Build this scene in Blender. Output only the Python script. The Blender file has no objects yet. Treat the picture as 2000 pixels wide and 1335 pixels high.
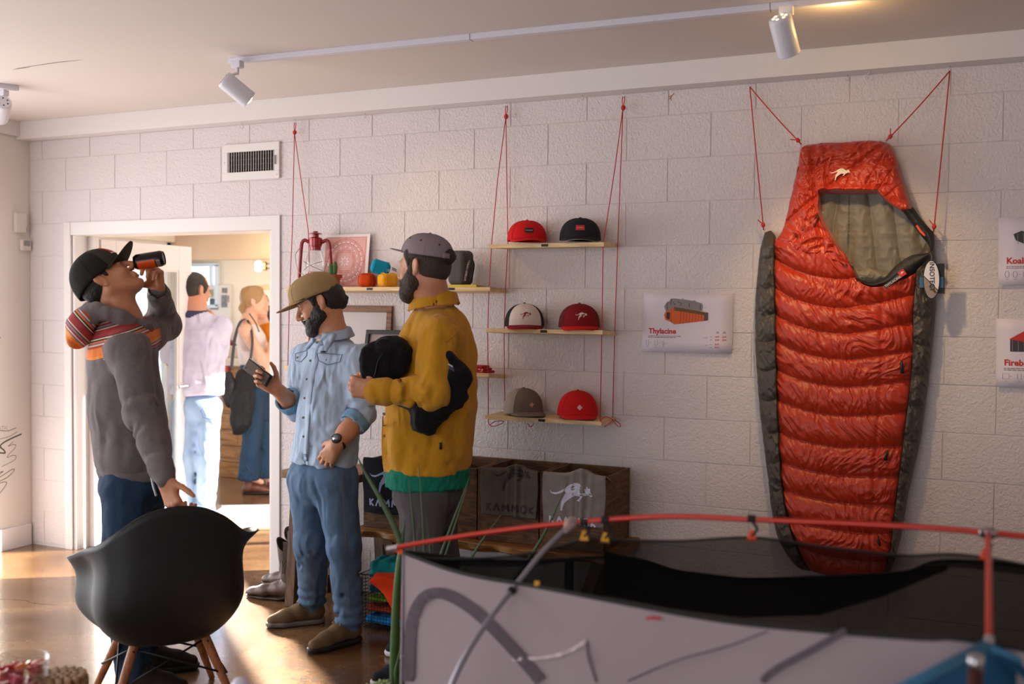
import bpy, bmesh, math, random
import numpy as np
from mathutils import Vector, Matrix
from mathutils.geometry import tessellate_polygon
PI = math.pi
rnd = random.Random(7)
SC = bpy.context.scene
COL = SC.collection
# ------------------------------------------------------------------ camera
CF, CYAW, CPITCH, CROLL = 2010.187, -0.42362, -0.03348, 0.00898
CPOS = np.array([1.13508, -4.74023, 1.5473])
_fw = np.array([math.sin(CYAW) * math.cos(CPITCH), math.cos(CYAW) * math.cos(CPITCH), math.sin(CPITCH)])
_r = np.array([math.cos(CYAW), -math.sin(CYAW), 0.0])
_u = np.cross(_r, _fw)
CR = math.cos(CROLL) * _r + math.sin(CROLL) * _u
CU = -math.sin(CROLL) * _r + math.cos(CROLL) * _u
CFW = _fw
cam_data = bpy.data.cameras.new('camera')
cam_data.sensor_width = 36.0
cam_data.lens = CF * 36.0 / 2000.0
cam_data.clip_start = 0.05
cam_data.clip_end = 200
cam_data.dof.use_dof = True
cam_data.dof.focus_distance = 4.7
cam_data.dof.aperture_fstop = 2.2
cam = bpy.data.objects.new('camera', cam_data)
COL.objects.link(cam)
cam.matrix_world = Matrix(((CR[0], CU[0], -CFW[0], CPOS[0]), (CR[1], CU[1], -CFW[1], CPOS[1]),
      (CR[2], CU[2], -CFW[2], CPOS[2]), (0, 0, 0, 1)))
SC.camera = cam
# ------------------------------------------------------------------ light
SC.view_settings.view_transform = 'Standard'
SC.view_settings.look = 'None'
SC.view_settings.gamma = 1.0
SC.view_settings.use_curve_mapping = False
SC.view_settings.exposure = 0.18
world = bpy.data.worlds.new('sky')
SC.world = world
world.use_nodes = True
world.node_tree.nodes['Background'].inputs[0].default_value = (0.86, 0.93, 1.0, 1)
world.node_tree.nodes['Background'].inputs[1].default_value = 1.7
def lamp(name, kind, loc, direction, energy, color, **kw):
 d = bpy.data.lights.new(name, kind)
 d.energy = energy
 d.color = color
 for k, v in kw.items():
  setattr(d, k, v)
 o = bpy.data.objects.new(name, d)
 COL.objects.link(o)
 o.location = loc
 o.rotation_euler = Vector(direction).to_track_quat('-Z', 'Y').to_euler()
 return o
# low sun through the glass of the next room
h = Vector((-.83, -.56, 0)).normalized()
el = math.radians(21)
lamp('sun', 'SUN', (3, 5, 5), (h.x * math.cos(el), h.y * math.cos(el), -math.sin(el)), 42, (1.0, .92, .82), angle=math.radians(.8))
# the beam of sun that the open door's glass throws back into this room
lamp('door_glass_glint', 'AREA', (-3.67, .63, 1.0), (.713, -.601, -.358), 13, (1.0, .86, .68), shape='RECTANGLE', size=.22, size_y=1.5, spread=math.radians(2.5))
# daylight entering by the glass front of this room (left wall, out of view) and by the windows behind the camera
day_left = lamp('daylight_left', 'AREA', (-4.30, -2.4, 1.2), (1, 0.05, 0.0), 85, (1.0, 0.97, 0.98), shape='RECTANGLE', size=3.4, size_y=2.0)
day_back = lamp('daylight_back', 'AREA', (-1.0, -7.9, 1.6), (0, 1, 0), 62, (.94, .92, 1.0), shape='RECTANGLE', size=4.4, size_y=1.9)
day_next = lamp('daylight_next_room', 'AREA', (-6.0, 1.75, 1.15), (1, -0.1, 0), 8, (1.0, 0.95, 0.92), shape='RECTANGLE', size=2.8, size_y=1.9)
next_fill = lamp('added_fill_next_room', 'AREA', (-3.4, 1.5, 2.62), (0, 0, -1), 10, (1.0, 0.93, 0.84), shape='RECTANGLE', size=2.0, size_y=1.2)  # unseen lamp, added to brighten the door leaf and the people
# ------------------------------------------------------------------ helpers
def V3(p):
 return np.asarray(p, float)
def _dir(px, py):
 return (px - 1000) / CF * CR - (py - 667.5) / CF * CU + CFW
def at(px, py, X=None, Y=None, Z=None, D=None):
 """world point seen in direction (px, py) on a plane X=, Y= or Z=, or at depth D along the view axis"""
 d = _dir(px, py)
 if D is not None:
  t = D
 elif X is not None:
  t = (X - CPOS[0]) / d[0]
 elif Y is not None:
  t = (Y - CPOS[1]) / d[1]
 else:
  t = (Z - CPOS[2]) / d[2]
 return CPOS + d * t
def nrm(v):
 v = np.asarray(v, float)
 return v / (np.linalg.norm(v) + 1e-12)
def frame(x=None, z=None):
 """3x3 with columns x, y, z; z kept, x made orthogonal"""
 z = nrm(z)
 x = np.asarray(x, float)
 x = nrm(x - z * (x @ z))
 y = np.cross(z, x)
 return np.stack([x, y, z], 1)
def rotz(a):
 c, s = math.cos(a), math.sin(a)
 return np.array([[c, -s, 0], [s, c, 0], [0, 0, 1.0]])
def roty(a):
 c, s = math.cos(a), math.sin(a)
 return np.array([[c, 0, s], [0, 1, 0], [-s, 0, c]])
def rotx(a):
 c, s = math.cos(a), math.sin(a)
 return np.array([[1, 0, 0], [0, c, -s], [0, s, c]])
def base_name(n):
 return n
def link(o, parent=None):
 COL.objects.link(o)
 if parent is not None:
  o.parent = parent
 return o
def tag(o, label=None, cat=None, group=None, kind=None):
 if label:
  o['label'] = label
 if cat:
  o['category'] = cat
 if group:
  o['group'] = group
 if kind:
  o['kind'] = kind
 return o
def thing(name, label, cat, loc=(0, 0, 0), group=None):
 o = bpy.data.objects.new(name, None)
 o.empty_display_size = 0.05
 COL.objects.link(o)
 o.location = loc
 return tag(o, label, cat, group)
def raw_mesh(name, v, f, mats, smooth=True, mi=None):
 v = np.asarray(v, np.float64).reshape(-1, 3)
 me = bpy.data.meshes.new(name)
 if isinstance(f, np.ndarray):
  n = len(f)
  k = f.shape[1]
  me.vertices.add(len(v))
  me.vertices.foreach_set('co', v.ravel())
  me.loops.add(n * k)
  me.loops.foreach_set('vertex_index', f.ravel().astype(np.int32))
  me.polygons.add(n)
  me.polygons.foreach_set('loop_start', np.arange(0, n * k, k, dtype=np.int32))
  me.update(calc_edges=True)
 else:
  me.from_pydata([tuple(x) for x in v], [], [tuple(int(i) for i in q) for q in f])
  me.update()
 if not isinstance(mats, (list, tuple)):
  mats = [mats]
 for m in mats:
  me.materials.append(m)
 if len(me.polygons):
  me.polygons.foreach_set('use_smooth', np.full(len(me.polygons), bool(smooth)))
  if mi is not None:
   me.polygons.foreach_set('material_index', np.asarray(mi, np.int32))
 return me
def mesh_obj(name, v, f, mats, parent=None, smooth=True, mi=None):
 """vertices are world coordinates; with a parent (an unrotated Empty or mesh) they are stored relative to its origin"""
 v = np.asarray(v, float).reshape(-1, 3)
 off = np.zeros(3)
 if parent is not None:
  q = parent
  while q is not None:
   off = off + np.array(q.location)
   q = q.parent
 else:
  off = np.array([(v[:, 0].min() + v[:, 0].max()) / 2, (v[:, 1].min() + v[:, 1].max()) / 2, v[:, 2].min()])
 me = raw_mesh(name, v - off, f, mats, smooth, mi)
 o = bpy.data.objects.new(name, me)
 link(o, parent)
 if parent is None:
  o.location = off
 return o
def copy_tree(o, loc=None, parent=None):
 c = o.copy()
 COL.objects.link(c)
 if parent is not None:
  c.parent = parent
 for ch in list(o.children):
  copy_tree(ch, None, c)
 if loc is not None:
  c.location = loc
 return c
class MB:
 """collects shapes of one mesh"""
 def __init__(s):
  s.v = []
  s.f = []
  s.n = 0
 def add(s, v, f):
  v = np.asarray(v, float).reshape(-1, 3)
  s.v.append(v)
  s.f += [tuple(int(i) + s.n for i in q) for q in f]
  s.n += len(v)
  return s
 def box(s, c, size, R=None, bev=0.0):
  hx, hy, hz = np.asarray(size, float) / 2
  b = min(bev, hx * .9, hy * .9, hz * .9)
  if b <= 0:
   v = np.array([(x * hx, y * hy, z * hz) for x in (-1, 1) for y in (-1, 1) for z in (-1, 1)])
   f = [(0, 1, 3, 2), (4, 6, 7, 5), (0, 4, 5, 1), (2, 3, 7, 6), (0, 2, 6, 4), (1, 5, 7, 3)]
  else:
   bm = bmesh.new()
   bmesh.ops.create_cube(bm, size=1.0)
   for q in bm.verts:
    q.co = Vector((q.co.x * 2 * hx, q.co.y * 2 * hy, q.co.z * 2 * hz))
   bmesh.ops.bevel(bm, geom=list(bm.edges), offset=b, segments=2, profile=0.6, affect='EDGES')
   bm.verts.index_update()
   v = np.array([q.co[:] for q in bm.verts])
   f = [tuple(q.index for q in p.verts) for p in bm.faces]
   bm.free()
  if R is not None:
   v = v @ np.asarray(R).T
  return s.add(v + np.asarray(c, float), f)
 def tube(s, pts, r, n=8, cap=True, closed=False):
  P = np.asarray(pts, float)
  m = len(P)
  r = np.full(m, float(r)) if np.isscalar(r) else np.asarray(r, float)
  T = np.zeros_like(P)
  if closed:
   T = np.roll(P, -1, 0) - np.roll(P, 1, 0)
  else:
   T[1:-1] = P[2:] - P[:-2]
   T[0] = P[1] - P[0]
   T[-1] = P[-1] - P[-2]
  T /= (np.linalg.norm(T, axis=1)[:, None] + 1e-12)
  a = np.array([0, 0, 1.0]) if abs(T[0][2]) < .9 else np.array([1.0, 0, 0])
  nx = nrm(np.cross(a, T[0]))
  vs = []
  for i in range(m):
   nx = nrm(nx - T[i] * (nx @ T[i]))
   ny = np.cross(T[i], nx)
   for k in range(n):
    t = 2 * PI * k / n
    vs.append(P[i] + r[i] * (math.cos(t) * nx + math.sin(t) * ny))
  f = []
  for i in range(m if closed else m - 1):
   j = (i + 1) % m
   for k in range(n):
    k2 = (k + 1) % n
    f.append((i * n + k, i * n + k2, j * n + k2, j * n + k))
  if cap and not closed:
   f.append(tuple(range(n - 1, -1, -1)))
   f.append(tuple((m - 1) * n + k for k in range(n)))
  return s.add(vs, f)
 def lathe(s, prof, n=24, M=None, o=(0, 0, 0), sx=1.0, sy=1.0, caps=True):
  vs = []
  f = []
  m = len(prof)
  for (r, z) in prof:
   for k in range(n):
    t = 2 * PI * k / n
    vs.append((r * math.cos(t) * sx, r * math.sin(t) * sy, z))
  for i in range(m - 1):
   for k in range(n):
    k2 = (k + 1) % n
    f.append((i * n + k, i * n + k2, (i + 1) * n + k2, (i + 1) * n + k))
  if caps:
   f.append(tuple(range(n - 1, -1, -1)))
   f.append(tuple((m - 1) * n + k for k in range(n)))
  vs = np.array(vs)
  if M is not None:
   vs = vs @ np.asarray(M).T
  return s.add(vs + np.asarray(o, float), f)
 def grid(s, P, closed_u=False, closed_v=False):
  P = np.asarray(P, float)
  a, b = P.shape[:2]
  f = []
  for i in range(a if closed_u else a - 1):
   for j in range(b if closed_v else b - 1):
    i2, j2 = (i + 1) % a, (j + 1) % b
    f.append((i * b + j, i2 * b + j, i2 * b + j2, i * b + j2))
  return s.add(P.reshape(-1, 3), f)
 def sheet(s, P, th):
  """grid of points given thickness th along its normals"""
  P = np.asarray(P, float)
  du = np.gradient(P, axis=0)
  dv = np.gradient(P, axis=1)
  N = np.cross(du, dv)
  N /= (np.linalg.norm(N, axis=2)[:, :, None] + 1e-12)
  a, b = P.shape[:2]
  A = P + N * th / 2
  Bk = P - N * th / 2
  f = []
  q = a * b
  for i in range(a - 1):
   for j in range(b - 1):
    w = (i * b + j, (i + 1) * b + j, (i + 1) * b + j + 1, i * b + j + 1)
    f.append(w)
    f.append(tuple(q + x for x in reversed(w)))
  bd = [i * b for i in range(a)] + [(a - 1) * b + j for j in range(1, b)] + [i * b + b - 1 for i in range(a - 2, -1, -1)] + [j for j in range(b - 2, 0, -1)]
  for k in range(len(bd)):
   x, y = bd[k], bd[(k + 1) % len(bd)]
   f.append((y, x, q + x, q + y))
  return s.add(np.concatenate([A.reshape(-1, 3), Bk.reshape(-1, 3)]), f)
 def poly(s, pts2, fn, th=0.0, sub=0):
  """filled outline pts2 [(u, v)] mapped by fn(u, v) -> xyz, optional thickness by offset along fn's third argument"""
  tris = tessellate_polygon([[Vector((p[0], p[1], 0)) for p in pts2]])
  v = [fn(p[0], p[1], 0.0) for p in pts2]
  n = len(pts2)
  if th:
   v += [fn(p[0], p[1], th) for p in pts2]
   f = [tuple(t) for t in tris] + [tuple(n + i for i in reversed(t)) for t in tris]
   f += [(i, (i + 1) % n, n + (i + 1) % n, n + i) for i in range(n)]
  else:
   f = [tuple(t) for t in tris]
  return s.add(v, f)
 def ribbon(s, pts2, w, fn, lift=0.0):
  """flat stroke of width w along 2-D points, mapped by fn(u, v, lift)"""
  P = np.asarray(pts2, float)
  if len(P) < 2:
   return s
  T = np.gradient(P, axis=0)
  T /= (np.linalg.norm(T, axis=1)[:, None] + 1e-12)
  N = np.stack([-T[:, 1], T[:, 0]], 1)
  w = np.full(len(P), float(w)) if np.isscalar(w) else np.asarray(w, float)
  a = P + N * w[:, None] / 2
  b = P - N * w[:, None] / 2
  v = [fn(x[0], x[1], lift) for x in a] + [fn(x[0], x[1], lift) for x in b]
  m = len(P)
  return s.add(v, [(i, i + 1, m + i + 1, m + i) for i in range(m - 1)])
 def build(s, name, mat, parent=None, smooth=False):
  v = np.concatenate(s.v) if s.v else np.zeros((0, 3))
  o = mesh_obj(name, v, s.f, mat, parent, smooth)
  if smooth == 'auto':
   shade_auto(o)
  return o
def shade_auto(o, ang=0.6):
 bm = bmesh.new()
 bm.from_mesh(o.data)
 for e in bm.edges:
  if len(e.link_faces) == 2 and e.calc_face_angle(0) > ang:
   e.smooth = False
 bm.to_mesh(o.data)
 bm.free()
 o.data.polygons.foreach_set('use_smooth', np.ones(len(o.data.polygons), bool))
def spline(pts, n=8):
 """Catmull-Rom through pts"""
 P = np.asarray(pts, float)
 Q = np.concatenate([[2 * P[0] - P[1]], P, [2 * P[-1] - P[-2]]])
 out = []
 for i in range(len(P) - 1):
  a, b, c, d = Q[i], Q[i + 1], Q[i + 2], Q[i + 3]
  for t in np.linspace(0, 1, n, endpoint=False):
   out.append(.5 * ((2 * b) + (-a + c) * t + (2 * a - 5 * b + 4 * c - d) * t * t + (-a + 3 * b - 3 * c + d) * t ** 3))
 out.append(P[-1])
 return np.array(out)
def resample(pts, n):
 P = np.asarray(pts, float)
 L = np.concatenate([[0], np.cumsum(np.linalg.norm(np.diff(P, axis=0), axis=1))])
 t = np.linspace(0, L[-1], n)
 return np.stack([np.interp(t, L, P[:, k]) for k in range(P.shape[1])], 1)
# ---- noise
_rs = np.random.RandomState(5)
_PT = _rs.rand(64, 64, 64).astype(np.float32)
def vnoise(P):
 P = np.asarray(P, np.float32)
 I = np.floor(P).astype(np.int32)
 F = P - I
 F = F * F * (3 - 2 * F)
 I0 = I & 63
 I1 = (I + 1) & 63
 x0, y0, z0 = I0[..., 0], I0[..., 1], I0[..., 2]
 x1, y1, z1 = I1[..., 0], I1[..., 1], I1[..., 2]
 fx, fy, fz = F[..., 0], F[..., 1], F[..., 2]
 a = _PT[x0, y0, z0] * (1 - fx) + _PT[x1, y0, z0] * fx
 b = _PT[x0, y1, z0] * (1 - fx) + _PT[x1, y1, z0] * fx
 c = _PT[x0, y0, z1] * (1 - fx) + _PT[x1, y0, z1] * fx
 d = _PT[x0, y1, z1] * (1 - fx) + _PT[x1, y1, z1] * fx
 a = a * (1 - fy) + b * fy
 c = c * (1 - fy) + d * fy
 return (a * (1 - fz) + c * fz) * 2 - 1
def fbm(P, o=3):
 P = np.asarray(P, np.float32)
 r = 0
 a = 1.0
 for k in range(o):
  r = r + a * vnoise(P * (2 ** k) + 17.3 * k)
  a *= .5
 return r / 1.75
def ridged(P, o=3):
 P = np.asarray(P, np.float32)
 r = 0
 a = 1.0
 for k in range(o):
  r = r + a * (1 - 2 * np.abs(vnoise(P * (2 ** k) + 31.7 * k)))
  a *= .5
 return r / 1.75
# ---- materials
MATS = {}
def lin(c):
 return tuple(((x / 255) / 12.92 if x <= 10 else (((x / 255) + .055) / 1.055) ** 2.4) for x in c)
def mat(name, rgb, rough=0.7, metal=0.0, bump=0.0, bscale=60, var=0.0, vscale=8, spec=0.5, emit=None, estr=0.0, sheen=0.0, coat=0.0, bstretch=None, crumple=0.0, cscale=16):
 """rgb is an sRGB 0-255 colour"""
 if name in MATS:
  return MATS[name]
 m = bpy.data.materials.new(name)
 m.use_nodes = True
 nt = m.node_tree
 b = nt.nodes['Principled BSDF']
 c = lin(rgb) + (1,)
 b.inputs['Base Color'].default_value = c
 b.inputs['Roughness'].default_value = rough
 b.inputs['Metallic'].default_value = metal
 b.inputs['Specular IOR Level'].default_value = spec
 if sheen:
  b.inputs['Sheen Weight'].default_value = sheen
 if coat:
  b.inputs['Coat Weight'].default_value = coat
 if emit is not None:
  b.inputs['Emission Color'].default_value = lin(emit) + (1,)
  b.inputs['Emission Strength'].default_value = estr
 tc = None
 if bump or var or crumple:
  tc = nt.nodes.new('ShaderNodeTexCoord')
 if var:
  n = nt.nodes.new('ShaderNodeTexNoise')
  n.inputs['Scale'].default_value = vscale
  n.inputs['Detail'].default_value = 5
  nt.links.new(tc.outputs['Object'], n.inputs['Vector'])
  r = nt.nodes.new('ShaderNodeMapRange')
  r.inputs['From Min'].default_value = .3
  r.inputs['From Max'].default_value = .7
  r.inputs['To Min'].default_value = 1 - var
  r.inputs['To Max'].default_value = 1 + var
  nt.links.new(n.outputs['Fac'], r.inputs['Value'])
  mx = nt.nodes.new('ShaderNodeMix')
  mx.data_type = 'RGBA'
  mx.blend_type = 'MULTIPLY'
  mx.inputs[0].default_value = 1
  mx.inputs[6].default_value = c
  nt.links.new(r.outputs['Result'], mx.inputs[7])
  nt.links.new(mx.outputs[2], b.inputs['Base Color'])
 if bump:
  n = nt.nodes.new('ShaderNodeTexNoise')
  n.inputs['Scale'].default_value = bscale
  n.inputs['Detail'].default_value = 4
  vec = tc.outputs['Object']
  if bstretch:
   mp = nt.nodes.new('ShaderNodeMapping')
   mp.inputs['Scale'].default_value = bstretch
   nt.links.new(vec, mp.inputs['Vector'])
   vec = mp.outputs['Vector']
  nt.links.new(vec, n.inputs['Vector'])
  bp = nt.nodes.new('ShaderNodeBump')
  bp.inputs['Strength'].default_value = bump
  bp.inputs['Distance'].default_value = .01
  nt.links.new(n.outputs['Fac'], bp.inputs['Height'])
  nt.links.new(bp.outputs['Normal'], b.inputs['Normal'])
 if crumple:
  n = nt.nodes.new('ShaderNodeTexNoise')
  n.noise_type = 'RIDGED_MULTIFRACTAL'
  n.inputs['Scale'].default_value = cscale
  n.inputs['Detail'].default_value = 2.5
  n.inputs['Distortion'].default_value = 1.1
  mp = nt.nodes.new('ShaderNodeMapping')
  mp.inputs['Scale'].default_value = (1, 1, .55)
  mp.inputs['Rotation'].default_value = (.3, .5, .2)
  nt.links.new(tc.outputs['Object'], mp.inputs['Vector'])
  nt.links.new(mp.outputs['Vector'], n.inputs['Vector'])
  bp2 = nt.nodes.new('ShaderNodeBump')
  bp2.inputs['Strength'].default_value = min(1, crumple * 1.5)
  bp2.inputs['Distance'].default_value = .035
  nt.links.new(n.outputs['Fac'], bp2.inputs['Height'])
  if bump:
   nt.links.new(bp2.outputs['Normal'], bp.inputs['Normal'])
  else:
   nt.links.new(bp2.outputs['Normal'], b.inputs['Normal'])
 MATS[name] = m
 return m
def wood(name, c1, c2, scale=6, stretch=(1, 12, 12), rough=.55):
 """grain runs along object X by default (stretch multiplies the other axes)"""
 if name in MATS:
  return MATS[name]
 m = mat(name, c1, rough)
 nt = m.node_tree
 b = nt.nodes['Principled BSDF']
 tc = nt.nodes.new('ShaderNodeTexCoord')
 mp = nt.nodes.new('ShaderNodeMapping')
 mp.inputs['Scale'].default_value = stretch
 nt.links.new(tc.outputs['Object'], mp.inputs['Vector'])
 n = nt.nodes.new('ShaderNodeTexNoise')
 n.inputs['Scale'].default_value = scale
 n.inputs['Detail'].default_value = 6
 n.inputs['Distortion'].default_value = 1.2
 nt.links.new(mp.outputs['Vector'], n.inputs['Vector'])
 cr = nt.nodes.new('ShaderNodeValToRGB')
 cr.color_ramp.elements[0].position = .35
 cr.color_ramp.elements[0].color = lin(c2) + (1,)
 cr.color_ramp.elements[1].position = .62
 cr.color_ramp.elements[1].color = lin(c1) + (1,)
 nt.links.new(n.outputs['Fac'], cr.inputs['Fac'])
 nt.links.new(cr.outputs['Color'], b.inputs['Base Color'])
 bp = nt.nodes.new('ShaderNodeBump')
 bp.inputs['Strength'].default_value = .15
 bp.inputs['Distance'].default_value = .004
 nt.links.new(n.outputs['Fac'], bp.inputs['Height'])
 nt.links.new(bp.outputs['Normal'], b.inputs['Normal'])
 return m
def sheer(name, rgb, transp, transl=0.5, rough=.6):
 """thin woven fabric that lets light through"""
 if name in MATS:
  return MATS[name]
 m = bpy.data.materials.new(name)
 m.use_nodes = True
 nt = m.node_tree
 nt.nodes.clear()
 out = nt.nodes.new('ShaderNodeOutputMaterial')
 c = lin(rgb) + (1,)
 d = nt.nodes.new('ShaderNodeBsdfDiffuse')
 d.inputs['Color'].default_value = c
 t = nt.nodes.new('ShaderNodeBsdfTranslucent')
 t.inputs['Color'].default_value = c
 tr = nt.nodes.new('ShaderNodeBsdfTransparent')
 a = nt.nodes.new('ShaderNodeMixShader')
 a.inputs[0].default_value = transl
 nt.links.new(d.outputs[0], a.inputs[1])
 nt.links.new(t.outputs[0], a.inputs[2])
 b = nt.nodes.new('ShaderNodeMixShader')
 b.inputs[0].default_value = transp
 nt.links.new(a.outputs[0], b.inputs[1])
 nt.links.new(tr.outputs[0], b.inputs[2])
 nt.links.new(b.outputs[0], out.inputs['Surface'])
 MATS[name] = m
 return m
def glass(name, rgb=(255, 255, 255), rough=0.0, thin=True, tint=.9, gloss=.08):
 if name in MATS:
  return MATS[name]
 m = bpy.data.materials.new(name)
 m.use_nodes = True
 nt = m.node_tree
 nt.nodes.clear()
 out = nt.nodes.new('ShaderNodeOutputMaterial')
 tr = nt.nodes.new('ShaderNodeBsdfTransparent')
 tr.inputs['Color'].default_value = tuple(x * tint for x in lin(rgb)) + (1,)
 gl = nt.nodes.new('ShaderNodeBsdfGlossy')
 gl.inputs['Roughness'].default_value = rough
 lw = nt.nodes.new('ShaderNodeLayerWeight')
 lw.inputs['Blend'].default_value = .5
 mr = nt.nodes.new('ShaderNodeMapRange')
 mr.inputs['To Min'].default_value = gloss
 mr.inputs['To Max'].default_value = .6
 pw = nt.nodes.new('ShaderNodeMath')
 pw.operation = 'POWER'
 pw.inputs[1].default_value = 3.0
 nt.links.new(lw.outputs['Facing'], pw.inputs[0])
 nt.links.new(pw.outputs[0], mr.inputs['Value'])
 mx = nt.nodes.new('ShaderNodeMixShader')
 nt.links.new(mr.outputs['Result'], mx.inputs[0])
 nt.links.new(tr.outputs[0], mx.inputs[1])
 nt.links.new(gl.outputs[0], mx.inputs[2])
 nt.links.new(mx.outputs[0], out.inputs['Surface'])
 MATS[name] = m
 return m
# ---- lettering and marks
KANG = [(1352, 315), (1372, 332), (1410, 330), (1450, 310), (1480, 290), (1500, 279), (1530, 275), (1560, 285), (1590, 305),
  (1608, 314), (1611, 291), (1622, 306), (1641, 295), (1641, 316), (1658, 338), (1650, 348), (1630, 341), (1612, 350),
  (1590, 355), (1580, 370), (1562, 390), (1543, 386), (1560, 374), (1565, 360), (1530, 355), (1505, 365), (1480, 383),
  (1460, 400), (1450, 425), (1443, 453), (1431, 452), (1436, 415), (1441, 385), (1456, 358), (1470, 332), (1464, 320),
  (1440, 331), (1400, 346), (1370, 340)]
KANG = [((x - 1505) / 306.0, -(y - 364) / 306.0) for x, y in KANG]   # one unit wide, centred
STROKE = {
 'K': [[(0, 0), (0, 1)], [(.62, 1), (.05, .5), (.62, 0)]],
 'A': [[(0, 0), (.4, 1), (.8, 0)]],
 'M': [[(0, 0), (.08, 1), (.45, .35), (.82, 1), (.9, 0)]],
 'O': [[(.45 + .45 * math.cos(t), .5 + .5 * math.sin(t)) for t in np.linspace(0, 2 * PI, 17)]],
}
SADV = {'K': .95, 'A': 1.1, 'M': 1.25, 'O': 1.25}
def stroke_word(word, h, w):
 """list of polylines, height h, centred on 0,0, and stroke width w"""
 x = 0
 out = []
 for ch in word:
  for pl in STROKE[ch]:
   out.append([(x + a, b) for a, b in pl])
  x += SADV[ch] + .12
 x -= .35
 return [[((a - x / 2) * h, (b - .5) * h) for a, b in pl] for pl in out]
def densify(pl, step):
 P = [np.array(pl[0], float)]
 for a in pl[1:]:
  a = np.array(a, float)
  n = max(1, int(np.linalg.norm(a - P[-1]) / step))
  b = P[-1]
  for k in range(1, n + 1):
   P.append(b + (a - b) * k / n)
 return np.array(P)
_font_cache = {}
def text_polys(body, size, align='LEFT', bold=0.0):
 """flat text mesh (vertices, faces) in the XY plane from Blender's built-in font"""
 cu = bpy.data.curves.new('t', 'FONT')
 cu.body = body
 cu.size = size
 cu.align_x = align
 cu.offset = bold
 cu.resolution_u = 3
 o = bpy.data.objects.new('t', cu)
 COL.objects.link(o)
 bpy.context.view_layer.update()
 me = bpy.data.meshes.new_from_object(o)
 v = np.array([q.co[:] for q in me.vertices]) if len(me.vertices) else np.zeros((0, 3))
 f = [tuple(p.vertices) for p in me.polygons]
 bpy.data.objects.remove(o)
 bpy.data.curves.remove(cu)
 bpy.data.meshes.remove(me)
 return v, f
def add_text(mb, body, size, fn, pos=(0, 0), lift=0.0, align='LEFT', bold=0.0, rot=0.0):
 v, f = text_polys(body, size, align, bold)
 c, s_ = math.cos(rot), math.sin(rot)
 mb.add([fn(pos[0] + c * a[0] - s_ * a[1], pos[1] + s_ * a[0] + c * a[1], lift) for a in v], f)
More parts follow.
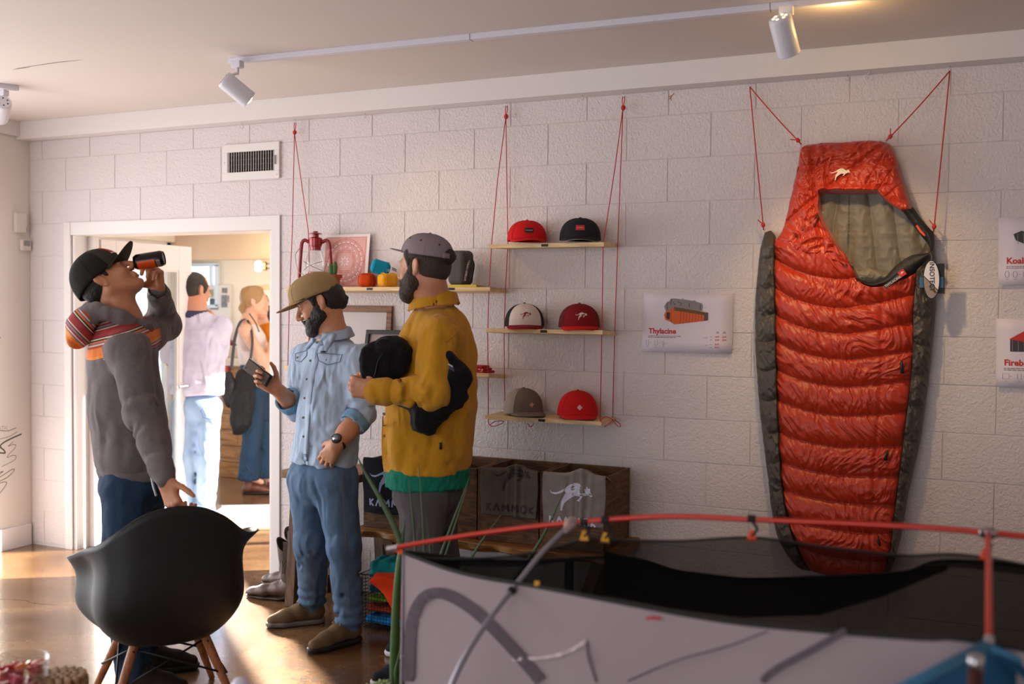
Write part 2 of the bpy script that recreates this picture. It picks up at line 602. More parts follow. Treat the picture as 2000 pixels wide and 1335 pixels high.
# ------------------------------------------------------------------ implicit bodies (figures, clothes, soft goods)
class Field:
 def __init__(s):
  s.pr = []      # (fn, lo, hi, op, k)
 def _add(s, fn, lo, hi, op, k):
  s.pr.append((fn, np.asarray(lo, np.float32), np.asarray(hi, np.float32), op, k))
  return s
 def cone(s, a, b, ra, rb=None, k=.02, op='u', flat=None):
  """round cone from a to b; flat=(n, f) squeezes it by f along n"""
  a = np.asarray(a, np.float32)
  b = np.asarray(b, np.float32)
  rb = ra if rb is None else rb
  if flat is not None:
   n = nrm(flat[0]).astype(np.float32)
   kf = flat[1]
   A = (np.eye(3) + np.outer(n, n) * (1 / kf - 1)).astype(np.float32)
   sc = np.float32((1 + kf) / 2)
  else:
   A = None
   sc = np.float32(1)
  ab = b - a
  if A is not None:
   ab = A @ ab
  L2 = float(ab @ ab) + 1e-9
  def fn(P):
   q = P - a
   if A is not None:
    q = q @ A.T
   t = np.clip((q @ ab) / L2, 0, 1)
   d = np.linalg.norm(q - t[:, None] * ab, axis=1) - (ra + (rb - ra) * t)
   return d * sc
  R = max(ra, rb)
  return s._add(fn, np.minimum(a, b) - R, np.maximum(a, b) + R, op, k)
 def chain(s, pts, rs, k=.02, op='u', flat=None):
  for i in range(len(pts) - 1):
   s.cone(pts[i], pts[i + 1], rs[i], rs[i + 1], k, op, flat)
  return s
 def ell(s, c, r, R=None, k=.02, op='u'):
  c = np.asarray(c, np.float32)
  r = np.asarray(r, np.float32)
  M = None if R is None else np.asarray(R, np.float32)
  def fn(P):
   q = P - c
   if M is not None:
    q = q @ M
   k0 = np.linalg.norm(q / r, axis=1)
   k1 = np.linalg.norm(q / (r * r), axis=1) + 1e-6
   return k0 * (k0 - 1) / k1
  R_ = float(r.max())
  return s._add(fn, c - R_, c + R_, op, k)
 def box(s, c, h, R=None, rad=.005, k=.005, op='u'):
  c = np.asarray(c, np.float32)
  h = np.asarray(h, np.float32) - rad
  M = None if R is None else np.asarray(R, np.float32)
  def fn(P):
   q = P - c
   if M is not None:
    q = q @ M
   q = np.abs(q) - h
   return np.linalg.norm(np.maximum(q, 0), axis=1) + np.minimum(q.max(1), 0) - rad
  R_ = float(np.linalg.norm(h) + rad)
  return s._add(fn, c - R_, c + R_, op, k)
 def plane(s, p, n, k=.004, lo=None, hi=None):
  """cut away what lies on the side n points to (inside box lo..hi if given)"""
  p = np.asarray(p, np.float32)
  n = nrm(n).astype(np.float32)
  def fn(P):
   return -((P - p) @ n)
  big = np.float32(99)
  return s._add(fn, -big * np.ones(3) if lo is None else lo, big * np.ones(3) if hi is None else hi, 's', k)
 def disp(s, fn, lo=None, hi=None):
  big = np.float32(99)
  return s._add(fn, -big * np.ones(3) if lo is None else lo, big * np.ones(3) if hi is None else hi, 'd', 0)
 def folds(s, lines):
  """creases: (a, b, width, depth) - positive depth pushes in"""
  for a, b, w, dep in lines:
   a = np.asarray(a, np.float32)
   b = np.asarray(b, np.float32)
   ab = b - a
   L2 = float(ab @ ab) + 1e-9
   def fn(P, a=a, ab=ab, L2=L2, w=w, dep=dep):
    q = P - a
    t = np.clip((q @ ab) / L2, 0, 1)
    d2 = ((q - t[:, None] * ab) ** 2).sum(1)
    return 1.5 * dep * np.exp(-d2 / (w * w)) * (.35 + .65 * np.sin(PI * np.clip(t, .08, .92)))
   s._add(fn, np.minimum(a, b) - 3 * w, np.maximum(a, b) + 3 * w, 'd', 0)
  return s
 def eval(s, P, lo=None, hi=None, m=0.0):
  P = np.asarray(P, np.float32)
  d = np.full(len(P), 10.0, np.float32)
  for fn, l, h, op, k in s.pr:
   if lo is not None:
    e = m + k
    if (l - e > hi).any() or (h + e < lo).any():
     continue
   if op == 'd':
    d = d + fn(P)
    continue
   q = fn(P)
   if op == 'u':
    if k > 0:
     hh = np.clip(.5 + .5 * (d - q) / k, 0, 1)
     d = d * (1 - hh) + q * hh - k * hh * (1 - hh)
    else:
     d = np.minimum(d, q)
   else:
    q = -q
    if k > 0:
     hh = np.clip(.5 - .5 * (d - q) / k, 0, 1)
     d = d * (1 - hh) + q * hh + k * hh * (1 - hh)
    else:
     d = np.maximum(d, q)
  return d
 def bounds(s):
  L = [p for p in s.pr if p[3] == 'u']
  return np.min([p[1] for p in L], 0), np.max([p[2] for p in L], 0)
def mesh_field(F, h, B=16, pad=.012):
 lo, hi = F.bounds()
 lo = lo - pad
 hi = hi + pad
 nb = np.ceil((hi - lo) / (h * B)).astype(int)
 gi = np.stack(np.meshgrid(*[np.arange(n) for n in nb], indexing='ij'), -1).reshape(-1, 3)
 cen = lo + (gi + .5) * h * B
 dc = F.eval(cen)
 act = gi[np.abs(dc) < h * B * .87 * 1.5 + .03]
 ax = np.arange(B + 1)
 lat = np.stack(np.meshgrid(ax, ax, ax, indexing='ij'), -1).reshape(-1, 3)
 K = np.int64(4096)
 vk, vp = [], []
 ek = []
 corner = np.array([(a, b, c) for a in (0, 1) for b in (0, 1) for c in (0, 1)])
 edges = [(i, j) for i in range(8) for j in range(i + 1, 8) if np.abs(corner[i] - corner[j]).sum() == 1]
 for b in act:
  i0 = b * B
  bl = lo + i0 * h
  P = bl + lat * h
  d = F.eval(P, bl.astype(np.float32), (bl + B * h).astype(np.float32), .03).reshape(B + 1, B + 1, B + 1)
  ins = d < 0
  if ins.all() or not ins.any():
   continue
  c8 = np.stack([d[a:B + a, e:B + e, g:B + g] for a, e, g in corner], -1)
  s8 = c8 < 0
  mk = s8.any(-1) & ~s8.all(-1)
  idx = np.argwhere(mk)
  if len(idx):
   vals = c8[mk]
   acc = np.zeros((len(idx), 3))
   cnt = np.zeros(len(idx))
   for i, j in edges:
    va, vb = vals[:, i], vals[:, j]
    x = (va < 0) != (vb < 0)
    t = np.where(x, va / np.where(x, va - vb, 1), 0)
    p = corner[i] + (corner[j] - corner[i]) * t[:, None]
    acc += np.where(x[:, None], p, 0)
    cnt += x
   g = idx + i0
   vk.append((g[:, 0] * K + g[:, 1]) * K + g[:, 2])
   vp.append(lo + (g + acc / cnt[:, None]) * h)
  for a in range(3):
   sh = [slice(0, B)] * 3
   s0 = ins[tuple(sh)]
   sh2 = list(sh)
   sh2[a] = slice(1, B + 1)
   s1 = ins[tuple(sh2)]
   e = np.argwhere(s0 != s1)
   if len(e):
    ek.append((a, e + i0, s0[tuple(e.T)]))
 if not vk:
  return np.zeros((0, 3)), np.zeros((0, 4), int)
 vk = np.concatenate(vk)
 vp = np.concatenate(vp)
 o = np.argsort(vk)
 vk = vk[o]
 vp = vp[o]
 quads = []
 offs = {0: [(0, -1, -1), (0, 0, -1), (0, 0, 0), (0, -1, 0)],
   1: [(-1, 0, -1), (-1, 0, 0), (0, 0, 0), (0, 0, -1)],
   2: [(-1, -1, 0), (0, -1, 0), (0, 0, 0), (-1, 0, 0)]}
 for a, e, s0 in ek:
  q = []
  ok = np.ones(len(e), bool)
  for of in offs[a]:
   g = e + np.array(of)
   key = (g[:, 0] * K + g[:, 1]) * K + g[:, 2]
   p = np.searchsorted(vk, key)
   p = np.minimum(p, len(vk) - 1)
   ok &= (vk[p] == key)
   q.append(p)
  q = np.stack(q, 1)
  q[~s0] = q[~s0][:, ::-1]
  quads.append(q[ok])
 return vp, np.concatenate(quads)
def smooth_mesh(v, f, it=1, lam=.5):
 for _ in range(it):
  s = np.zeros_like(v)
  c = np.zeros(len(v))
  for k in range(4):
   a, b = f[:, k], f[:, (k + 1) % 4]
   np.add.at(s, a, v[b])
   np.add.at(c, a, 1)
   np.add.at(s, b, v[a])
   np.add.at(c, b, 1)
  v = v + lam * (s / np.maximum(c, 1)[:, None] - v)
 return v
def sdf_obj(name, F, h, mats, parent=None, M=None, o=(0, 0, 0), pick=None, sm=1):
 """mesh of field F at voxel h, placed by rotation M and offset o; pick(face centres in field space) -> material index"""
 v, f = mesh_field(F, h)
 v = smooth_mesh(v, f, sm)
 mi = None
 if pick is not None:
  mi = pick(v[f].mean(1))
 if M is not None:
  v = v @ np.asarray(M).T
 return mesh_obj(name, v + np.asarray(o, float), f, mats, parent, True, mi)
def cloth_noise(sc=(9, 9, 9), amp=.004, o=3):
 sc = np.asarray(sc, np.float32)
 return lambda P: amp * ridged(P * sc, o).astype(np.float32)
# ------------------------------------------------------------------ materials of the room
M_WALL = mat('painted_block', (218, 208, 207), .62, bump=.6, bscale=95, spec=.35)
M_WALL2 = mat('painted_plaster', (224, 216, 208), .6, bump=.05, bscale=40)
M_TRIM = mat('white_trim_paint', (224, 217, 214), .45)
M_CEIL = mat('ceiling_paint', (220, 210, 204), .75, bump=.12, bscale=5, var=.02, vscale=1.2)
M_BEIGE = mat('beige_plaster', (214, 190, 165), .7)
M_WHITEMETAL = mat('white_metal', (214, 212, 222), .35)
M_DARK = mat('dark_void', (22, 22, 24), .8)
M_STEEL = mat('steel', (190, 190, 195), .3, 1.0)
def floor_mat():
 m = mat('polished_concrete', (138, 100, 62), .22)
 nt = m.node_tree
 b = nt.nodes['Principled BSDF']
 tc = nt.nodes.new('ShaderNodeTexCoord')
 n = nt.nodes.new('ShaderNodeTexNoise')
 n.inputs['Scale'].default_value = 1.6
 n.inputs['Detail'].default_value = 8
 n.inputs['Distortion'].default_value = .8
 nt.links.new(tc.outputs['Object'], n.inputs['Vector'])
 n2 = nt.nodes.new('ShaderNodeTexNoise')
 n2.inputs['Scale'].default_value = 34
 n2.inputs['Detail'].default_value = 6
 n2.inputs['Distortion'].default_value = 1.5
 nt.links.new(tc.outputs['Object'], n2.inputs['Vector'])
 ad = nt.nodes.new('ShaderNodeMath')
 ad.operation = 'MULTIPLY_ADD'
 ad.inputs[1].default_value = .16
 nt.links.new(n2.outputs['Fac'], ad.inputs[0])
 nt.links.new(n.outputs['Fac'], ad.inputs[2])
 cr = nt.nodes.new('ShaderNodeValToRGB')
 e = cr.color_ramp.elements
 e[0].position = .36
 e[0].color = lin((78, 52, 30)) + (1,)
 e[1].position = .74
 e[1].color = lin((140, 106, 72)) + (1,)
 k = cr.color_ramp.elements.new(.54)
 k.color = lin((106, 74, 46)) + (1,)
 nt.links.new(ad.outputs[0], cr.inputs['Fac'])
 nt.links.new(cr.outputs['Color'], b.inputs['Base Color'])
 mr = nt.nodes.new('ShaderNodeMapRange')
 mr.inputs['To Min'].default_value = .10
 mr.inputs['To Max'].default_value = .34
 b.inputs['Coat Weight'].default_value = .35
 b.inputs['Coat Roughness'].default_value = .12
 nt.links.new(n2.outputs['Fac'], mr.inputs['Value'])
 nt.links.new(mr.outputs['Result'], b.inputs['Roughness'])
 bp = nt.nodes.new('ShaderNodeBump')
 bp.inputs['Strength'].default_value = .05
 bp.inputs['Distance'].default_value = .01
 nt.links.new(n2.outputs['Fac'], bp.inputs['Height'])
 nt.links.new(bp.outputs['Normal'], b.inputs['Normal'])
 return m
M_FLOOR = floor_mat()
XL, XR, YB, ZC = -4.38, 3.4, -8.0, 2.68
def struct(o, label=None):
 o['kind'] = 'structure'
 if label:
  o['label'] = label
 return o
# floor: one slab through both rooms
m = MB()
m.box((-1.5, -2.0, -.05), (12.6, 13.0, .1))
floor_o = struct(m.build('floor', M_FLOOR), 'glossy stained brown concrete floor with cracks and scuffs')
m = MB()
for pts in ([(-40, 1168), (20, 1170), (52, 1172), (56, 1175), (75, 1178), (120, 1181)], [(485, 1128), (520, 1131), (560, 1136)]):
 P = [at(x, y, Z=.0006) for x, y in pts]
 m.ribbon([(q[0], q[1]) for q in P], .003, lambda u, v, l: (u, v, .0008))
m.build('crack', mat('floor_crack', (84, 58, 40), .8), floor_o)
# ceiling
m = MB()
m.box(((XL + XR) / 2 - .1, (YB + .1) / 2, ZC + .05), (XR - XL + .4, -YB + .5, .1))
ceil = struct(m.build('ceiling', M_CEIL), 'smooth off white plaster ceiling of the shop')
m = MB()
for pts in ([(30, 134), (110, 122), (160, 117)], [(25, 136), (45, 133), (60, 131)]):
 P = [at(x, y, Z=ZC - .0006) for x, y in pts]
 m.ribbon([(p[0], p[1]) for p in P], [.002, .006, .002], lambda u, v, l: (u, v, ZC - .0008))
m.build('crack', mat('crack_dark', (90, 70, 60), .9), ceil)
# main wall: concrete blocks, each a piece, over a thin recessed mortar bed
DOOR = (-4.02, -2.485, 1.972)          # x0, x1, top of the opening
m = MB()
WT = .2
m.box(((XL + DOOR[0]) / 2 - .1, WT / 2 - .0015, ZC / 2), (DOOR[0] - XL + .2, WT + .003, ZC))
m.box(((DOOR[1] + XR) / 2, WT / 2 - .0015, ZC / 2), (XR - DOOR[1], WT + .003, ZC))
m.box(((DOOR[0] + DOOR[1]) / 2, WT / 2 - .0015, (DOOR[2] + ZC) / 2), (DOOR[1] - DOOR[0], WT + .003, ZC - DOOR[2]))
wall_back = struct(m.build('wall_back', mat('mortar_paint', (212, 202, 200), .7, bump=.2, bscale=90)), 'white painted concrete block wall')
BW = .2032
blk_cache = {}
def block(x0, x1, z0, z1):
 w, hgt = round(x1 - x0, 4), round(z1 - z0, 4)
 if w < .02 or hgt < .02:
  return
 k = (w, hgt)
 if k not in blk_cache:
  q = MB().box((0, 0, 0), (w - .0035, .012, hgt - .0035), None, .0028)
  blk_cache[k] = raw_mesh('block', q.v[0], q.f, M_WALL, False)
 o = bpy.data.objects.new('block', blk_cache[k])
 o.parent = wall_back
 o.location = Vector(((x0 + x1) / 2, rnd.uniform(-.0007, .0007) - .0005, (z0 + z1) / 2)) - wall_back.location
 COL.objects.link(o)
Z0 = 2.455
CAS = (-4.075, -2.425, 2.052)
for j in range(-1, 13):
 zt, zb = Z0 - (j) * BW, Z0 - (j + 1) * BW
 zt, zb = min(zt, 2.572), max(zb, .0)
 # joints: course between line 6 and 7 has joints on even half units
 par = 0 if j % 2 == 0 else 1
 n = -24 + par
 while n * BW < 2.4:
  x0, x1 = max(n * BW, XL), min((n + 2) * BW, 2.4)
  n += 2
  if x1 <= x0:
   continue
  if zb < CAS[2] - .01:
   z_low = zb
   if x0 < CAS[1] and x1 > CAS[0]:      # meets the door casing
    if zt > CAS[2] + .02:
     block(x0, x1, CAS[2], zt)
     continue
    if x0 < CAS[0]:
     block(x0, CAS[0], zb, zt)
    if x1 > CAS[1]:
     block(CAS[1], x1, zb, zt)
    continue
  block(x0, x1, zb, zt)
# side and far walls of this room (glass front in the left wall, windows behind the camera)
LW = (-.42, -4.6, 2.25)     # window span in Y, and its head height
m = MB()
m.box((XL - .1, LW[0] / 2, ZC / 2), (.2, -LW[0], ZC))
m.box((XL - .1, (LW[1] + YB) / 2, ZC / 2), (.2, LW[1] - YB, ZC))
m.box((XL - .1, (LW[0] + LW[1]) / 2, (LW[2] + ZC) / 2), (.2, LW[0] - LW[1], ZC - LW[2]))
wall_left = struct(m.build('wall_left', M_WALL2), 'cream plaster wall at the left corner with marker doodles')
m = MB()
m.box((XR + .1, YB / 2, ZC / 2), (.2, -YB, ZC))
struct(m.build('wall_right', M_WALL2))
m = MB()
m.box(((XL + XR) / 2, YB - .1, ZC / 2 + .9), (XR - XL + .4, .2, ZC - 1.8))
m.box(((XL + XR) / 2, YB - .1, .35), (XR - XL + .4, .2, .7))
m.box((2.2, YB - .1, 1.34), (2.6, .2, 1.4))
struct(m.build('wall_front', M_WALL2))
# glass front frame (left of the frame of the picture)
m = MB()
for y in (LW[0] - .03, -1.85, -3.2, LW[1] + .03):
 m.box((XL - .1, y, LW[2] / 2), (.08, .06, LW[2]))
m.box((XL - .1, (LW[0] + LW[1]) / 2, LW[2] - .03), (.08, LW[0] - LW[1], .06))
m.box((XL - .1, (LW[0] + LW[1]) / 2, .04), (.08, LW[0] - LW[1], .08))
win1 = struct(m.build('window_1', M_TRIM), 'white framed glass shop front in the left wall')
M_PANE = glass('window_glass', (250, 253, 255), 0, True, .97, .04)
for y0, y1 in ((-.45, -1.82), (-1.88, -3.17), (-3.23, -4.57)):
 MB().box((XL - .1, (y0 + y1) / 2, LW[2] / 2 + .01), (.006, y0 - y1, LW[2] - .14)).build('pane', M_PANE, win1)
# boxed beam along the wall under the ceiling
m = MB()
m.box((( -4.38 + XR) / 2, -.052, (2.572 + ZC) / 2), (XR + 4.38, .104, ZC - 2.572), None, .002)
struct(m.build('trim_1', M_TRIM), 'long white boxed beam under the ceiling on the block wall')
m = MB()
m.box((-4.36, -1.2, (2.59 + ZC) / 2), (.03, 2.3, ZC - 2.59))
struct(m.build('trim_2', M_TRIM), 'cream trim strip at the top of the left wall')
m = MB()
m.box((XL + .008, LW[0] / 2 - .01, .068), (.018, -LW[0] - .02, .136), None, .003)
struct(m.build('baseboard_left', M_TRIM), 'white baseboard at the left corner')
# door casing, jambs, and the door leaf
m = MB()
m.box((CAS[0] + .027, -.006, CAS[2] / 2), (.056, .022, CAS[2]), None, .003)
m.box((CAS[1] - .03, -.006, CAS[2] / 2), (.06, .022, CAS[2]), None, .003)
m.box(((CAS[0] + CAS[1]) / 2, -.006, (DOOR[2] + CAS[2]) / 2), (CAS[1] - CAS[0] - .116, .022, CAS[2] - DOOR[2]), None, .003)
struct(m.build('trim_3', M_TRIM), 'flat white casing around the open doorway')
m = MB()
m.box((DOOR[0] + .01, WT / 2, DOOR[2] / 2), (.022, WT, DOOR[2]))
m.box((DOOR[1] - .01, WT / 2, DOOR[2] / 2), (.022, WT, DOOR[2]))
m.box(((DOOR[0] + DOOR[1]) / 2, WT / 2, DOOR[2] + .01), (DOOR[1] - DOOR[0], WT, .022))
m.box((DOOR[0] + .04, .13, DOOR[2] / 2), (.05, .05, DOOR[2]), None, .004)
struct(m.build('trim_4', M_TRIM), 'white jamb lining inside the doorway')
def door_leaf():
 hinge = np.array([DOOR[0] + .022, .19])
 tip = at(370, 700, D=1)
 # free edge on the sight line of the stile, leaf .84 wide
 best = None
 for y in np.linspace(.5, 1.3, 161):
  p = at(370, 700, Y=y)
  e = abs(math.hypot(p[0] - hinge[0], y - hinge[1]) - .86)
  if best is None or e < best[0]:
   best = (e, p[0], y)
 tipv = np.array([best[1], best[2]])
 d = nrm(np.append(tipv - hinge, 0))
 n = np.array([-d[1], d[0], 0])
 R = np.stack([d, n, [0, 0, 1]], 1)
 W = float(np.linalg.norm(tipv - hinge))
 H = 1.955
 def bx(mb, u0, u1, z0, z1, th=.044, bev=.003):
  c = np.append(hinge, 0) + d * (u0 + u1) / 2 + np.array([0, 0, (z0 + z1) / 2 + .004])
  mb.box(c, (u1 - u0, th, z1 - z0), R, bev)
 root = struct(thing('door_1', 'white door with a tall glass pane standing open into the next room', None, tuple(np.append(hinge, .012))))
 del_keys = [k for k in ('category',) if k in root.keys()]
 mb = MB()
 bx(mb, 0, .13, 0, H)
 bx(mb, W - .13, W, 0, H)
 bx(mb, .13, W - .13, H - .17, H)
 bx(mb, .13, W - .13, 0, .24)
 mb.build('door_frame', M_TRIM, root)
 mb = MB()
 for (a, b, c, e) in ((.13, .145, .24, H - .17), (W - .145, W - .13, .24, H - .17)):
  bx(mb, a, b, c, e, .03, .002)
 bx(mb, .145, W - .145, H - .185, H - .17, .03, .002)
 bx(mb, .145, W - .145, .24, .255, .03, .002)
 mb.build('glazing_bead', M_TRIM, root)
 mb = MB()
 bx(mb, .145, W - .145, .255, H - .185, .006, 0)
 mb.build('pane', M_PANE, root)
 for z in (.42, 1.0, 1.7):
  q = MB()
  q.tube([tuple(np.append(hinge, z - .045) + n * -.02), tuple(np.append(hinge, z + .045) + n * -.02)], .008)
  q.build('hinge', M_STEEL, root, 'auto')
 q = MB()
 c = np.append(hinge, 0) + d * (W - .065)
 q.tube([c + n * -.02 + [0, 0, .97], c + n * -.06 + [0, 0, .97], c + n * -.065 - d * .04 + [0, 0, .97], c + n * -.065 - d * .12 + [0, 0, .97]], .009)
 q.tube([c + n * -.022 + [0, 0, .97], c + n * -.03 + [0, 0, .97]], .027, 16)
 q.build('lever_handle', M_STEEL, root, 'auto')
door_leaf()
# things on the left wall near the corner
t = thing('alarm_box', 'small white alarm box high on the left wall by the corner', 'alarm box', (XL, -.1, 1.9))
pa, pb = at(30, 415, X=XL + .02), at(52, 455, X=XL + .02)
MB().box((XL + .013, (pa[1] + pb[1]) / 2, (pa[2] + pb[2]) / 2), (.026, abs(pa[1] - pb[1]), abs(pa[2] - pb[2])), None, .004).build('casing', mat('white_plastic', (222, 214, 206), .4), t)
MB().box((XL + .027, pb[1] - .006, pb[2] + .02), (.003, .004, .03)).build('seam', mat('grey_plastic', (170, 165, 160), .5), t)
t = thing('thermostat', 'small white thermostat with grey screen below the alarm box', 'thermostat', (XL, -.06, 1.8))
pa, pb = at(43, 467, X=XL + .025), at(61, 490, X=XL + .025)
cy = (pa[1] + pb[1]) / 2
cz = (pa[2] + pb[2]) / 2
MB().box((XL + .014, cy, cz), (.028, abs(pa[1] - pb[1]), abs(pa[2] - pb[2])), None, .005).build('casing', MATS['white_plastic'], t)
MB().box((XL + .0285, cy, cz + .012), (.002, abs(pa[1] - pb[1]) * .7, .035)).build('screen', mat('grey_screen', (150, 150, 146), .3), t)
# marker doodles on the left wall
doods = [
 ([(0, 840), (15, 841), (32, 835)], .004), ([(0, 857), (20, 851), (34, 842)], .003), ([(42, 847), (24, 855), (10, 862), (2, 868), (1, 873), (7, 878), (10, 884), (2, 884), (-8, 883)], .009),
 ([(26, 862), (16, 871), (24, 868), (31, 869), (27, 877), (18, 886), (14, 893), (24, 889), (31, 890), (29, 897), (17, 904), (3, 911)], .003),
 ([(-5, 934), (8, 926), (22, 917), (28, 916), (24, 923), (12, 933), (2, 938), (-8, 944)], .004), ([(-4, 928), (6, 920), (0, 922)], .004), ([(-6, 945), (6, 941), (13, 942), (8, 952), (0, 962), (-6, 972)], .004),
 ([(0, 833), (1, 838)], .002), ([(3, 832), (8, 832)], .002), ([(5, 832), (5, 838)], .002), ([(9, 832), (9, 838)], .002), ([(14, 832), (11, 835), (14, 838)], .002),
 ([(-2, 655), (1, 660)], .004)]
m = MB()
for pts, w in doods:
 P = [at(x, y, X=XL + .0006) for x, y in pts]
 m.ribbon(spline([(p[1], p[2]) for p in P], 5), w, lambda u, v, l: (XL + .0008, u, v))
d = m.build('marker_doodle', mat('marker_ink', (70, 62, 50), .7), wall_left)
d['label'] = 'black marker squiggles drawn on the wall'
# air vent
t = thing('air_vent', 'white wall air vent with vertical louvres above the doorway', 'vent', (-2.62, 0, 2.25))
vx0, vx1, vz0, vz1 = -2.823, -2.426, 2.257, 2.461
m = MB()
cxm, czm = (vx0 + vx1) / 2, (vz0 + vz1) / 2
ix0, ix1, iz0, iz1 = vx0 + .035, vx1 - .035, vz0 + .045, vz1 - .045
m.box((cxm, -.014, (vz1 + iz1) / 2), (vx1 - vx0, .016, vz1 - iz1), None, .003)
m.box((cxm, -.014, (vz0 + iz0) / 2), (vx1 - vx0, .016, iz0 - vz0), None, .003)
m.box(((vx0 + ix0) / 2, -.014, czm), (ix0 - vx0, .016, iz1 - iz0), None, .003)
m.box(((vx1 + ix1) / 2, -.014, czm), (vx1 - ix1, .016, iz1 - iz0), None, .003)
m.build('frame', M_TRIM, t)
MB().box((cxm, -.0075, czm), (ix1 - ix0, .002, iz1 - iz0)).build('duct_opening', M_DARK, t)
lm = None
for k in range(19):
 x = ix0 + (k + .5) * (ix1 - ix0) / 19
 if lm is None:
  q = MB().box((0, 0, 0), (.0025, .014, iz1 - iz0), rotz(.5))
  lm = raw_mesh('louvre', q.v[0], q.f, M_TRIM, False)
 o = bpy.data.objects.new('louvre', lm)
 o.parent = t
 o.location = Vector((x, -.015, czm)) - t.location
 COL.objects.link(o)
m = MB()
for k in range(4):
 m.box((cxm, -.0105, iz0 + (k + .5) * (iz1 - iz0) / 4), (ix1 - ix0, .003, .003))
m.build('cross_bar', mat('grey_metal', (120, 112, 106), .5, .6), t)
MB().box((ix1 + .01, -.026, czm), (.003, .012, .05)).build('lever', M_STEEL, t)
for x, z in ((vx0 + .015, czm), (vx1 - .015, vz0 + .02)):
 MB().lathe([(.004, 0), (.003, .002)], 8, rotx(PI / 2), (x, -.022, z)).build('screw', M_STEEL, t)
# ceiling lighting track with spot heads
def track(name, label, a, b):
 a = np.array(a, float)
 b = np.array(b, float)
 a[2] = b[2] = ZC
 d = nrm(b - a)
 R = frame(d, (0, 0, 1))
 root = thing(name, label, 'light track', tuple((a + b) / 2))
 L = np.linalg.norm(b - a)
 q = MB()
 q.box((a + b) / 2 + [0, 0, -.012], (L, .034, .024), R, .002)
 q.build('rail', M_WHITEMETAL, root)
 n = max(1, int(L // 1.22))
 for k in range(1, n + 1):
  if k * 1.22 < L:
   q = MB().box(a + d * k * 1.22 + [0, 0, -.012], (.003, .0355, .0255), R)
   q.build('rail_joint', mat('grey_plastic2', (120, 118, 125), .5), root)
 return root
track('light_track', 'long pale metal track rail with two spot heads across the ceiling', at(450, 120, Z=ZC - .012), at(450, 120, Z=ZC - .012) + (at(1640, 1, Z=ZC - .012) - at(450, 120, Z=ZC - .012)) * 1.6)
track('light_track', 'short pale track rail at the left edge of the ceiling', at(36, 168, Z=ZC), at(36, 168, Z=ZC) + np.array([-.5, -.95, 0]))
M_BULB = mat('hot_bulb', (255, 240, 210), .3, emit=(255, 214, 150), estr=14)
M_HOLE = mat('vent_hole', (60, 56, 55), .6)
def spot(label, top, cen, axis, lit, energy, grp='track spot heads'):
 """top: point under the rail; cen: centre of the can; axis: from its vented back to its mouth"""
 root = thing('spot_light', label, 'spotlight', tuple(top), grp)
 axis = nrm(axis)
 q = MB()
 q.box(np.array(top) - [0, 0, .016], (.05, .034, .032), None, .004)
 q.build('adapter', M_WHITEMETAL, root)
 q = MB()
 cen = np.array(cen)
 hang = cen - axis * .03 + np.array([0, 0, .045])
 q.tube([np.array(top) - [0, 0, .03], [top[0], top[1], hang[2] + .012], hang, cen - axis * .02], .0085, 8)
 q.build('stem', M_WHITEMETAL, root, 'auto')
 R = frame((0, 0, 1) if abs(axis[2]) < .95 else (1, 0, 0), axis)
 q = MB()
 q.lathe([(.036, -.072), (.040, -.068), (.042, -.06), (.042, .07), (.0405, .072), (.0395, .068), (.0385, .05), (.03, .035)], 24, R, cen, caps=True)
 q.build('can', M_WHITEMETAL, root, 'auto')
 for k in range(6):
  a = k * PI / 3
  c = cen + R @ np.array([.023 * math.cos(a), .023 * math.sin(a), -.0725])
  MB().lathe([(.0045, -.0006), (.0045, .0006)], 10, R, c).build('vent_hole', M_BULB if lit > 1 else M_HOLE, root)
 q = MB()
 q.lathe([(.034, .05), (.034, .058), (.028, .068), (.016, .076), (.004, .079)], 20, R, cen)
 q.build('bulb', M_BULB if lit else MATS['white_plastic'], root, True)
 if lit:
  l = lamp('spot_beam', 'SPOT', tuple(cen + axis * .095), tuple(axis), energy, (1.0, .68, .34), spot_size=math.radians(75), spot_blend=.9, shadow_soft_size=.03)
  l.parent = root
  l.matrix_parent_inverse = root.matrix_world.inverted()
  l.location = Vector(cen + axis * .095) - Vector(top)
  l.parent = root
  l.matrix_parent_inverse = Matrix()
 return root
zr = ZC - .024
a1 = at(464, 128, Z=zr - .02)
c1 = at(462, 175, D=np.dot(a1 - CPOS, CFW))
spot('white spot head at the left end of the long track aimed right', (a1[0], a1[1], zr), c1, .72 * CR - .58 * CU + .38 * CFW, 1, 8)
a2 = at(1536, 12, Z=zr)
c2 = at(1532, 70, D=np.dot(a2 - CPOS, CFW))
spot('white spot head with glowing vent holes aimed down at the sleeping bag', (a2[0], a2[1], zr), c2, .36 * CR - .80 * CU + .46 * CFW, 2, 30)
a3 = at(6, 176, Z=zr)
c3 = at(3, 215, D=np.dot(a3 - CPOS, CFW))
spot('white spot head on the short left track with its vented back to the viewer', (a3[0], a3[1], zr), c3, -.5 * CR - .45 * CU + .74 * CFW, 0, 0)
RHX = nrm([CR[0], CR[1], 0])
up = lamp('spill_glow', 'POINT', tuple(c2 + RHX * .20 + np.array([0, 0, .06])), (0, 0, 1), 1.6, (1.0, .62, .2), shadow_soft_size=.03)
up.parent = None
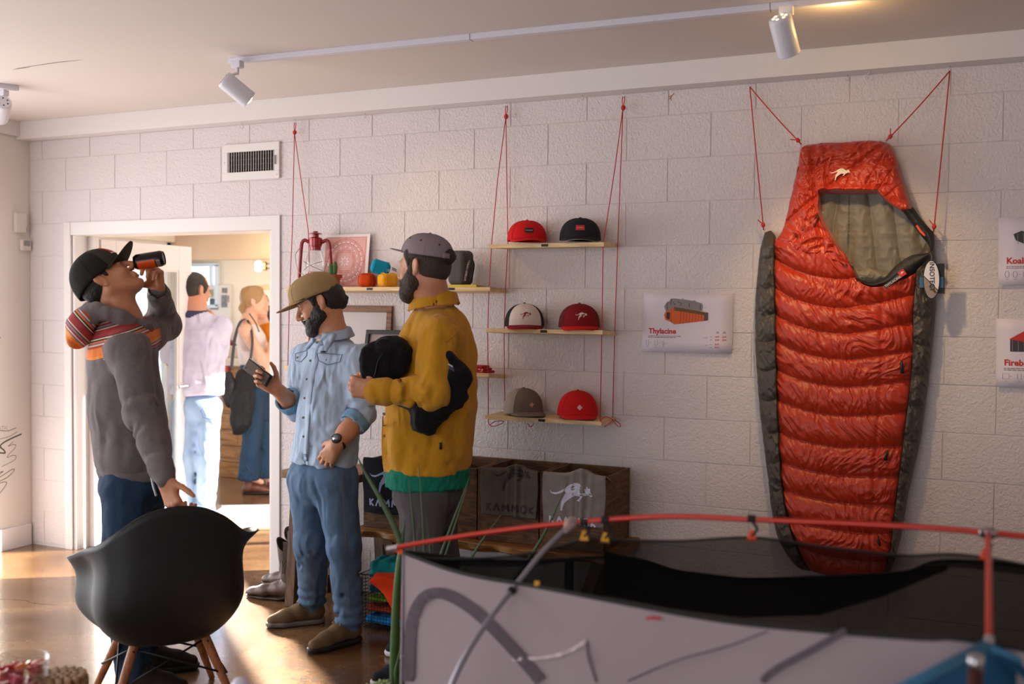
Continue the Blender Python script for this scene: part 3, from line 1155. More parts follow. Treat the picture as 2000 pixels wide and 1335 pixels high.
# ------------------------------------------------------------------ hanging shelves and what stands on them
M_PINE = wood('pine_board', (236, 208, 160), (214, 178, 124), 5, (1, 14, 14), .5)
M_ROPE = mat('red_cord', (196, 44, 38), .7, bump=.3, bscale=900)
M_BADGE = mat('black_badge', (28, 26, 26), .5)
FY, BY = -.215, -.016
class Shelf:
 def __init__(s, label, fl, fr, br, badges=(), th=.02):
  f = at(*fr, Y=FY)
  b = at(*br, Y=BY)
  l = at(*fl, Y=FY)
  s.x0, s.x1, s.zf, s.zb = l[0], f[0], f[2], b[2]
  root = thing('hanging_shelf', label, 'shelf', ((s.x0 + s.x1) / 2, (FY + BY) / 2, (s.zf + s.zb) / 2 - th), 'pine shelves hung on red cord')
  sl = math.atan2(s.zb - s.zf, BY - FY)
  s.R = rotx(sl)
  m = MB()
  c = np.array([(s.x0 + s.x1) / 2, (FY + BY) / 2, (s.zf + s.zb) / 2 - th / 2])
  m.box(c, (s.x1 - s.x0, (BY - FY) / math.cos(sl), th), s.R, .0015)
  m.build('board', M_PINE, root)
  for px in badges:
   p = at(px[0], px[1], Y=FY)
   MB().box((p[0], FY - .001, s.zf - th / 2), (.034, .002, .012), s.R).build('maker_badge', M_BADGE, root)
 def z(s, y):
  return s.zf + (s.zb - s.zf) * (y - FY) / (BY - FY)
SR1 = Shelf('top pine shelf of the cap rack carrying a red and a black cap', (954, 477), (1179.7, 472.5), (1212.4, 474.8), [(1064, 477)])
SR2 = Shelf('middle pine shelf of the cap rack carrying two kangaroo caps', (949, 644.4), (1177, 644.8), (1206, 647.5), [(1062, 649)])
SR3 = Shelf('bottom pine shelf of the cap rack carrying grey and red caps', (947, 814), (1174.6, 823), (1204, 815), [(1058, 822)])
SL1 = Shelf('long pine shelf with lantern, cactus and coloured stuff sacks', (557, 562), (957.3, 560), (997.7, 565), [(722, 565), (882, 564)])
SL2 = Shelf('long pine shelf with picture frames behind the two bearded men', (555, 711), (955, 728.7), (994, 731))
def screw_hook(root, p, s=1.0):
 m = MB()
 p = np.array(p)
 P = [p + np.array([0, 0, .004]), p - np.array([0, 0, .006])] + [p + np.array([math.sin(a) * .007 * s, 0, -.013 * s - .002 + math.cos(a) * .007 * s - .0]) for a in np.linspace(0, 1.6 * PI, 12)]
 m.tube(P, .0014, 6)
 return m
def hook_thing(px, py, label, s=1.0, grp='empty screw hooks under the beam'):
 p = at(px, py, Z=2.571)
 p[1] = min(max(p[1], -.095), -.012)
 root = thing('screw_hook', label, 'hook', tuple(p), grp)
 screw_hook(root, p, s).build('wire', M_STEEL, root, True)
for px, py, lb in ((713, 221, 'tiny empty screw hook above the mandala print'), (847, 211, 'tiny empty screw hook above the man in yellow'), (1137, 186, 'tiny empty screw hook above the cap rack, left of its right cord'),
    (1296, 174, 'tiny empty screw hook above the poster, right of the cap rack'), (1655, 147, 'tiny empty screw hook beside the large white hook')):
 hook_thing(px, py, lb)
hook_thing(472, 239, 'round empty ring hook under the beam above the air vent', 1.7, None)
p = at(1697, 141, Z=2.571)
t = thing('ceiling_hook', 'large white open hook under the beam above the sleeping bag', 'hook', tuple(p))
m = MB()
m.tube(spline([p + [0, -.0, .003], p + [0, 0, -.006], p + [-.012, -.002, -.014], p + [-.016, -.004, -.026], p + [-.004, -.005, -.037], p + [.012, -.004, -.033], p + [.018, -.002, -.022]], 6), .0026, 8)
m.build('wire', M_WHITEMETAL, t, True)
def sling(label, hook, front, back, tails):
 h = at(*hook, Z=2.571)
 h[1] = -.035
 root = thing('cord_sling', label, 'cord', tuple(h), 'red cords holding the pine shelves')
 screw_hook(root, h, 1.1).build('hook', M_STEEL, root, True)
 k = h + np.array([0, -.006, -.075])
 m = MB()
 m.tube(spline([h + [.004, 0, -.018], h + [.006, -.003, -.04], k], 5), .0022, 6)
 m.tube(spline([h + [-.004, 0, -.018], h + [-.005, -.003, -.04], k], 5), .0022, 6)
 m.build('loop', M_ROPE, root, True)
 q = Field()
 q.ell(k, (.007, .007, .010))
 q.ell(k + [.003, 0, .006], (.006, .006, .005))
 sdf_obj('knot', q, .0022, M_ROPE, root)
 for nm, pts, Y in (('front', front, -.2), ('back', back, -.035)):
  P = [k] + [at(x, y, Y=Y) for x, y in pts]
  m = MB()
  m.tube(P, .0022, 6)
  m.build('strand', M_ROPE, root, True)
 for x, y, Y in [(a, b, -.2) for a, b in front[1:]] + [(a, b, -.035) for a, b in back[1:]]:
  pass
 if tails:
  for tl in tails:
   m = MB()
   m.tube(spline([at(*q_) if False else at(q_[0], q_[1], Y=q_[2]) for q_ in tl], 6), .002, 6)
   m.build('loose_end', M_ROPE, root, True)
 return root
sling('red cord holding the left ends of the long shelves beside the doorway', (587, 236),
 [(571, 450), (566, 562), (562, 722)], [(602, 450), (606, 562), (603, 722)], None)
sling('red cord shared by the long shelves and the cap rack', (988, 199),
 [(972, 350), (960, 478), (955, 565), (952.5, 650), (954, 826)], [(992, 478), (987, 566), (984.5, 650), (985, 735), (987, 817)],
 [[(954, 826, -.2), (960, 832, -.205), (972, 830, -.215), (984, 823, -.2), (968, 822, -.215), (957, 829, -.21)], [(1030, 826, -.2), (1036, 833, -.21), (1043, 827, -.2)], [(987, 806, -.06), (975, 815, -.14), (968, 818, -.18)]])
sling('red cord holding the right ends of the cap rack', (1221, 183),
 [(1200, 335), (1178, 478), (1175.5, 650), (1172, 828)], [(1206.5, 478), (1200.5, 650), (1196.5, 819)],
 [[(1172, 828, -.2), (1176, 817, -.23), (1186, 814, -.22), (1196, 820, -.2), (1188, 828, -.21), (1180, 833, -.21)], [(1196, 818, -.05), (1203, 828, -.06), (1210, 833, -.07), (1211, 828, -.07), (1200, 819, -.06)]])
# ---- baseball caps
class CapShape:
 """crown surface in a local frame: +X front, Z up"""
 def __init__(s, a=.098, b=.105, H=.103, p=2.5, q=2.3, tip=0.0):
  s.a, s.b, s.H, s.p, s.q, s.tip = a, b, H, p, q, tip
 def P(s, th, z, lift=0.0):
  zz = min(max(z / s.H, 0), 1)
  r = (1 - zz ** s.p) ** (1 / s.q)
  fx = math.cos(th)
  r2 = r * (1 + .04 * max(fx, 0) * zz)
  x, y = (s.b + lift) * r2 * fx, (s.a + lift) * r2 * math.sin(th)
  return np.array([x - s.tip * zz, y, z + lift * zz ** 3])
 def crown(s, t0, t1, n=24, m=14):
  zs = s.H * np.sin(np.linspace(0, PI / 2, m)) ** .9
  return np.array([[s.P(t, z) for z in zs] for t in np.linspace(t0, t1, n)])
 def brim(s, L=.07, drop=.012, curve=.02, spread=1.12, lift=0.0, n=21, m=8):
  G = []
  for t in np.linspace(-spread, spread, n):
   row = []
   e = math.cos(t / spread * PI / 2) ** .6
   for k in np.linspace(0, 1, m):
    base = s.P(t, 0.004)
    d = L * k * e
    x = base[0] + d
    y = base[1] * (1 - .04 * k)
    z = .004 - drop * k * e - curve * (y / s.a) ** 2 * (.25 + .75 * k) + curve * (math.sin(spread) ** 2) * .25 + lift
    row.append((x, y, z))
   G.append(row)
  return np.array(G)
def place(G, R, o):
 return np.asarray(G) @ np.asarray(R).T + np.asarray(o)
def shelf_cap(label, px, py, shelf, yc, turn, cs, front, side, brim_m, button=None, patch=None, edge=None, stripe=None):
 """px, py: middle of the cap's foot on the shelf edge"""
 o = at(px, py, Y=yc)
 o[2] = shelf.z(yc) + .0145
 face = nrm([CPOS[0] - o[0], CPOS[1] - o[1], 0])
 R = np.stack([face, np.cross([0, 0, 1], face), [0, 0, 1]], 1) @ rotz(turn)
 root = thing('baseball_cap', label, 'cap', (o[0], o[1], shelf.z(yc)), 'caps displayed on the pine rack')
 A = .95
 MB().grid(place(cs.crown(-A, A), R, o)).build('front_panel', front, root, True)
 MB().grid(place(cs.crown(A, 2 * PI - A, 40), R, o)).build('back_panel', side, root, True)
 MB().sheet(place(cs.brim(), R, o), .0035).build('brim', brim_m, root, True)
 if edge:
  g = cs.brim(lift=-.0035)
  MB().sheet(place(g, R, o), .002).build('brim_underside', edge, root, True)
 top = cs.P(0, cs.H)
 q = MB()
 q.lathe([(.007, -.002), (.0065, .002), (.003, .0045), (.0005, .005)], 12, None, R @ top + o)
 q.build('button', button or side, root, True)
 g = [place([cs.P(t, z, .0006) for z in np.linspace(.005, cs.H * .985, 12)], R, o) for t in (-A, A)]
 for P in g:
  MB().tube(P, .0009, 5).build('seam', side, root, True)
 hb = [R @ cs.P(t, .004, .0012) + o for t in np.linspace(-1.1, 1.1, 20)]
 MB().tube(hb, .0012, 5).build('brim_stitch', side, root, True)
 def fn(u, v, l):
  z = cs.H * .48 + v
  return R @ cs.P(u / cs.a, z, .0012 + l) + o
 if patch:
  patch(root, fn)
 return root
def label_patch(bg, fg, w=.044, h=.024, z=-.002):
 def f(root, fn):
  m = MB()
  us = np.linspace(-w / 2, w / 2, 7)
  m.grid([[fn(u, v + z, 0) for v in (-h / 2, 0, h / 2)] for u in us])
  o = m.build('label_patch', bg, root)
  m = MB()
  for pl in stroke_word('KAMMOK', .0045, 0):
   m.ribbon([(a, b + z) for a, b in densify(pl, .002)], .0009, fn, .0008)
  m.build('lettering', fg, o)
 return f
def kang_patch(fg, w=.062, z=.0):
 def f(root, fn):
  m = MB()
  m.poly([(x * w, y * w + z) for x, y in KANG], lambda u, v, l: fn(u, v, l))
  m.build('kangaroo_emblem', fg, root)
 return f
def diamond_patch(bg, fg, w=.026, z=-.012):
 def f(root, fn):
  m = MB()
  c = w / 2
  m.poly([(c, z), (0, c + z), (-c, z), (0, z - c)], fn)
  o = m.build('diamond_emblem', bg, root)
  m = MB()
  c *= .72
  m.ribbon([(c, z), (0, c + z), (-c, z), (0, z - c), (c, z)], .0012, fn, .0007)
  m.ribbon([(c * .5, z), (0, c * .5 + z), (-c * .5, z), (0, z - c * .5), (c * .5, z)], .0012, fn, .0007)
  m.ribbon([(-c * .3, z), (c * .3, z)], .0012, fn, .0007)
  m.build('diamond_lines', fg, o)
 return f
def cloth(name, rgb, **k):
 d = dict(rough=.85, bump=.25, bscale=700, spec=.2, var=.05, vscale=14)
 d.update(k)
 return mat(name, rgb, **d)
M_CRED = cloth('cap_red', (196, 28, 30))
M_CRED2 = cloth('cap_red_bright', (206, 26, 32))
M_CBLK = cloth('cap_black', (38, 37, 42))
M_CNAVY = cloth('cap_navy_mesh', (44, 44, 54), bump=.6, bscale=500)
M_CWHT = cloth('cap_white', (226, 212, 208))
M_CMAR = cloth('cap_maroon', (128, 24, 28))
M_CMARM = cloth('cap_maroon_mesh', (110, 40, 42), bump=.6, bscale=500)
M_CGRY = cloth('cap_grey', (116, 104, 96))
M_CGRYL = cloth('cap_light_grey', (158, 146, 138))
M_PINKP = mat('pink_print', (220, 110, 106), .7)
M_OFFP = mat('off_white_print', (226, 214, 210), .7)
M_REDP = mat('red_print', (196, 44, 44), .7)
M_MARP = mat('dark_red_print', (140, 32, 36), .7)
low = CapShape(.097, .102, .101, 2.4, 2.5)
tall = CapShape(.097, .102, .113, 2.7, 2.1)
yc = -.118
shelf_cap('red five panel cap with small black label on the top rack shelf', 1029, 472, SR1, yc, .12, low, M_CRED2, M_CRED, M_CRED2, M_CRED, label_patch(M_BADGE, M_OFFP))
shelf_cap('black cap with small red label on the top rack shelf', 1133, 471, SR1, yc, .0, CapShape(.099, .102, .105, 2.4, 2.5), M_CBLK, M_CBLK, M_CBLK, M_CBLK, label_patch(M_REDP, M_OFFP, z=.002), edge=M_CGRYL)
shelf_cap('white fronted trucker cap with dark mesh sides and red kangaroo', 1024, 641, SR2, yc, .06, tall, M_CWHT, M_CNAVY, M_CMAR, M_CNAVY, kang_patch(M_MARP), edge=M_CRED)
shelf_cap('maroon trucker cap with white kangaroo on the middle rack shelf', 1131, 641, SR2, yc, .10, CapShape(.099, .102, .114, 2.7, 2.1), M_CMAR, M_CMARM, M_CRED, M_CMAR, kang_patch(M_OFFP), edge=M_CRED)
shelf_cap('grey five panel cap with light side panels and pink diamond emblem', 1022, 812, SR3, yc, .42, CapShape(.096, .102, .118, 2.4, 2.3), M_CGRY, M_CGRYL, M_CGRY, M_CGRY, diamond_patch(M_PINKP, M_OFFP))
shelf_cap('plain red cap with pale diamond emblem on the bottom rack shelf', 1128, 815, SR3, yc, .1, CapShape(.098, .102, .118, 2.3, 2.3), M_CRED, M_CRED2, M_CRED, M_CRED, diamond_patch(M_OFFP, M_PINKP))
# ---- red lantern
M_LRED = mat('lantern_red_enamel', (150, 22, 24), .25, .2, coat=.5)
M_GLASS = glass('clear_glass', (255, 255, 255), .0, True, .98, .06)
M_WIRE = mat('wire_grey', (150, 140, 135), .3, 1)
ly = -.105
lc = at(616, 565, Y=ly)
lc[2] = SL1.z(ly)
S = np.array([lc[0], lc[1], lc[2]])
hs = at(616, 453, Y=ly)[2] - lc[2]
k = hs / .262
t = thing('hurricane_lantern', 'red metal hurricane lantern with clear glass globe on the long shelf', 'lantern', tuple(S))
def L(prof):
 return [(r * k, z * k) for r, z in prof]
MB().lathe(L([(.05, 0), (.058, .004), (.06, .012), (.058, .034), (.045, .046), (.03, .05), (.02, .052)]), 28, None, S).build('fuel_tank', M_LRED, t, 'auto')
MB().lathe(L([(.026, .05), (.028, .062), (.035, .068), (.035, .074), (.02, .078)]), 24, None, S).build('burner', M_LRED, t, 'auto')
MB().lathe(L([(.036, .072), (.045, .095), (.047, .115), (.043, .14), (.033, .168), (.026, .182)]), 28, None, S, caps=False).build('globe', M_GLASS, t, True)
MB().lathe(L([(.025, .176), (.026, .192), (.029, .195), (.029, .199), (.031, .2), (.032, .232), (.027, .236), (.02, .238)]), 28, None, S).build('chimney', M_LRED, t, 'auto')
MB().lathe(L([(.016, .238), (.016, .25), (.029, .252), (.03, .255), (.02, .259), (.01, .261), (.012, .265)]), 24, None, S).build('vent_cap', M_LRED, t, 'auto')
e = CR.copy()
e[2] = 0
e = nrm(e)
for sg in (-1, 1):
 P = [S + e * sg * .03 * k + np.array([0, 0, .214 * k]), S + e * sg * .05 * k + np.array([0, 0, .224 * k]), S + e * sg * .063 * k + np.array([0, 0, .21 * k]), S + e * sg * .068 * k + np.array([0, 0, .17 * k]),
  S + e * sg * .074 * k + np.array([0, 0, .08 * k]), S + e * sg * .074 * k + np.array([0, 0, .04 * k]), S + e * sg * .05 * k + np.array([0, 0, .022 * k])]
 MB().tube(spline(P, 6), .0085 * k, 10).build('side_tube', M_LRED, t, True)
for sg in (-1, 1):
 P = [S + e * sg * .072 * k + np.array([0, -.006, .185 * k]), S + e * sg * .078 * k + np.array([0, -.03, .15 * k]), S + e * sg * .06 * k + np.array([0, -.04, .08 * k]), S + e * sg * .03 * k + np.array([0, -.045, .06 * k])]
 MB().tube(spline(P, 6), .0016, 6).build('wire_handle', M_WIRE, t, True)
 P = [S + e * sg * -.044 * k + np.array([0, -.022, .125 * k]), S + e * sg * .0 * k + np.array([0, -.05, .105 * k]), S + e * sg * .044 * k + np.array([0, -.022, .082 * k])]
 MB().tube(spline(P, 6), .0013, 6).build('wire_guard', mat('dark_wire', (70, 40, 36), .4, .8), t, True)
# ---- cactus in terracotta pot
cy = -.155
cc = at(651, 561, Y=cy)
cc[2] = SL1.z(cy)
t = thing('potted_cactus', 'small two padded cactus in a terracotta pot on the long shelf', 'plant', tuple(cc))
M_TERRA = mat('terracotta', (168, 88, 52), .8, var=.08, vscale=20, bump=.1, bscale=80)
MB().lathe([(.03, 0), (.039, .003), (.041, .010), (.039, .011)], 28, None, cc).build('saucer', M_TERRA, t, 'auto')
MB().lathe([(.030, .009), (.038, .05), (.045, .051), (.0465, .053), (.0475, .068), (.044, .069), (.042, .062)], 28, None, cc).build('pot', M_TERRA, t, 'auto')
MB().lathe([(.041, .058), (.02, .062), (.001, .063)], 20, None, cc).build('soil', mat('soil', (60, 44, 34), .95, bump=.5, bscale=120), t, True)
M_CACT = mat('cactus_green', (62, 104, 48), .6, bump=.25, bscale=260, var=.12, vscale=25)
ex = e
Rc = np.stack([ex, [ex[1] * -1, ex[0], 0], [0, 0, 1]], 1)
for ox, oz, rx, rz, til in ((-.012, .092, .0145, .034, -.08), (.008, .098, .014, .042, .06)):
 F = Field()
 F.ell((0, 0, 0), (rx, .0095, rz), k=0)
 F.disp(lambda P: (-.0006 * np.cos(P[:, 2] * 700) * np.cos(P[:, 0] * 700)).astype(np.float32))
 o = sdf_obj('cactus_pad', F, .0022, M_CACT, t, Rc @ roty(til), cc + ex * ox + np.array([0, 0, oz]))
m = MB()
for i in range(60):
 sg = rnd.choice([(-.012, .092, .0145, .034), (.008, .098, .014, .042)])
 a, b = rnd.uniform(0, 2 * PI), rnd.uniform(-1.3, 1.3)
 n_ = np.array([math.cos(b) * math.cos(a) * sg[2], math.cos(b) * math.sin(a) * .0095, math.sin(b) * sg[3]])
 p0 = cc + ex * sg[0] + np.array([0, 0, sg[1]]) + Rc @ n_
 p1 = p0 + Rc @ (nrm(n_ / np.array([sg[2], .0095, sg[3]]) ** 1) * .005)
 m.tube([p0, p1], [.0003, .0001], 3, False)
o = m.build('spines', mat('spine_cream', (214, 206, 170), .6), t)
o['kind'] = 'stuff'
# ---- pink mandala print leaning on the wall
py_ = -.05
a, b, c_ = at(632, 459, Y=py_ + .02), at(723, 456, Y=py_ + .02), at(722, 561, Y=py_ - .01)
t = thing('art_print', 'pink mandala print on white paper leaning on the wall behind the cactus', 'print', ((a[0] + b[0]) / 2, py_, SL1.z(py_)))
zb, zt = SL1.z(py_), (a[2] + b[2]) / 2
W, H = b[0] - a[0], zt - zb
x0 = a[0]
def prf(u, v, l=0.0):
 """u, v in 0..1"""
 return np.array([x0 + u * W, py_ - .014 + v * .036 - l, zb + v * H])
MB().sheet([[prf(u, v) for v in (0, .5, 1)] for u in (0, .5, 1)], .0018).build('paper', mat('print_paper', (236, 226, 222), .7), t)
M_PK = mat('print_pink', (230, 176, 168), .75)
M_PK2 = mat('print_rose', (206, 104, 98), .75)
MB().grid([[prf(u, v, .0015) for v in (.045, .955)] for u in (.06, .94)]).build('pink_ground', M_PK, t)
m = MB()
asp = W / H
def ring(r, w, n=48, mb=None, a0=0, k=1):
 P = [(.5 + r * math.cos(q), .5 + r * math.sin(q) * asp) for q in np.linspace(a0, a0 + 2 * PI, n + 1)]
 mb.ribbon(P, w, prf, .002)
mw = MB()
for r, w in ((.41, .008), (.38, .004), (.33, .008), (.30, .004)):
 ring(r, w, 48, m)
ring(.355, .022, 48, mw)
for n, r, s_ in ((24, .355, .014), (16, .27, .02), (12, .40, .012)):
 for q in range(n):
  an = 2 * PI * q / n
  cx_, cy_ = .5 + r * math.cos(an), .5 + r * math.sin(an) * asp
  (m if n != 16 else mw).poly([(cx_ + s_, cy_), (cx_, cy_ + s_ * asp), (cx_ - s_, cy_), (cx_, cy_ - s_ * asp)], lambda u, v, l: prf(u, v, .0025))
for s_ in (.2, .17):
 m.ribbon([(.5 - s_, .5 - s_ * asp), (.5 + s_, .5 - s_ * asp), (.5 + s_, .5 + s_ * asp), (.5 - s_, .5 + s_ * asp), (.5 - s_, .5 - s_ * asp)], .007, prf, .0021)
 m.ribbon([(.5 - s_ * 1.4, .5), (.5, .5 + s_ * 1.4 * asp), (.5 + s_ * 1.4, .5), (.5, .5 - s_ * 1.4 * asp), (.5 - s_ * 1.4, .5)], .006, prf, .0022)
for q in range(8):
 an = 2 * PI * q / 8
 mw.poly([(.5 + .11 * math.cos(an + d_) * f_, .5 + .11 * math.sin(an + d_) * f_ * asp) for d_, f_ in ((0, 1), (.3, .6), (0, .25), (-.3, .6))], lambda u, v, l: prf(u, v, .0024))
for u0, v0, u1, v1 in ((.08, .06, .92, .06), (.92, .06, .92, .94), (.92, .94, .08, .94), (.08, .94, .08, .06)):
 m.ribbon([(u0, v0), (u1, v1)], .006, prf, .002)
for q in range(70):
 u, v = rnd.uniform(.1, .9), rnd.uniform(.08, .92)
 if (u - .5) ** 2 + ((v - .5) / asp) ** 2 > .18:
  (m if q % 2 else mw).poly([(u + .012, v), (u, v + .009), (u - .012, v), (u, v - .009)], lambda a_, b_, l: prf(a_, b_, .0022))
m.build('mandala_lines', M_PK2, t)
mw.build('mandala_light', mat('print_light', (240, 222, 216), .75), t)
# ---- stuff sacks
def sack(name, label, c, half, axis, mt, rad, grp, seam=True, tagc=None, floor=None):
 R = frame(np.cross(axis, (0, 0, 1)), axis)
 root = thing(name, label, 'stuff sack', (c[0], c[1], c[2] - half[0]), grp)
 F = Field()
 F.box((0, 0, 0), half, None, rad, 0)
 F.disp(lambda P: (.0025 * ridged(P * np.float32(22), 2)).astype(np.float32))
 F.disp(lambda P: (.003 * np.exp(-((np.abs(P[:, 2]) - (half[2] - rad * .6)) / .003) ** 2)).astype(np.float32))
 sdf_obj('bag', F, .0035, mt, root, R, c)
 if seam:
  for s_ in (-1, 1):
   m = MB()
   rr = min(half[0], half[1])
   P = []
   for q in np.linspace(0, 2 * PI, 33):
    x, y = math.cos(q), math.sin(q)
    sc_ = (abs(x) ** 3.2 + abs(y) ** 3.2) ** (-1 / 3.2)
    P.append(c + R @ np.array([x * sc_ * half[0] * 1.0, y * sc_ * half[1] * 1.0, s_ * (half[2] - rad * .6)]))
   m.tube(P, .0018, 6)
   m.build('seam', mt, root, True)
 return root, R
M_SO = cloth('sack_orange', (206, 72, 22), bump=.1)
M_SY = cloth('sack_yellow', (232, 164, 44), bump=.1)
M_SB = cloth('sack_blue', (22, 142, 178), bump=.1)
G1 = 'small round stuff sacks piled on the long shelf'
sy = -.13
zs = SL1.z(sy)
s1, s2, s3 = at(718, 544, Y=sy), at(755, 544, Y=sy), at(743, 514, Y=sy)
r1 = .0385
sack('stuff_sack', 'orange round stuff sack on the long shelf, left of the yellow one', np.array([s1[0], sy, zs + r1]), (r1, r1 * .95, .052), nrm(CFW * [1, 1, 0] + .2 * CR), M_SO, .026, G1)
rt, Rs = sack('stuff_sack', 'yellow round stuff sack on the long shelf beside the orange one', np.array([s2[0] + .004, sy + .004, zs + r1]), (r1, r1, .05), nrm(CR * [1, 1, 0] * .75 + .66 * CFW * [1, 1, 0]), M_SY, .026, G1)
ax3 = nrm(CR * .9 + np.array([0, 0, -.28]) + .2 * CFW)
rt, Rs = sack('stuff_sack', 'blue round stuff sack balanced on the orange and yellow ones', np.array([s3[0], sy, zs + r1 * 2.74]), (r1, r1, .05), ax3, M_SB, .026, G1)
p = np.array([s3[0], sy, zs + r1 * 2.75]) + ax3 * .045 - CFW * .036
m = MB()
for z in (-.008, -.003, .002):
 m.box(p + np.array([0, 0, z]) - CFW * .004, (.016, .0006, .0014), frame(CR, (0, 0, 1)))
m.build('print', M_OFFP, rt)
pt = at(770, 526, Y=sy - .045)
MB().sheet([[pt + CR * u * .012 + np.array([0, 0, v * .008 - u * .006]) for v in (-1, 0, 1)] for u in (-1, 0, 1)], .001).build('hang_tag', mat('tag_grey', (120, 116, 130), .6), rt)
gy = -.12
gb = at(903, 553, Y=gy)
bk = thing('book', 'thin yellow book lying under the grey stuff sack', 'book', (gb[0], gy, SL1.z(gy)))
bx0, bx1 = at(872, 557, Y=-.2)[0], at(926, 557, Y=-.2)[0]
bth = .012
m = MB()
m.box(((bx0 + bx1) / 2 + .012, -.115, SL1.z(-.115) + bth / 2), (bx1 - bx0, .17, bth), SL1.R, .001)
m.build('cover', mat('book_yellow', (214, 186, 40), .5), bk)
MB().box(((bx0 + bx1) / 2 + .014, -.115, SL1.z(-.115) + bth / 2), (bx1 - bx0 + .001, .166, bth * .7), SL1.R).build('pages', mat('paper_edge', (170, 140, 80), .8), bk)
gz = SL1.z(gy) + bth
gh = at(903, 489, Y=gy)[2] - gz
t = thing('stuff_sack', 'grey cylindrical stuff sack with patterned strap standing on the yellow book', 'stuff sack', (gb[0], gy, gz))
F = Field()
gx = at(900, 520, Y=gy)[0]
F.box((gx, gy, gz + gh / 2), (.056, .05, gh / 2), rotz(-.2), .03, 0)
F.disp(lambda P: (.003 * ridged(P * np.float32(20), 2)).astype(np.float32))
M_SG = cloth('sack_grey', (82, 78, 76), bump=.15)
sdf_obj('bag', F, .004, M_SG, t)
st = spline([at(x, y, Y=gy - .055) for x, y in ((917, 508), (914, 518), (910, 536), (908, 548))], 5)
m = MB()
m.sheet([[p_ + CR * u for u in (-.005, 0, .005)] for p_ in st], .003)
m.build('strap', mat('strap_white_pattern', (150, 130, 120), .7, var=.9, vscale=120), t)
st = spline([at(x, y, Y=gy - .045) for x, y in ((921, 505), (925, 516), (923, 532), (919, 550))], 5)
MB().tube(st, .006, 8).build('dark_strap', M_CBLK, t, True)
# ---- frames on the lower long shelf
def picture(label, px0, px1, pyt, yb, yt, fw, fm, inner, depth, name='picture_frame', extra=None):
 a, b = at(px0, pyt, Y=yt), at(px1, pyt, Y=yt)
 zt = (at(px1, pyt, Y=yt))[2]
 zb = SL2.z(yb)
 root = thing(name, label, 'frame', ((a[0] + b[0]) / 2, yb, zb), 'frames leaning on the lower long shelf')
 W, x0 = b[0] - a[0], a[0]
 H = math.hypot(zt - zb, yt - yb)
 R = rotx(-math.atan2(yt - yb, zt - zb))
 def P(u, v, w):
  return np.array([x0 + u, yb, zb]) + R @ np.array([0, w, v])
 for nm, u, v, su, sv in (('rail', W / 2, H - fw / 2, W, fw), ('rail', W / 2, fw / 2, W, fw), ('stile', fw / 2, H / 2, fw, H - 2 * fw), ('stile', W - fw / 2, H / 2, fw, H - 2 * fw)):
  MB().box(P(u, v, depth / 2), (su, depth, sv), R, .003).build(nm, fm, root)
 MB().box(P(W / 2, H / 2, depth * .65), (W - 2 * fw, .003, H - 2 * fw), R).build('panel', inner, root)
 return root, P, W, H
M_FW = wood('walnut_frame', (140, 88, 44), (96, 56, 28), 8, (1, 10, 10), .4)
picture('wood framed pale board leaning on the wall behind the blue shirt', 606, 766, 597, -.05, -.016, .034, M_FW, mat('pale_board', (196, 186, 184), .4), .022)
root, P, W, H = picture('small black framed picture leaning in front of the wood framed board', 715, 812, 645, -.13, -.085, .022, mat('black_frame', (38, 36, 36), .4), mat('grey_picture', (150, 132, 132), .35), .02)
MB().add([P(u, v, .0105) for u, v in ((.03, .03), (W - .03, .03), (W - .03, .07), (.03, .055))], [(0, 1, 2, 3)]).build('picture_print', mat('picture_dark', (118, 108, 100), .6), root)
MB().add([P(u, v, .0105) for u, v in ((W * .62, .06), (W * .62 + .002, .06), (W * .62 + .002, H - .03), (W * .62, H - .03))], [(0, 1, 2, 3)]).build('picture_line', mat('picture_line', (100, 90, 90), .6), root)
# ---- folded red bandana at the right end of the lower long shelf
by_ = -.12
b0, b1 = at(925, 727, Y=by_), at(958, 727, Y=by_)
zz = SL2.z(by_)
t = thing('bandana', 'folded red bandana with white pattern at the right end of the shelf', 'bandana', ((b0[0] + b1[0]) / 2, by_, zz))
for k_ in range(3):
 F = Field()
 F.box(((b0[0] + b1[0]) / 2 - .02 - .004 * k_, by_, zz + .0075 + .0125 * k_), (.062 - .006 * k_, .06 - .004 * k_, .0072), rotz(.08 * (k_ - 1)), .006, 0)
 F.disp(lambda P: (.0025 * fbm(P * np.float32(40), 2)).astype(np.float32))
 sdf_obj('fold', F, .003, mat('bandana_red', (176, 26, 38), .8, var=.0), t)
m = MB()
xe = (b0[0] + b1[0]) / 2 - .02
for q in range(26):
 x, z = rnd.uniform(-.055, .055), rnd.uniform(.006, .034)
 s_ = rnd.uniform(.002, .004)
 m.poly([(x + s_, z), (x, z + s_), (x - s_, z), (x, z - s_)], lambda u, v, l: np.array([xe + u, by_ - .0625 + .004 * (v > .02), zz + v]))
o = m.build('paisley', M_OFFP, t)
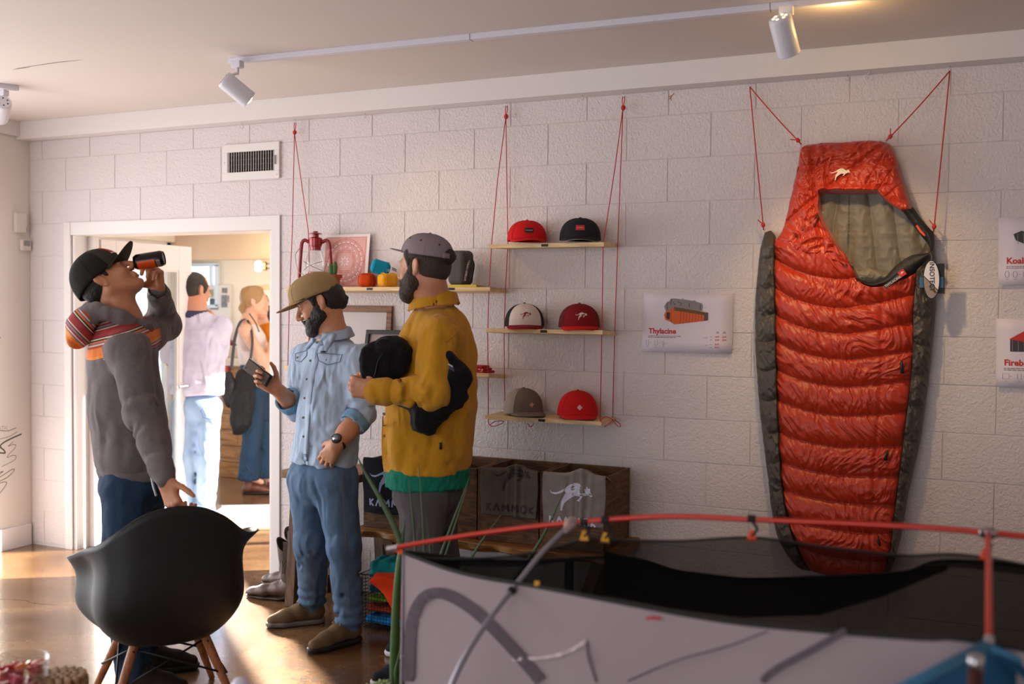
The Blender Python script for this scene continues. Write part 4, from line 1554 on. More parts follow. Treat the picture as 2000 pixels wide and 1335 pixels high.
# ------------------------------------------------------------------ sleeping bag hung on the wall
M_BAGO = mat('nylon_orange', (178, 46, 12), .36, bump=.12, bscale=400, var=.05, vscale=10, sheen=.1)
M_BAGG = mat('nylon_charcoal', (70, 61, 54), .42, bump=.12, bscale=400)
M_LIN = mat('nylon_olive_grey', (112, 106, 92), .5, bump=.1, bscale=400)
M_COLL = mat('nylon_black', (30, 28, 28), .6, bump=.2, bscale=300)
BAGY = -.03
def bp(x, y):
 q = at(x, y, Y=-.09)
 return np.array([q[0], q[2]])
def bcurve(pts, n):
 return resample(spline([bp(*p) for p in pts], 8), n)
def ramp(u, w):
 """0 at both ends of 0..1, rounding up over w"""
 e = np.clip(np.minimum(u, 1 - u) / w, 0, 1)
 return np.sqrt(np.clip(1 - (1 - e) ** 2, 0, 1))
def relief(X, Z, H, name, mt, parent, flip=False):
 """front grid at (X, Z) standing H proud of the wall, closed by a back at the wall"""
 n, m_ = X.shape
 F = np.stack([X, BAGY - H, Z], -1)
 mb = MB()
 mb.grid(F)
 v = mb.v[0]
 f = np.array(mb.f)
 bd = [(i, 0) for i in range(n)] + [(n - 1, j) for j in range(1, m_)] + [(i, m_ - 1) for i in range(n - 2, -1, -1)] + [(0, j) for j in range(m_ - 2, 0, -1)]
 k = len(v)
 bv = np.array([[X[i, j], BAGY + .012, Z[i, j]] for i, j in bd])
 fb = []
 ids = [i * m_ + j for i, j in bd]
 for a in range(len(bd)):
  b = (a + 1) % len(bd)
  fb.append((ids[b], ids[a], k + a, k + b))
 v = np.concatenate([v, bv])
 f = np.concatenate([f, np.array(fb)])
 # make normals face the room
 p = v[f[len(f) // 3]]
 if np.cross(p[1] - p[0], p[2] - p[0])[1] > 0:
  f = f[:, ::-1]
 return mesh_obj(name, v, np.ascontiguousarray(f), mt, parent, True)
bag0 = bp(1640, 1100)
bag = thing('sleeping_bag', 'orange and charcoal mummy sleeping bag hung open on the block wall', 'sleeping bag', (bag0[0], BAGY, bp(1640, 1120)[1]))
NV = 360
seamL = [(1512, 466), (1512, 520), (1514, 600), (1516, 700), (1519, 800), (1524, 900), (1528, 950), (1536, 1000), (1547, 1040), (1562, 1085), (1580, 1115)]
seamR = [(1790, 533), (1784, 600), (1783, 680), (1777, 760), (1768, 830), (1760, 900), (1752, 960), (1745, 1020), (1738, 1080), (1728, 1118)]
topC = [(1512, 466), (1560, 474), (1610, 478), (1645, 492), (1662, 520), (1676, 546), (1700, 560), (1732, 558), (1762, 547), (1790, 533)]
botC = [(1580, 1115), (1620, 1124), (1680, 1128), (1728, 1118)]
NU = 170
Lc, Rc_, Tc, Bc = bcurve(seamL, NV), bcurve(seamR, NV), bcurve(topC, NU), bcurve(botC, NU)
U, Vv = np.meshgrid(np.linspace(0, 1, NU), np.linspace(0, 1, NV), indexing='ij')
U3, V3_ = U[..., None], Vv[..., None]
XZ = ((1 - U3) * Lc[None] + U3 * Rc_[None] + (1 - V3_) * Tc[:, None] + V3_ * Bc[:, None]
 - ((1 - U3) * (1 - V3_) * Lc[0] + U3 * (1 - V3_) * Rc_[0] + (1 - U3) * V3_ * Lc[-1] + U3 * V3_ * Rc_[-1]))
X, Z = XZ[..., 0], XZ[..., 1]
# baffles: height lines that sag to the right of the middle
zl = np.array([bp(1520, y)[1] for y in (440, 502, 560, 612, 664, 720, 779, 843, 900, 954, 1008, 1062, 1116, 1170)])
sag = .085 * np.sin(PI * np.clip(U, 0, 1) ** .8) * np.clip((Z - .45) / 1.2, .25, 1) + .03 * U
t = np.interp(-(Z + sag), -zl, np.arange(len(zl)))
fr = t - np.floor(t)
P3 = np.stack([X * 1.0, Z, np.zeros_like(X)], -1)
a_ = -.62
RX = X * math.cos(a_) - Z * math.sin(a_)
RZ = X * math.sin(a_) + Z * math.cos(a_)
warp = fbm(P3 * 5, 2)
wr = ridged(np.stack([RX * 52 + warp * 2.2, RZ * 9 + warp, t * .37], -1), 3)
wr2 = ridged(np.stack([X * 40 + 9 * warp, Z * 14 - 3 * warp, np.floor(t) * 3.1], -1), 3)
mixw = np.clip(1.2 - 1.6 * U + .4 * warp, .15, 1)
puff = np.clip(np.sin(PI * fr), 0, 1) ** .55
seampull = np.exp(-((np.minimum(fr, 1 - fr)) / .09) ** 2)
gather = ridged(np.stack([X * 95, Z * 6, np.floor(t + .5)], -1), 2)
H = .025 + .045 * ramp(U, .3) + .026 * puff + (.013 * wr * mixw + .013 * wr2 * (1.1 - mixw)) * (.45 + .55 * puff) + .003 * gather * seampull
H = H - .012 * np.exp(-((U - .80) / .018) ** 2) * .6
crease = np.exp(-(((X - bp(1700, 600)[0]) * .5 + (Z - bp(1700, 600)[1])) / .02) ** 2) * (Vv < .3)
H = H - .01 * crease
H = H * np.clip(.55 + 3 * np.minimum(1, 1.02 - Vv), 0, 1)
relief(X, Z, H, 'front_panel', M_BAGO, bag)
def side(name, inner, outer, nz, ph):
 A, Bq = bcurve(inner, NV), bcurve(outer, NV)
 nu = 40
 u = np.linspace(0, 1, nu)
 G = (1 - u)[:, None, None] * A[None] + u[:, None, None] * Bq[None]
 X, Z = G[..., 0], G[..., 1]
 U, V_ = np.meshgrid(u, np.linspace(0, 1, NV), indexing='ij')
 t = np.interp(-(Z + .012 * np.sin(PI * U)), -zl, np.arange(len(zl))) * 1.0
 fr = t - np.floor(t)
 puff = np.clip(np.sin(PI * fr), 0, 1) ** .5
 w = fbm(np.stack([X * 8, Z * 8, X * 0 + ph], -1), 2)
 wr = ridged(np.stack([X * 42 + Z * 22 + w * 2, Z * 18 - X * 14, X * 0 + ph], -1), 3)
 H = .012 + .052 * np.sqrt(np.clip(1 - U ** 2.2, 0, 1)) + .016 * puff * (1 - U ** 3) + .009 * wr
 relief(X, Z, H * np.clip(.4 + 12 * np.minimum(V_, 1 - V_), 0, 1), name, M_BAGG, bag)
side('side_panel', [(1502, 449)] + [(x - 1, y) for x, y in seamL], [(1489, 453), (1481, 490), (1476, 540), (1472, 590), (1471, 650), (1474, 720), (1480, 800), (1487, 860), (1496, 930), (1504, 1000), (1514, 1045), (1530, 1080), (1556, 1112), (1580, 1120)], 0, 1.3)
side('side_panel', [(1792, 500)] + [(x + 1, y) for x, y in seamR], [(1820, 452), (1826, 500), (1827, 580), (1823, 640), (1815, 720), (1806, 790), (1796, 860), (1783, 920), (1772, 970), (1762, 1030), (1750, 1085), (1736, 1125)], 0, 4.1)
# hood: a ring around the face opening
O_ = [(1510, 474), (1528, 440), (1541, 390), (1550, 350), (1558, 315), (1566, 284), (1600, 277), (1650, 275), (1700, 272), (1733, 277), (1745, 295), (1755, 320), (1761, 345), (1770, 370), (1782, 408)]
I_ = [(1664, 520), (1640, 482), (1614, 440), (1604, 415), (1603, 395), (1603, 380), (1615, 377), (1635, 377), (1655, 378), (1675, 378), (1700, 377), (1714, 377), (1722, 384), (1737, 397), (1760, 411)]
n = 260
ts = np.linspace(0, 1, len(O_))
tt = np.linspace(0, 1, n)
So, Si = spline([bp(*p) for p in O_], 12), spline([bp(*p) for p in I_], 12)
ks = np.linspace(0, 1, len(So))
A = np.stack([np.interp(tt, ks, So[:, k_]) for k_ in (0, 1)], 1)
Bq = np.stack([np.interp(tt, ks, Si[:, k_]) for k_ in (0, 1)], 1)
nu = 90
u = np.linspace(0, 1, nu)
G = (1 - u)[None, :, None] * A[:, None] + u[None, :, None] * Bq[:, None]
X, Z = G[..., 0], G[..., 1]
T_, U = np.meshgrid(tt, u, indexing='ij')
w = fbm(np.stack([X * 7, Z * 7, X * 0 + 8], -1), 2)
wr = ridged(np.stack([X * 26 + w * 3, Z * 26 - w * 3, X * 0 + 2.2], -1), 4)
wr2 = ridged(np.stack([X * 60, Z * 18, X * 0], -1), 2)
zb_ = np.abs(Z - bp(1650, 322)[1]) / .02
quilt = np.exp(-zb_ ** 2) * (np.abs(X - bp(1650, 300)[0]) < .2)
diag = np.exp(-(((X - bp(1722, 285)[0]) * .8 + (bp(1722, 285)[1] - Z) * 1.0) / .012) ** 2) + np.exp(-(((X - bp(1585, 300)[0]) - (bp(1585, 300)[1] - Z) * .14) / .011) ** 2)
rad = np.exp(-((np.abs(((T_ * 9) % 1) - .5) - .5) / .06) ** 2)
H = .018 + .075 * np.sqrt(np.clip(1 - (1 - np.clip(U / .5, 0, 1)) ** 2, 0, 1)) + .015 * np.exp(-((U - .93) / .05) ** 2) + .016 * wr + .004 * wr2 * (U > .8) - .014 * quilt - .013 * diag - .006 * rad
H = H * np.clip(.35 + 10 * np.minimum(1, 1.01 - U), 0, 1)
relief(X, Z, H, 'hood', M_BAGO, bag)
# lining seen through the opening
rows = [(372, 1596, 1722), (385, 1600, 1745), (400, 1600, 1770), (430, 1605, 1802), (470, 1622, 1816), (500, 1640, 1818), (530, 1660, 1800), (562, 1680, 1745)]
ys = np.linspace(372, 562, 120)
X = []
Z = []
for y in ys:
 x0, x1 = np.interp(y, [r[0] for r in rows], [r[1] for r in rows]), np.interp(y, [r[0] for r in rows], [r[2] for r in rows])
 q = [bp(x, y) for x in np.linspace(x0, x1, 110)]
 X.append([a[0] for a in q])
 Z.append([a[1] for a in q])
X, Z = np.array(X), np.array(Z)
w = fbm(np.stack([X * 6, Z * 3, X * 0 + 5], -1), 2)
fold = np.abs(np.sin((X - .55 + (Z - 1.8) * .15 * np.sign(X - .62)) * 34 + w * 1.5)) ** .7
H = .004 + .016 * fold + .004 * ridged(np.stack([X * 30, Z * 20, X * 0], -1), 3)
relief(X, Z, H, 'lining', M_LIN, bag)
# light flap of lining at the lower left of the opening, black draft collar with its label
X = []
Z = []
for v in np.linspace(0, 1, 40):
 q = [bp(1668 + 68 * a + 14 * v, 519 + 34 * v + 12 * a * (1 - v) + 2 * math.sin(a * 9)) for a in np.linspace(0, 1, 60)]
 X.append([a[0] for a in q])
 Z.append([a[1] for a in q])
X, Z = np.array(X), np.array(Z)
H = .05 + .02 * np.sin(np.linspace(0, PI, 40))[:, None] + .006 * ridged(np.stack([X * 30, Z * 34, X * 0 + 3], -1), 3)
relief(X, Z, H, 'lining_flap', M_LIN, bag)
lowr, upr = [(1676, 548), (1702, 561), (1734, 558), (1764, 546), (1790, 528), (1816, 500)], [(1670, 541), (1700, 551), (1728, 541), (1752, 517), (1780, 499), (1812, 494)]
def strip(name, lo_, up_, mt, h0, h1, nv=30, n=90):
 a, b = bcurve(lo_, n), bcurve(up_, n)
 u = np.linspace(0, 1, nv)
 G = (1 - u)[:, None, None] * a[None] + u[:, None, None] * b[None]
 X, Z = G[..., 0], G[..., 1]
 H = h0 + h1 * np.sin(np.linspace(0.05, PI - .05, nv))[:, None] + .003 * ridged(np.stack([X * 30, Z * 30, X * 0 + 7], -1), 3)
 return relief(X, Z, H, name, mt, bag)
strip('draft_collar', lowr, upr, M_COLL, .07, .022)
strip('neck_baffle', [(1760, 408), (1778, 432), (1796, 456), (1812, 476), (1818, 490)], [(1783, 404), (1800, 428), (1817, 447), (1823, 455), (1824, 480)], M_COLL, .04, .03)
q = [bp(x, y) for x, y in ((1789, 442), (1797, 454), (1806, 462), (1808, 459), (1799, 449), (1792, 439))]
MB().poly([tuple(a) for a in q], lambda u, v, l: (u, BAGY - .079, v)).build('orange_bar', mat('bright_orange', (226, 70, 24), .5), bag)
c = bp(1763, 534)
an = .62
def tagf(u, v, l=0):
 return np.array([c[0] + u * math.cos(an) - v * math.sin(an), BAGY - .1025 - l, c[1] + u * math.sin(an) + v * math.cos(an)])
o = MB().poly([(-.014, -.013), (.014, -.013), (.014, .013), (-.014, .013)], tagf).build('red_label', M_REDP, bag)
MB().poly([(x * .02, y * .02) for x, y in KANG], lambda u, v, l: tagf(u, v, .001)).build('kangaroo_emblem', M_OFFP, o)
o = MB().poly([(-.09, -.015), (-.016, -.013), (-.016, .004), (-.09, .0)], tagf).build('grey_label', mat('label_grey', (70, 66, 66), .6), bag)
m = MB()
add_text(m, 'THYLACINE', .014, tagf, (-.086, -.012), .001)
m.build('lettering', M_OFFP, o)
# kangaroo mark on the hood, drawcord, zip pulls
c2 = bp(1643, 343)
w = .085
MB().poly([(x * w, y * w) for x, y in KANG], lambda u, v, l: (c2[0] + u, BAGY - .112 - .02 * v, c2[1] + v)).build('kangaroo_emblem', mat('logo_silver', (226, 206, 188), .5), bag)
for pts in ([(1603, 418), (1590, 432), (1572, 448), (1556, 463), (1550, 472)], [(1603, 419), (1594, 440), (1580, 452), (1560, 464), (1550, 473)]):
 P = [np.array([bp(*q)[0], BAGY - .105 + .008 * i, bp(*q)[1]]) for i, q in enumerate(pts)]
 MB().tube(spline(P, 6), .0022, 6).build('drawcord', M_COLL, bag, True)
for x, y, dx, dy in ((1762, 702, 1, 26), (1735, 876, -5, 20), (1716, 1046, 2, 20)):
 a, b = bp(x, y), bp(x + dx, y + dy)
 yy = BAGY - .09 if y < 1000 else BAGY - .072
 MB().tube([(a[0], yy, a[1]), (a[0] * .7 + b[0] * .3, yy - .008, a[1] * .7 + b[1] * .3), (b[0], yy - .006, b[1])], [.002, .006, .0075], 8).build('zip_pull', M_COLL, bag, True)
a, b = bp(1783, 690), bp(1764, 700)
MB().tube([(a[0], BAGY - .085, a[1]), (b[0], BAGY - .1, b[1])], .006, 8).build('pull_tab', M_BAGO, bag, True)
# swing tags at the right edge
tz = bp(1820, 546)
ht = thing('swing_tag', 'white oval swing tag with dark lettering hanging from the right edge of the sleeping bag', 'tag', (tz[0], BAGY - .1, tz[1] - .08))
def ovf(u, v, l=0):
 return np.array([tz[0] + u - v * .03, BAGY - .104 - l + .1 * u, tz[1] + v])
m = MB()
for (ox, oy, w_, h_, mt, nm, dl) in ((.022, .004, .028, .062, M_BADGE, 'black_card', -.012), (.0, -.012, .046, .022, mat('tag_blue', (54, 104, 140), .5), 'blue_band', -.009)):
 MB().poly([(ox - w_, oy - h_), (ox + w_, oy - h_), (ox + w_, oy + h_), (ox - w_, oy + h_)], lambda u, v, l: ovf(u, v, dl + l), .002).build(nm, mt, ht)
el = [(.031 * math.cos(q), .078 * math.sin(q)) for q in np.linspace(0, 2 * PI, 41)[:-1]]
MB().poly(el, ovf, .002).build('oval_card', mat('tag_white', (226, 220, 226), .5), ht)
MB().ribbon(el + [el[0]], .003, ovf, .0025).build('oval_rim', M_BADGE, ht)
lowp = [(p[0] * .95, p[1] * .96) for p in el if p[1] < -.012 - p[0] * 1.1]
lowp = [(-.028, .018), (.024, -.04)] + sorted([(p[0] * .95, p[1] * .96) for p in el if p[1] < .018 - (p[0] + .028) * 1.1], key=lambda p: math.atan2(p[1] + .05, p[0] - .01))
hull = [(p[0] * .94, p[1] * .96) for p in el if p[1] < .018 - (p[0] + .028) * 1.12]
MB().poly(hull, lambda u, v, l: ovf(u, v, .0028)).build('grey_corner', mat('tag_tan', (150, 136, 122), .5), ht)
MB().ribbon([(-.029, .014), (.026, -.046)], .003, ovf, .003).build('dividing_line', M_BADGE, ht)
m = MB()
add_text(m, 'INSOTECT', .026, ovf, (-.006, .072), .003, 'LEFT', .0004, -PI / 2)
add_text(m, 'Flow', .02, ovf, (-.012, -.03), .0034, 'LEFT', .0003, -.85)
m.build('lettering', M_BADGE, ht)
MB().tube([ovf(0, .074, .002), ovf(.002, .095, 0), ovf(-.004, .11, -.01)], .0012, 5).build('tag_loop', M_WIRE, ht)
# cords and clips holding the bag
def bag_cord(label, hook, ends):
 h = at(*hook, Z=2.571)
 h[1] = -.04
 root = thing('cord', label, 'cord', tuple(h), 'red cords holding the sleeping bag')
 screw_hook(root, h, 1.0).build('hook', M_STEEL, root, True)
 h2 = h + np.array([0, 0, -.02])
 for x, y, yy in ends:
  q = bp(x, y)
  e_ = np.array([q[0], yy, q[1]])
  P = [h2 + (e_ - h2) * s_ + np.array([0, 0, -.006 * math.sin(PI * s_)]) for s_ in np.linspace(0, 1, 7)]
  MB().tube(P, .0026, 7).build('strand', M_ROPE, root, True)
  F = Field()
  d = nrm(h2 - e_)
  F.ell(e_ + d * .02, (.0055, .005, .006))
  F.ell(e_ + d * .029, (.0045, .0045, .006))
  sdf_obj('knot', F, .0025, M_ROPE, root)
  sdir = nrm(np.cross(d, [0, 1, 0]))
  MB().tube(spline([e_ + d * .028, e_ + d * .04 + sdir * .012, e_ + d * .052 + sdir * .022], 4), .0024, 6).build('cord_end', M_ROPE, root, True)
  c_ = [e_ + d * (.006 - .012 * math.cos(a)) + sdir * .006 * math.sin(a) for a in np.linspace(0, 2 * PI, 15)[:-1]]
  MB().tube(c_, .0018, 6, closed=True).build('clip', M_STEEL, root, True)
bag_cord('red cord from the beam to the left corner and shoulder of the bag', (1468, 164), [(1566, 282, -.10), (1490, 449, -.07)])
bag_cord('red cord from the beam to the right corner and shoulder of the bag', (1856, 134), [(1731, 276, -.10), (1823, 453, -.07)])
# brown scuff left on the wall
m = MB()
for pts in ([(1317, 182), (1312, 187), (1306, 189)], [(1312, 187), (1310, 192), (1311, 196)], [(1310, 190), (1307, 194)]):
 P = [at(x, y, Y=-.0072) for x, y in pts]
 m.ribbon([(a[0], a[2]) for a in P], .004, lambda u, v, l: (u, -.0076, v))
o = m.build('scuff', mat('scuff_brown', (160, 110, 70), .8), wall_back)
# ------------------------------------------------------------------ product posters
M_PAPER = mat('poster_paper', (222, 212, 222), .6)
M_PTXT = mat('poster_grey_ink', (110, 104, 108), .7)
M_PBLK = mat('poster_dark_ink', (52, 48, 50), .7)
M_PRED = mat('poster_red_ink', (196, 50, 38), .7)
M_PORG = mat('poster_orange_ink', (214, 96, 44), .7)
M_PGRY = mat('poster_bag_grey', (140, 130, 128), .7)
def poster(label, tl, tr, bl, br_, title, art, table=True, ratio=None):
 a, b, c, d = [at(*q, Y=-.011) for q in (tl, tr, bl, br_)]
 if ratio:
  W = (a[2] - c[2]) * ratio
  b = a + np.array([W, 0, 0])
  d = c + np.array([W, 0, 0])
 root = thing('poster', label, 'poster', ((a[0] + b[0]) / 2, -.011, c[2]))
 def fn(u, v, l=0.0):
  """u 0..1 from left, v 0..1 from the bottom"""
  p = (a * v + c * (1 - v)) * (1 - u) + (b * v + d * (1 - v)) * u
  lift = .009 * (1 - v) ** 2 + .003 * (u - .5) ** 2
  return np.array([p[0], p[1] - lift - l, p[2]])
 MB().sheet([[fn(u, v) for v in np.linspace(0, 1, 7)] for u in np.linspace(0, 1, 7)], .0012).build('paper', M_PAPER, root, True)
 W = np.linalg.norm(b - a)
 Hh = np.linalg.norm(a - c)
 m = MB()
 add_text(m, title, .125, lambda u, v, l: fn(u * Hh / W, v, l), (.069 * W / Hh, .315), .0014, 'LEFT', .004)
 m.build('title', M_PRED, root)
 m = MB()
 for y, x1 in ((.272, .44), (.248, .385)):
  x = .067
  while x < x1:
   w = rnd.uniform(.012, .04)
   m.ribbon([(x, y), (min(x + w, x1), y)], .008, fn, .0014)
   x += w + .006
 m.build('small_print', M_PBLK, root)
 art(fn, root)
 if table:
  m = MB()
  m2 = MB()
  for y, txt in ((.262, ('$329', '$229')), (.21, ('$349', '$249')), (.137, ('$199',)), (.085, ('$219',))):
   for k_, s_ in enumerate(txt):
    add_text(m, s_, .034, lambda u, v, l: fn(u * Hh / W, v, l), ((.815 + .077 * k_) * W / Hh, y), .0014, 'LEFT', .001)
  for x, y, w in ((.685, .255, .05), (.76, .272, .025), (.76, .222, .025), (.705, .13, .03), (.76, .145, .02), (.76, .095, .025), (.825, .335, .03), (.895, .337, .035)):
   m2.ribbon([(x, y), (x + w, y)], .006, fn, .0014)
  for x in (.828, .902):
   m2.ribbon([(x, .352), (x + .01, .352)], .016, fn, .0014)
   m2.ribbon([(x + .015, .352), (x + .025, .352)], .016, fn, .0014)
  m.build('prices', M_PRED, root)
  m2.build('table_text', M_PTXT, root)
 return root, fn
def outline_bag(cx, cy, h, asp):
 P = [(0, .5), (.2, .45), (.25, .2), (.17, -.4), (.1, -.5), (-.1, -.5), (-.17, -.4), (-.25, .2), (-.2, .45), (0, .5)]
 return [(cx + x * h * asp, cy + y * h) for x, y in P]
def icons(fn, root, kinds, asp):
 m = MB()
 for k_, (kind, cx) in enumerate(kinds):
  cy, h = .155, .1
  if kind == 'bag':
   pl = outline_bag(cx, cy, h, asp)
  elif kind == 'leaf':
   pl = [(cx, cy - h / 2), (cx + .012, cy), (cx, cy + h / 2), (cx - .012, cy), (cx, cy - h / 2)]
  elif kind == 'oval':
   pl = [(cx + .018 * math.cos(q), cy + h / 2 * math.sin(q)) for q in np.linspace(0, 2 * PI, 15)]
  else:
   s_ = .016 if kind == 'sack' else .028
   pl = [(cx - s_, cy - h * .4), (cx + s_, cy - h * .4), (cx + s_, cy + h * .4), (cx - s_, cy + h * .4), (cx - s_, cy - h * .4)]
  m.ribbon(pl, .0035, fn, .0014)
  m.ribbon([(cx - .01, .083), (cx + .012, .083)], .005, fn, .0014)
  m.ribbon([(cx + .033, .155), (cx + .045, .155)], .006, fn, .0014)
 m.build('icons', M_PTXT, root)
def art_thyl(fn, root):
 A = 1 / 1.55
 pol = lambda pts: [((x - 155) / 1570, 1 - (y - 95) / 1030) for x, y in pts]
 o = MB().poly(pol([(640, 190), (700, 185), (900, 205), (1050, 228), (1190, 270), (1208, 320), (1200, 400), (700, 420), (560, 410), (525, 330), (560, 265), (610, 235)]), lambda u, v, l: fn(u, v, .0013)).build('grey_bag_picture', M_PGRY, root)
 m = MB()
 for pts in ([(590, 240), (575, 320), (590, 400)], [(660, 200), (640, 300)], [(830, 190), (870, 190)], [(1035, 222), (1080, 230)], [(970, 270), (965, 340)], [(760, 240), (840, 270), (800, 310)], [(680, 250), (730, 300)], [(1160, 290), (1165, 380)]):
  m.ribbon(pol(pts), .007, fn, .0016)
 m.build('picture_lines', M_PBLK, o)
 o = MB().poly(pol([(700, 335), (1300, 425), (1305, 560), (1220, 575), (720, 640), (640, 590), (560, 565), (528, 480), (560, 405), (650, 385)]), lambda u, v, l: fn(u, v, .0018)).build('orange_bag_picture', M_PORG, root)
 MB().poly(pol([(700, 332), (1235, 418), (1235, 470), (710, 400)]), lambda u, v, l: fn(u, v, .0021)).build('picture_shade', mat('poster_olive_ink', (104, 76, 44), .7), o)
 MB().poly(pol([(575, 430), (632, 425), (632, 545), (600, 552), (570, 520)]), lambda u, v, l: fn(u, v, .0021)).build('picture_dark', M_PBLK, o)
 MB().poly(pol([(1235, 425), (1302, 428), (1302, 560), (1230, 572)]), lambda u, v, l: fn(u, v, .0022)).build('picture_foot', mat('poster_foot_ink', (86, 78, 80), .7), o)
 m = MB()
 for k_ in range(8):
  x = 820 + k_ * 52
  m.ribbon(pol([(x, 400 + k_ * 8), (x + 8, 500), (x, 625 - k_ * 8)]), .006, fn, .0023)
 m.ribbon(pol([(660, 390), (645, 480), (665, 600)]), .006, fn, .0023)
 m.build('picture_lines', mat('poster_rust_ink', (168, 66, 30), .7), o)
 m = MB()
 m.ribbon(pol([(1225, 345), (1260, 345)]), .005, fn, .0014)
 m.build('caption', M_PTXT, root)
 icons(fn, root, [('bag', .062), ('sack', .16), ('leaf', .245)], A)
def art_koala(fn, root):
 pts = [(.13, .75), (.2, .8), (.3, .74), (.45, .78), (.6, .74), (.62, .62), (.45, .58), (.28, .56), (.15, .66)]
 o = MB().poly(pts, lambda u, v, l: fn(u, v, .0014)).build('quilt_picture', mat('poster_charcoal_ink', (64, 60, 64), .7), root)
 m = MB()
 for k_ in range(9):
  x = .17 + k_ * .05
  m.ribbon([(x, .60 + .0 * k_), (x - .005, .76)], .005, fn, .0017)
 m.build('picture_lines', M_PGRY, o)
 icons(fn, root, [('oval', .075), ('oval', .145), ('sack', .23)], .6)
def art_fire(fn, root):
 o = MB().poly([(.12, .70), (.6, .70), (.6, .52), (.12, .52)], lambda u, v, l: fn(u, v, .0014)).build('quilt_picture', MATS['poster_charcoal_ink'], root)
 MB().poly([(.11, .70), (.34, .92), (.62, .80), (.62, .68), (.36, .64)], lambda u, v, l: fn(u, v, .0018)).build('red_panel_picture', M_PRED, root)
 m = MB()
 for k_ in range(7):
  m.ribbon([(.14 + k_ * .05, .53), (.138 + k_ * .05, .69)], .005, fn, .0017)
 m.build('picture_lines', M_PGRY, o)
 icons(fn, root, [('square', .085), ('sack', .2), ('leaf', .3)], .6)
poster('white poster with orange sleeping bag picture between the cap rack and the hung bag', (1258, 572), (1433, 573), (1254.5, 686), (1430, 690), 'Thylacine', art_thyl)
poster('white poster with black quilt picture, upper one at the right end of the wall', (1950, 425), (0, 0), (1950, 556), (0, 0), 'Koala', art_koala, False, 1.55)
poster('white poster with red and black quilt picture, lower one at the right wall end', (1946, 622), (0, 0), (1945, 754), (0, 0), 'Firebelly', art_fire, False, 1.55)
# ------------------------------------------------------------------ bench, crates with shirts, stand, boots, basket
M_CRATE = wood('crate_wood', (112, 76, 44), (70, 46, 26), 5, (2, 2, 9), .75)
M_CRATEIN = mat('crate_inside', (48, 34, 24), .85, bump=.3, bscale=60)
M_PLANK = wood('live_edge_wood', (176, 122, 66), (112, 70, 34), 4, (1, 10, 10), .5)
M_OLD = wood('old_brown_wood', (110, 78, 52), (70, 48, 32), 5, (8, 8, 1.2), .65)
M_BLKM = mat('black_metal', (24, 24, 26), .5, .3)
ZT = .786
BZ = .452
frp = at(1183, 931, Z=ZT)
brp = at(1230, 913, Y=-.025)
CY0, CY1 = -.40, -.028
fx = [at(x, y, Y=CY0)[0] for x, y in ((710, 893), (822, 903), (826, 903), (938, 911), (942, 911), (1057, 921), (1062, 921), (1183, 931))]
CW = (fx[7] - fx[0]) / 4 - .006
def crate(label, x0):
 cx = x0 + CW / 2
 cy = (CY0 + CY1) / 2
 D = CY1 - CY0
 th = .014
 root = thing('crate', label, 'crate', (cx, cy, BZ), 'brown wooden crates in a row on the bench')
 H = ZT - BZ
 for nm, c, s_ in (('front_panel', (cx, CY0 + th / 2, BZ + H / 2), (CW, th, H)), ('back_panel', (cx, CY1 - th / 2, BZ + H / 2), (CW, th, H)),
     ('side_panel', (x0 + th / 2, cy, BZ + H / 2), (th, D - 2 * th, H)), ('side_panel', (x0 + CW - th / 2, cy, BZ + H / 2), (th, D - 2 * th, H)),
     ('bottom_panel', (cx, cy, BZ + .007), (CW - 2 * th, D - 2 * th, .014))):
  MB().box(c, s_, None, .003).build(nm, M_CRATE, root)
 m = MB()
 for xx in (x0 + .012, x0 + CW - .012):
  for k in range(16):
   m.box((xx, CY0 - .0005, BZ + .02 + k * (H - .03) / 15), (.004, .002, .007))
 for k in range(15):
  m.box((x0 + .02 + k * (CW - .04) / 14, CY0 - .0005, BZ + .012), (.007, .002, .004))
  m.box((x0 + CW + .0005, CY0 + .02 + k * (D - .04) / 14, BZ + .012), (.002, .007, .004))
  m.box((x0 + CW + .0005, CY0 + .012, BZ + .02 + k * (H - .03) / 14), (.002, .004, .007))
 o = m.build('stitch_nails', mat('nail_rust', (70, 44, 28), .6), root)
 o['kind'] = 'stuff'
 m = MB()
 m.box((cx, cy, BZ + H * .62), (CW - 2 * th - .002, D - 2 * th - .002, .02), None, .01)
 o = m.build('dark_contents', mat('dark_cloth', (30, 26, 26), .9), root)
 return root
cx0 = [fx[0] + k * (CW + .006) for k in range(4)]
for x, lb in zip(cx0, ('brown wooden crate under the black shirt, at the left end of the bench', 'brown wooden crate mostly hidden behind the man in yellow', 'brown wooden crate under the dark grey shirt', 'brown wooden crate under the light grey shirt, at the right end of the bench')):
 crate(lb, x)
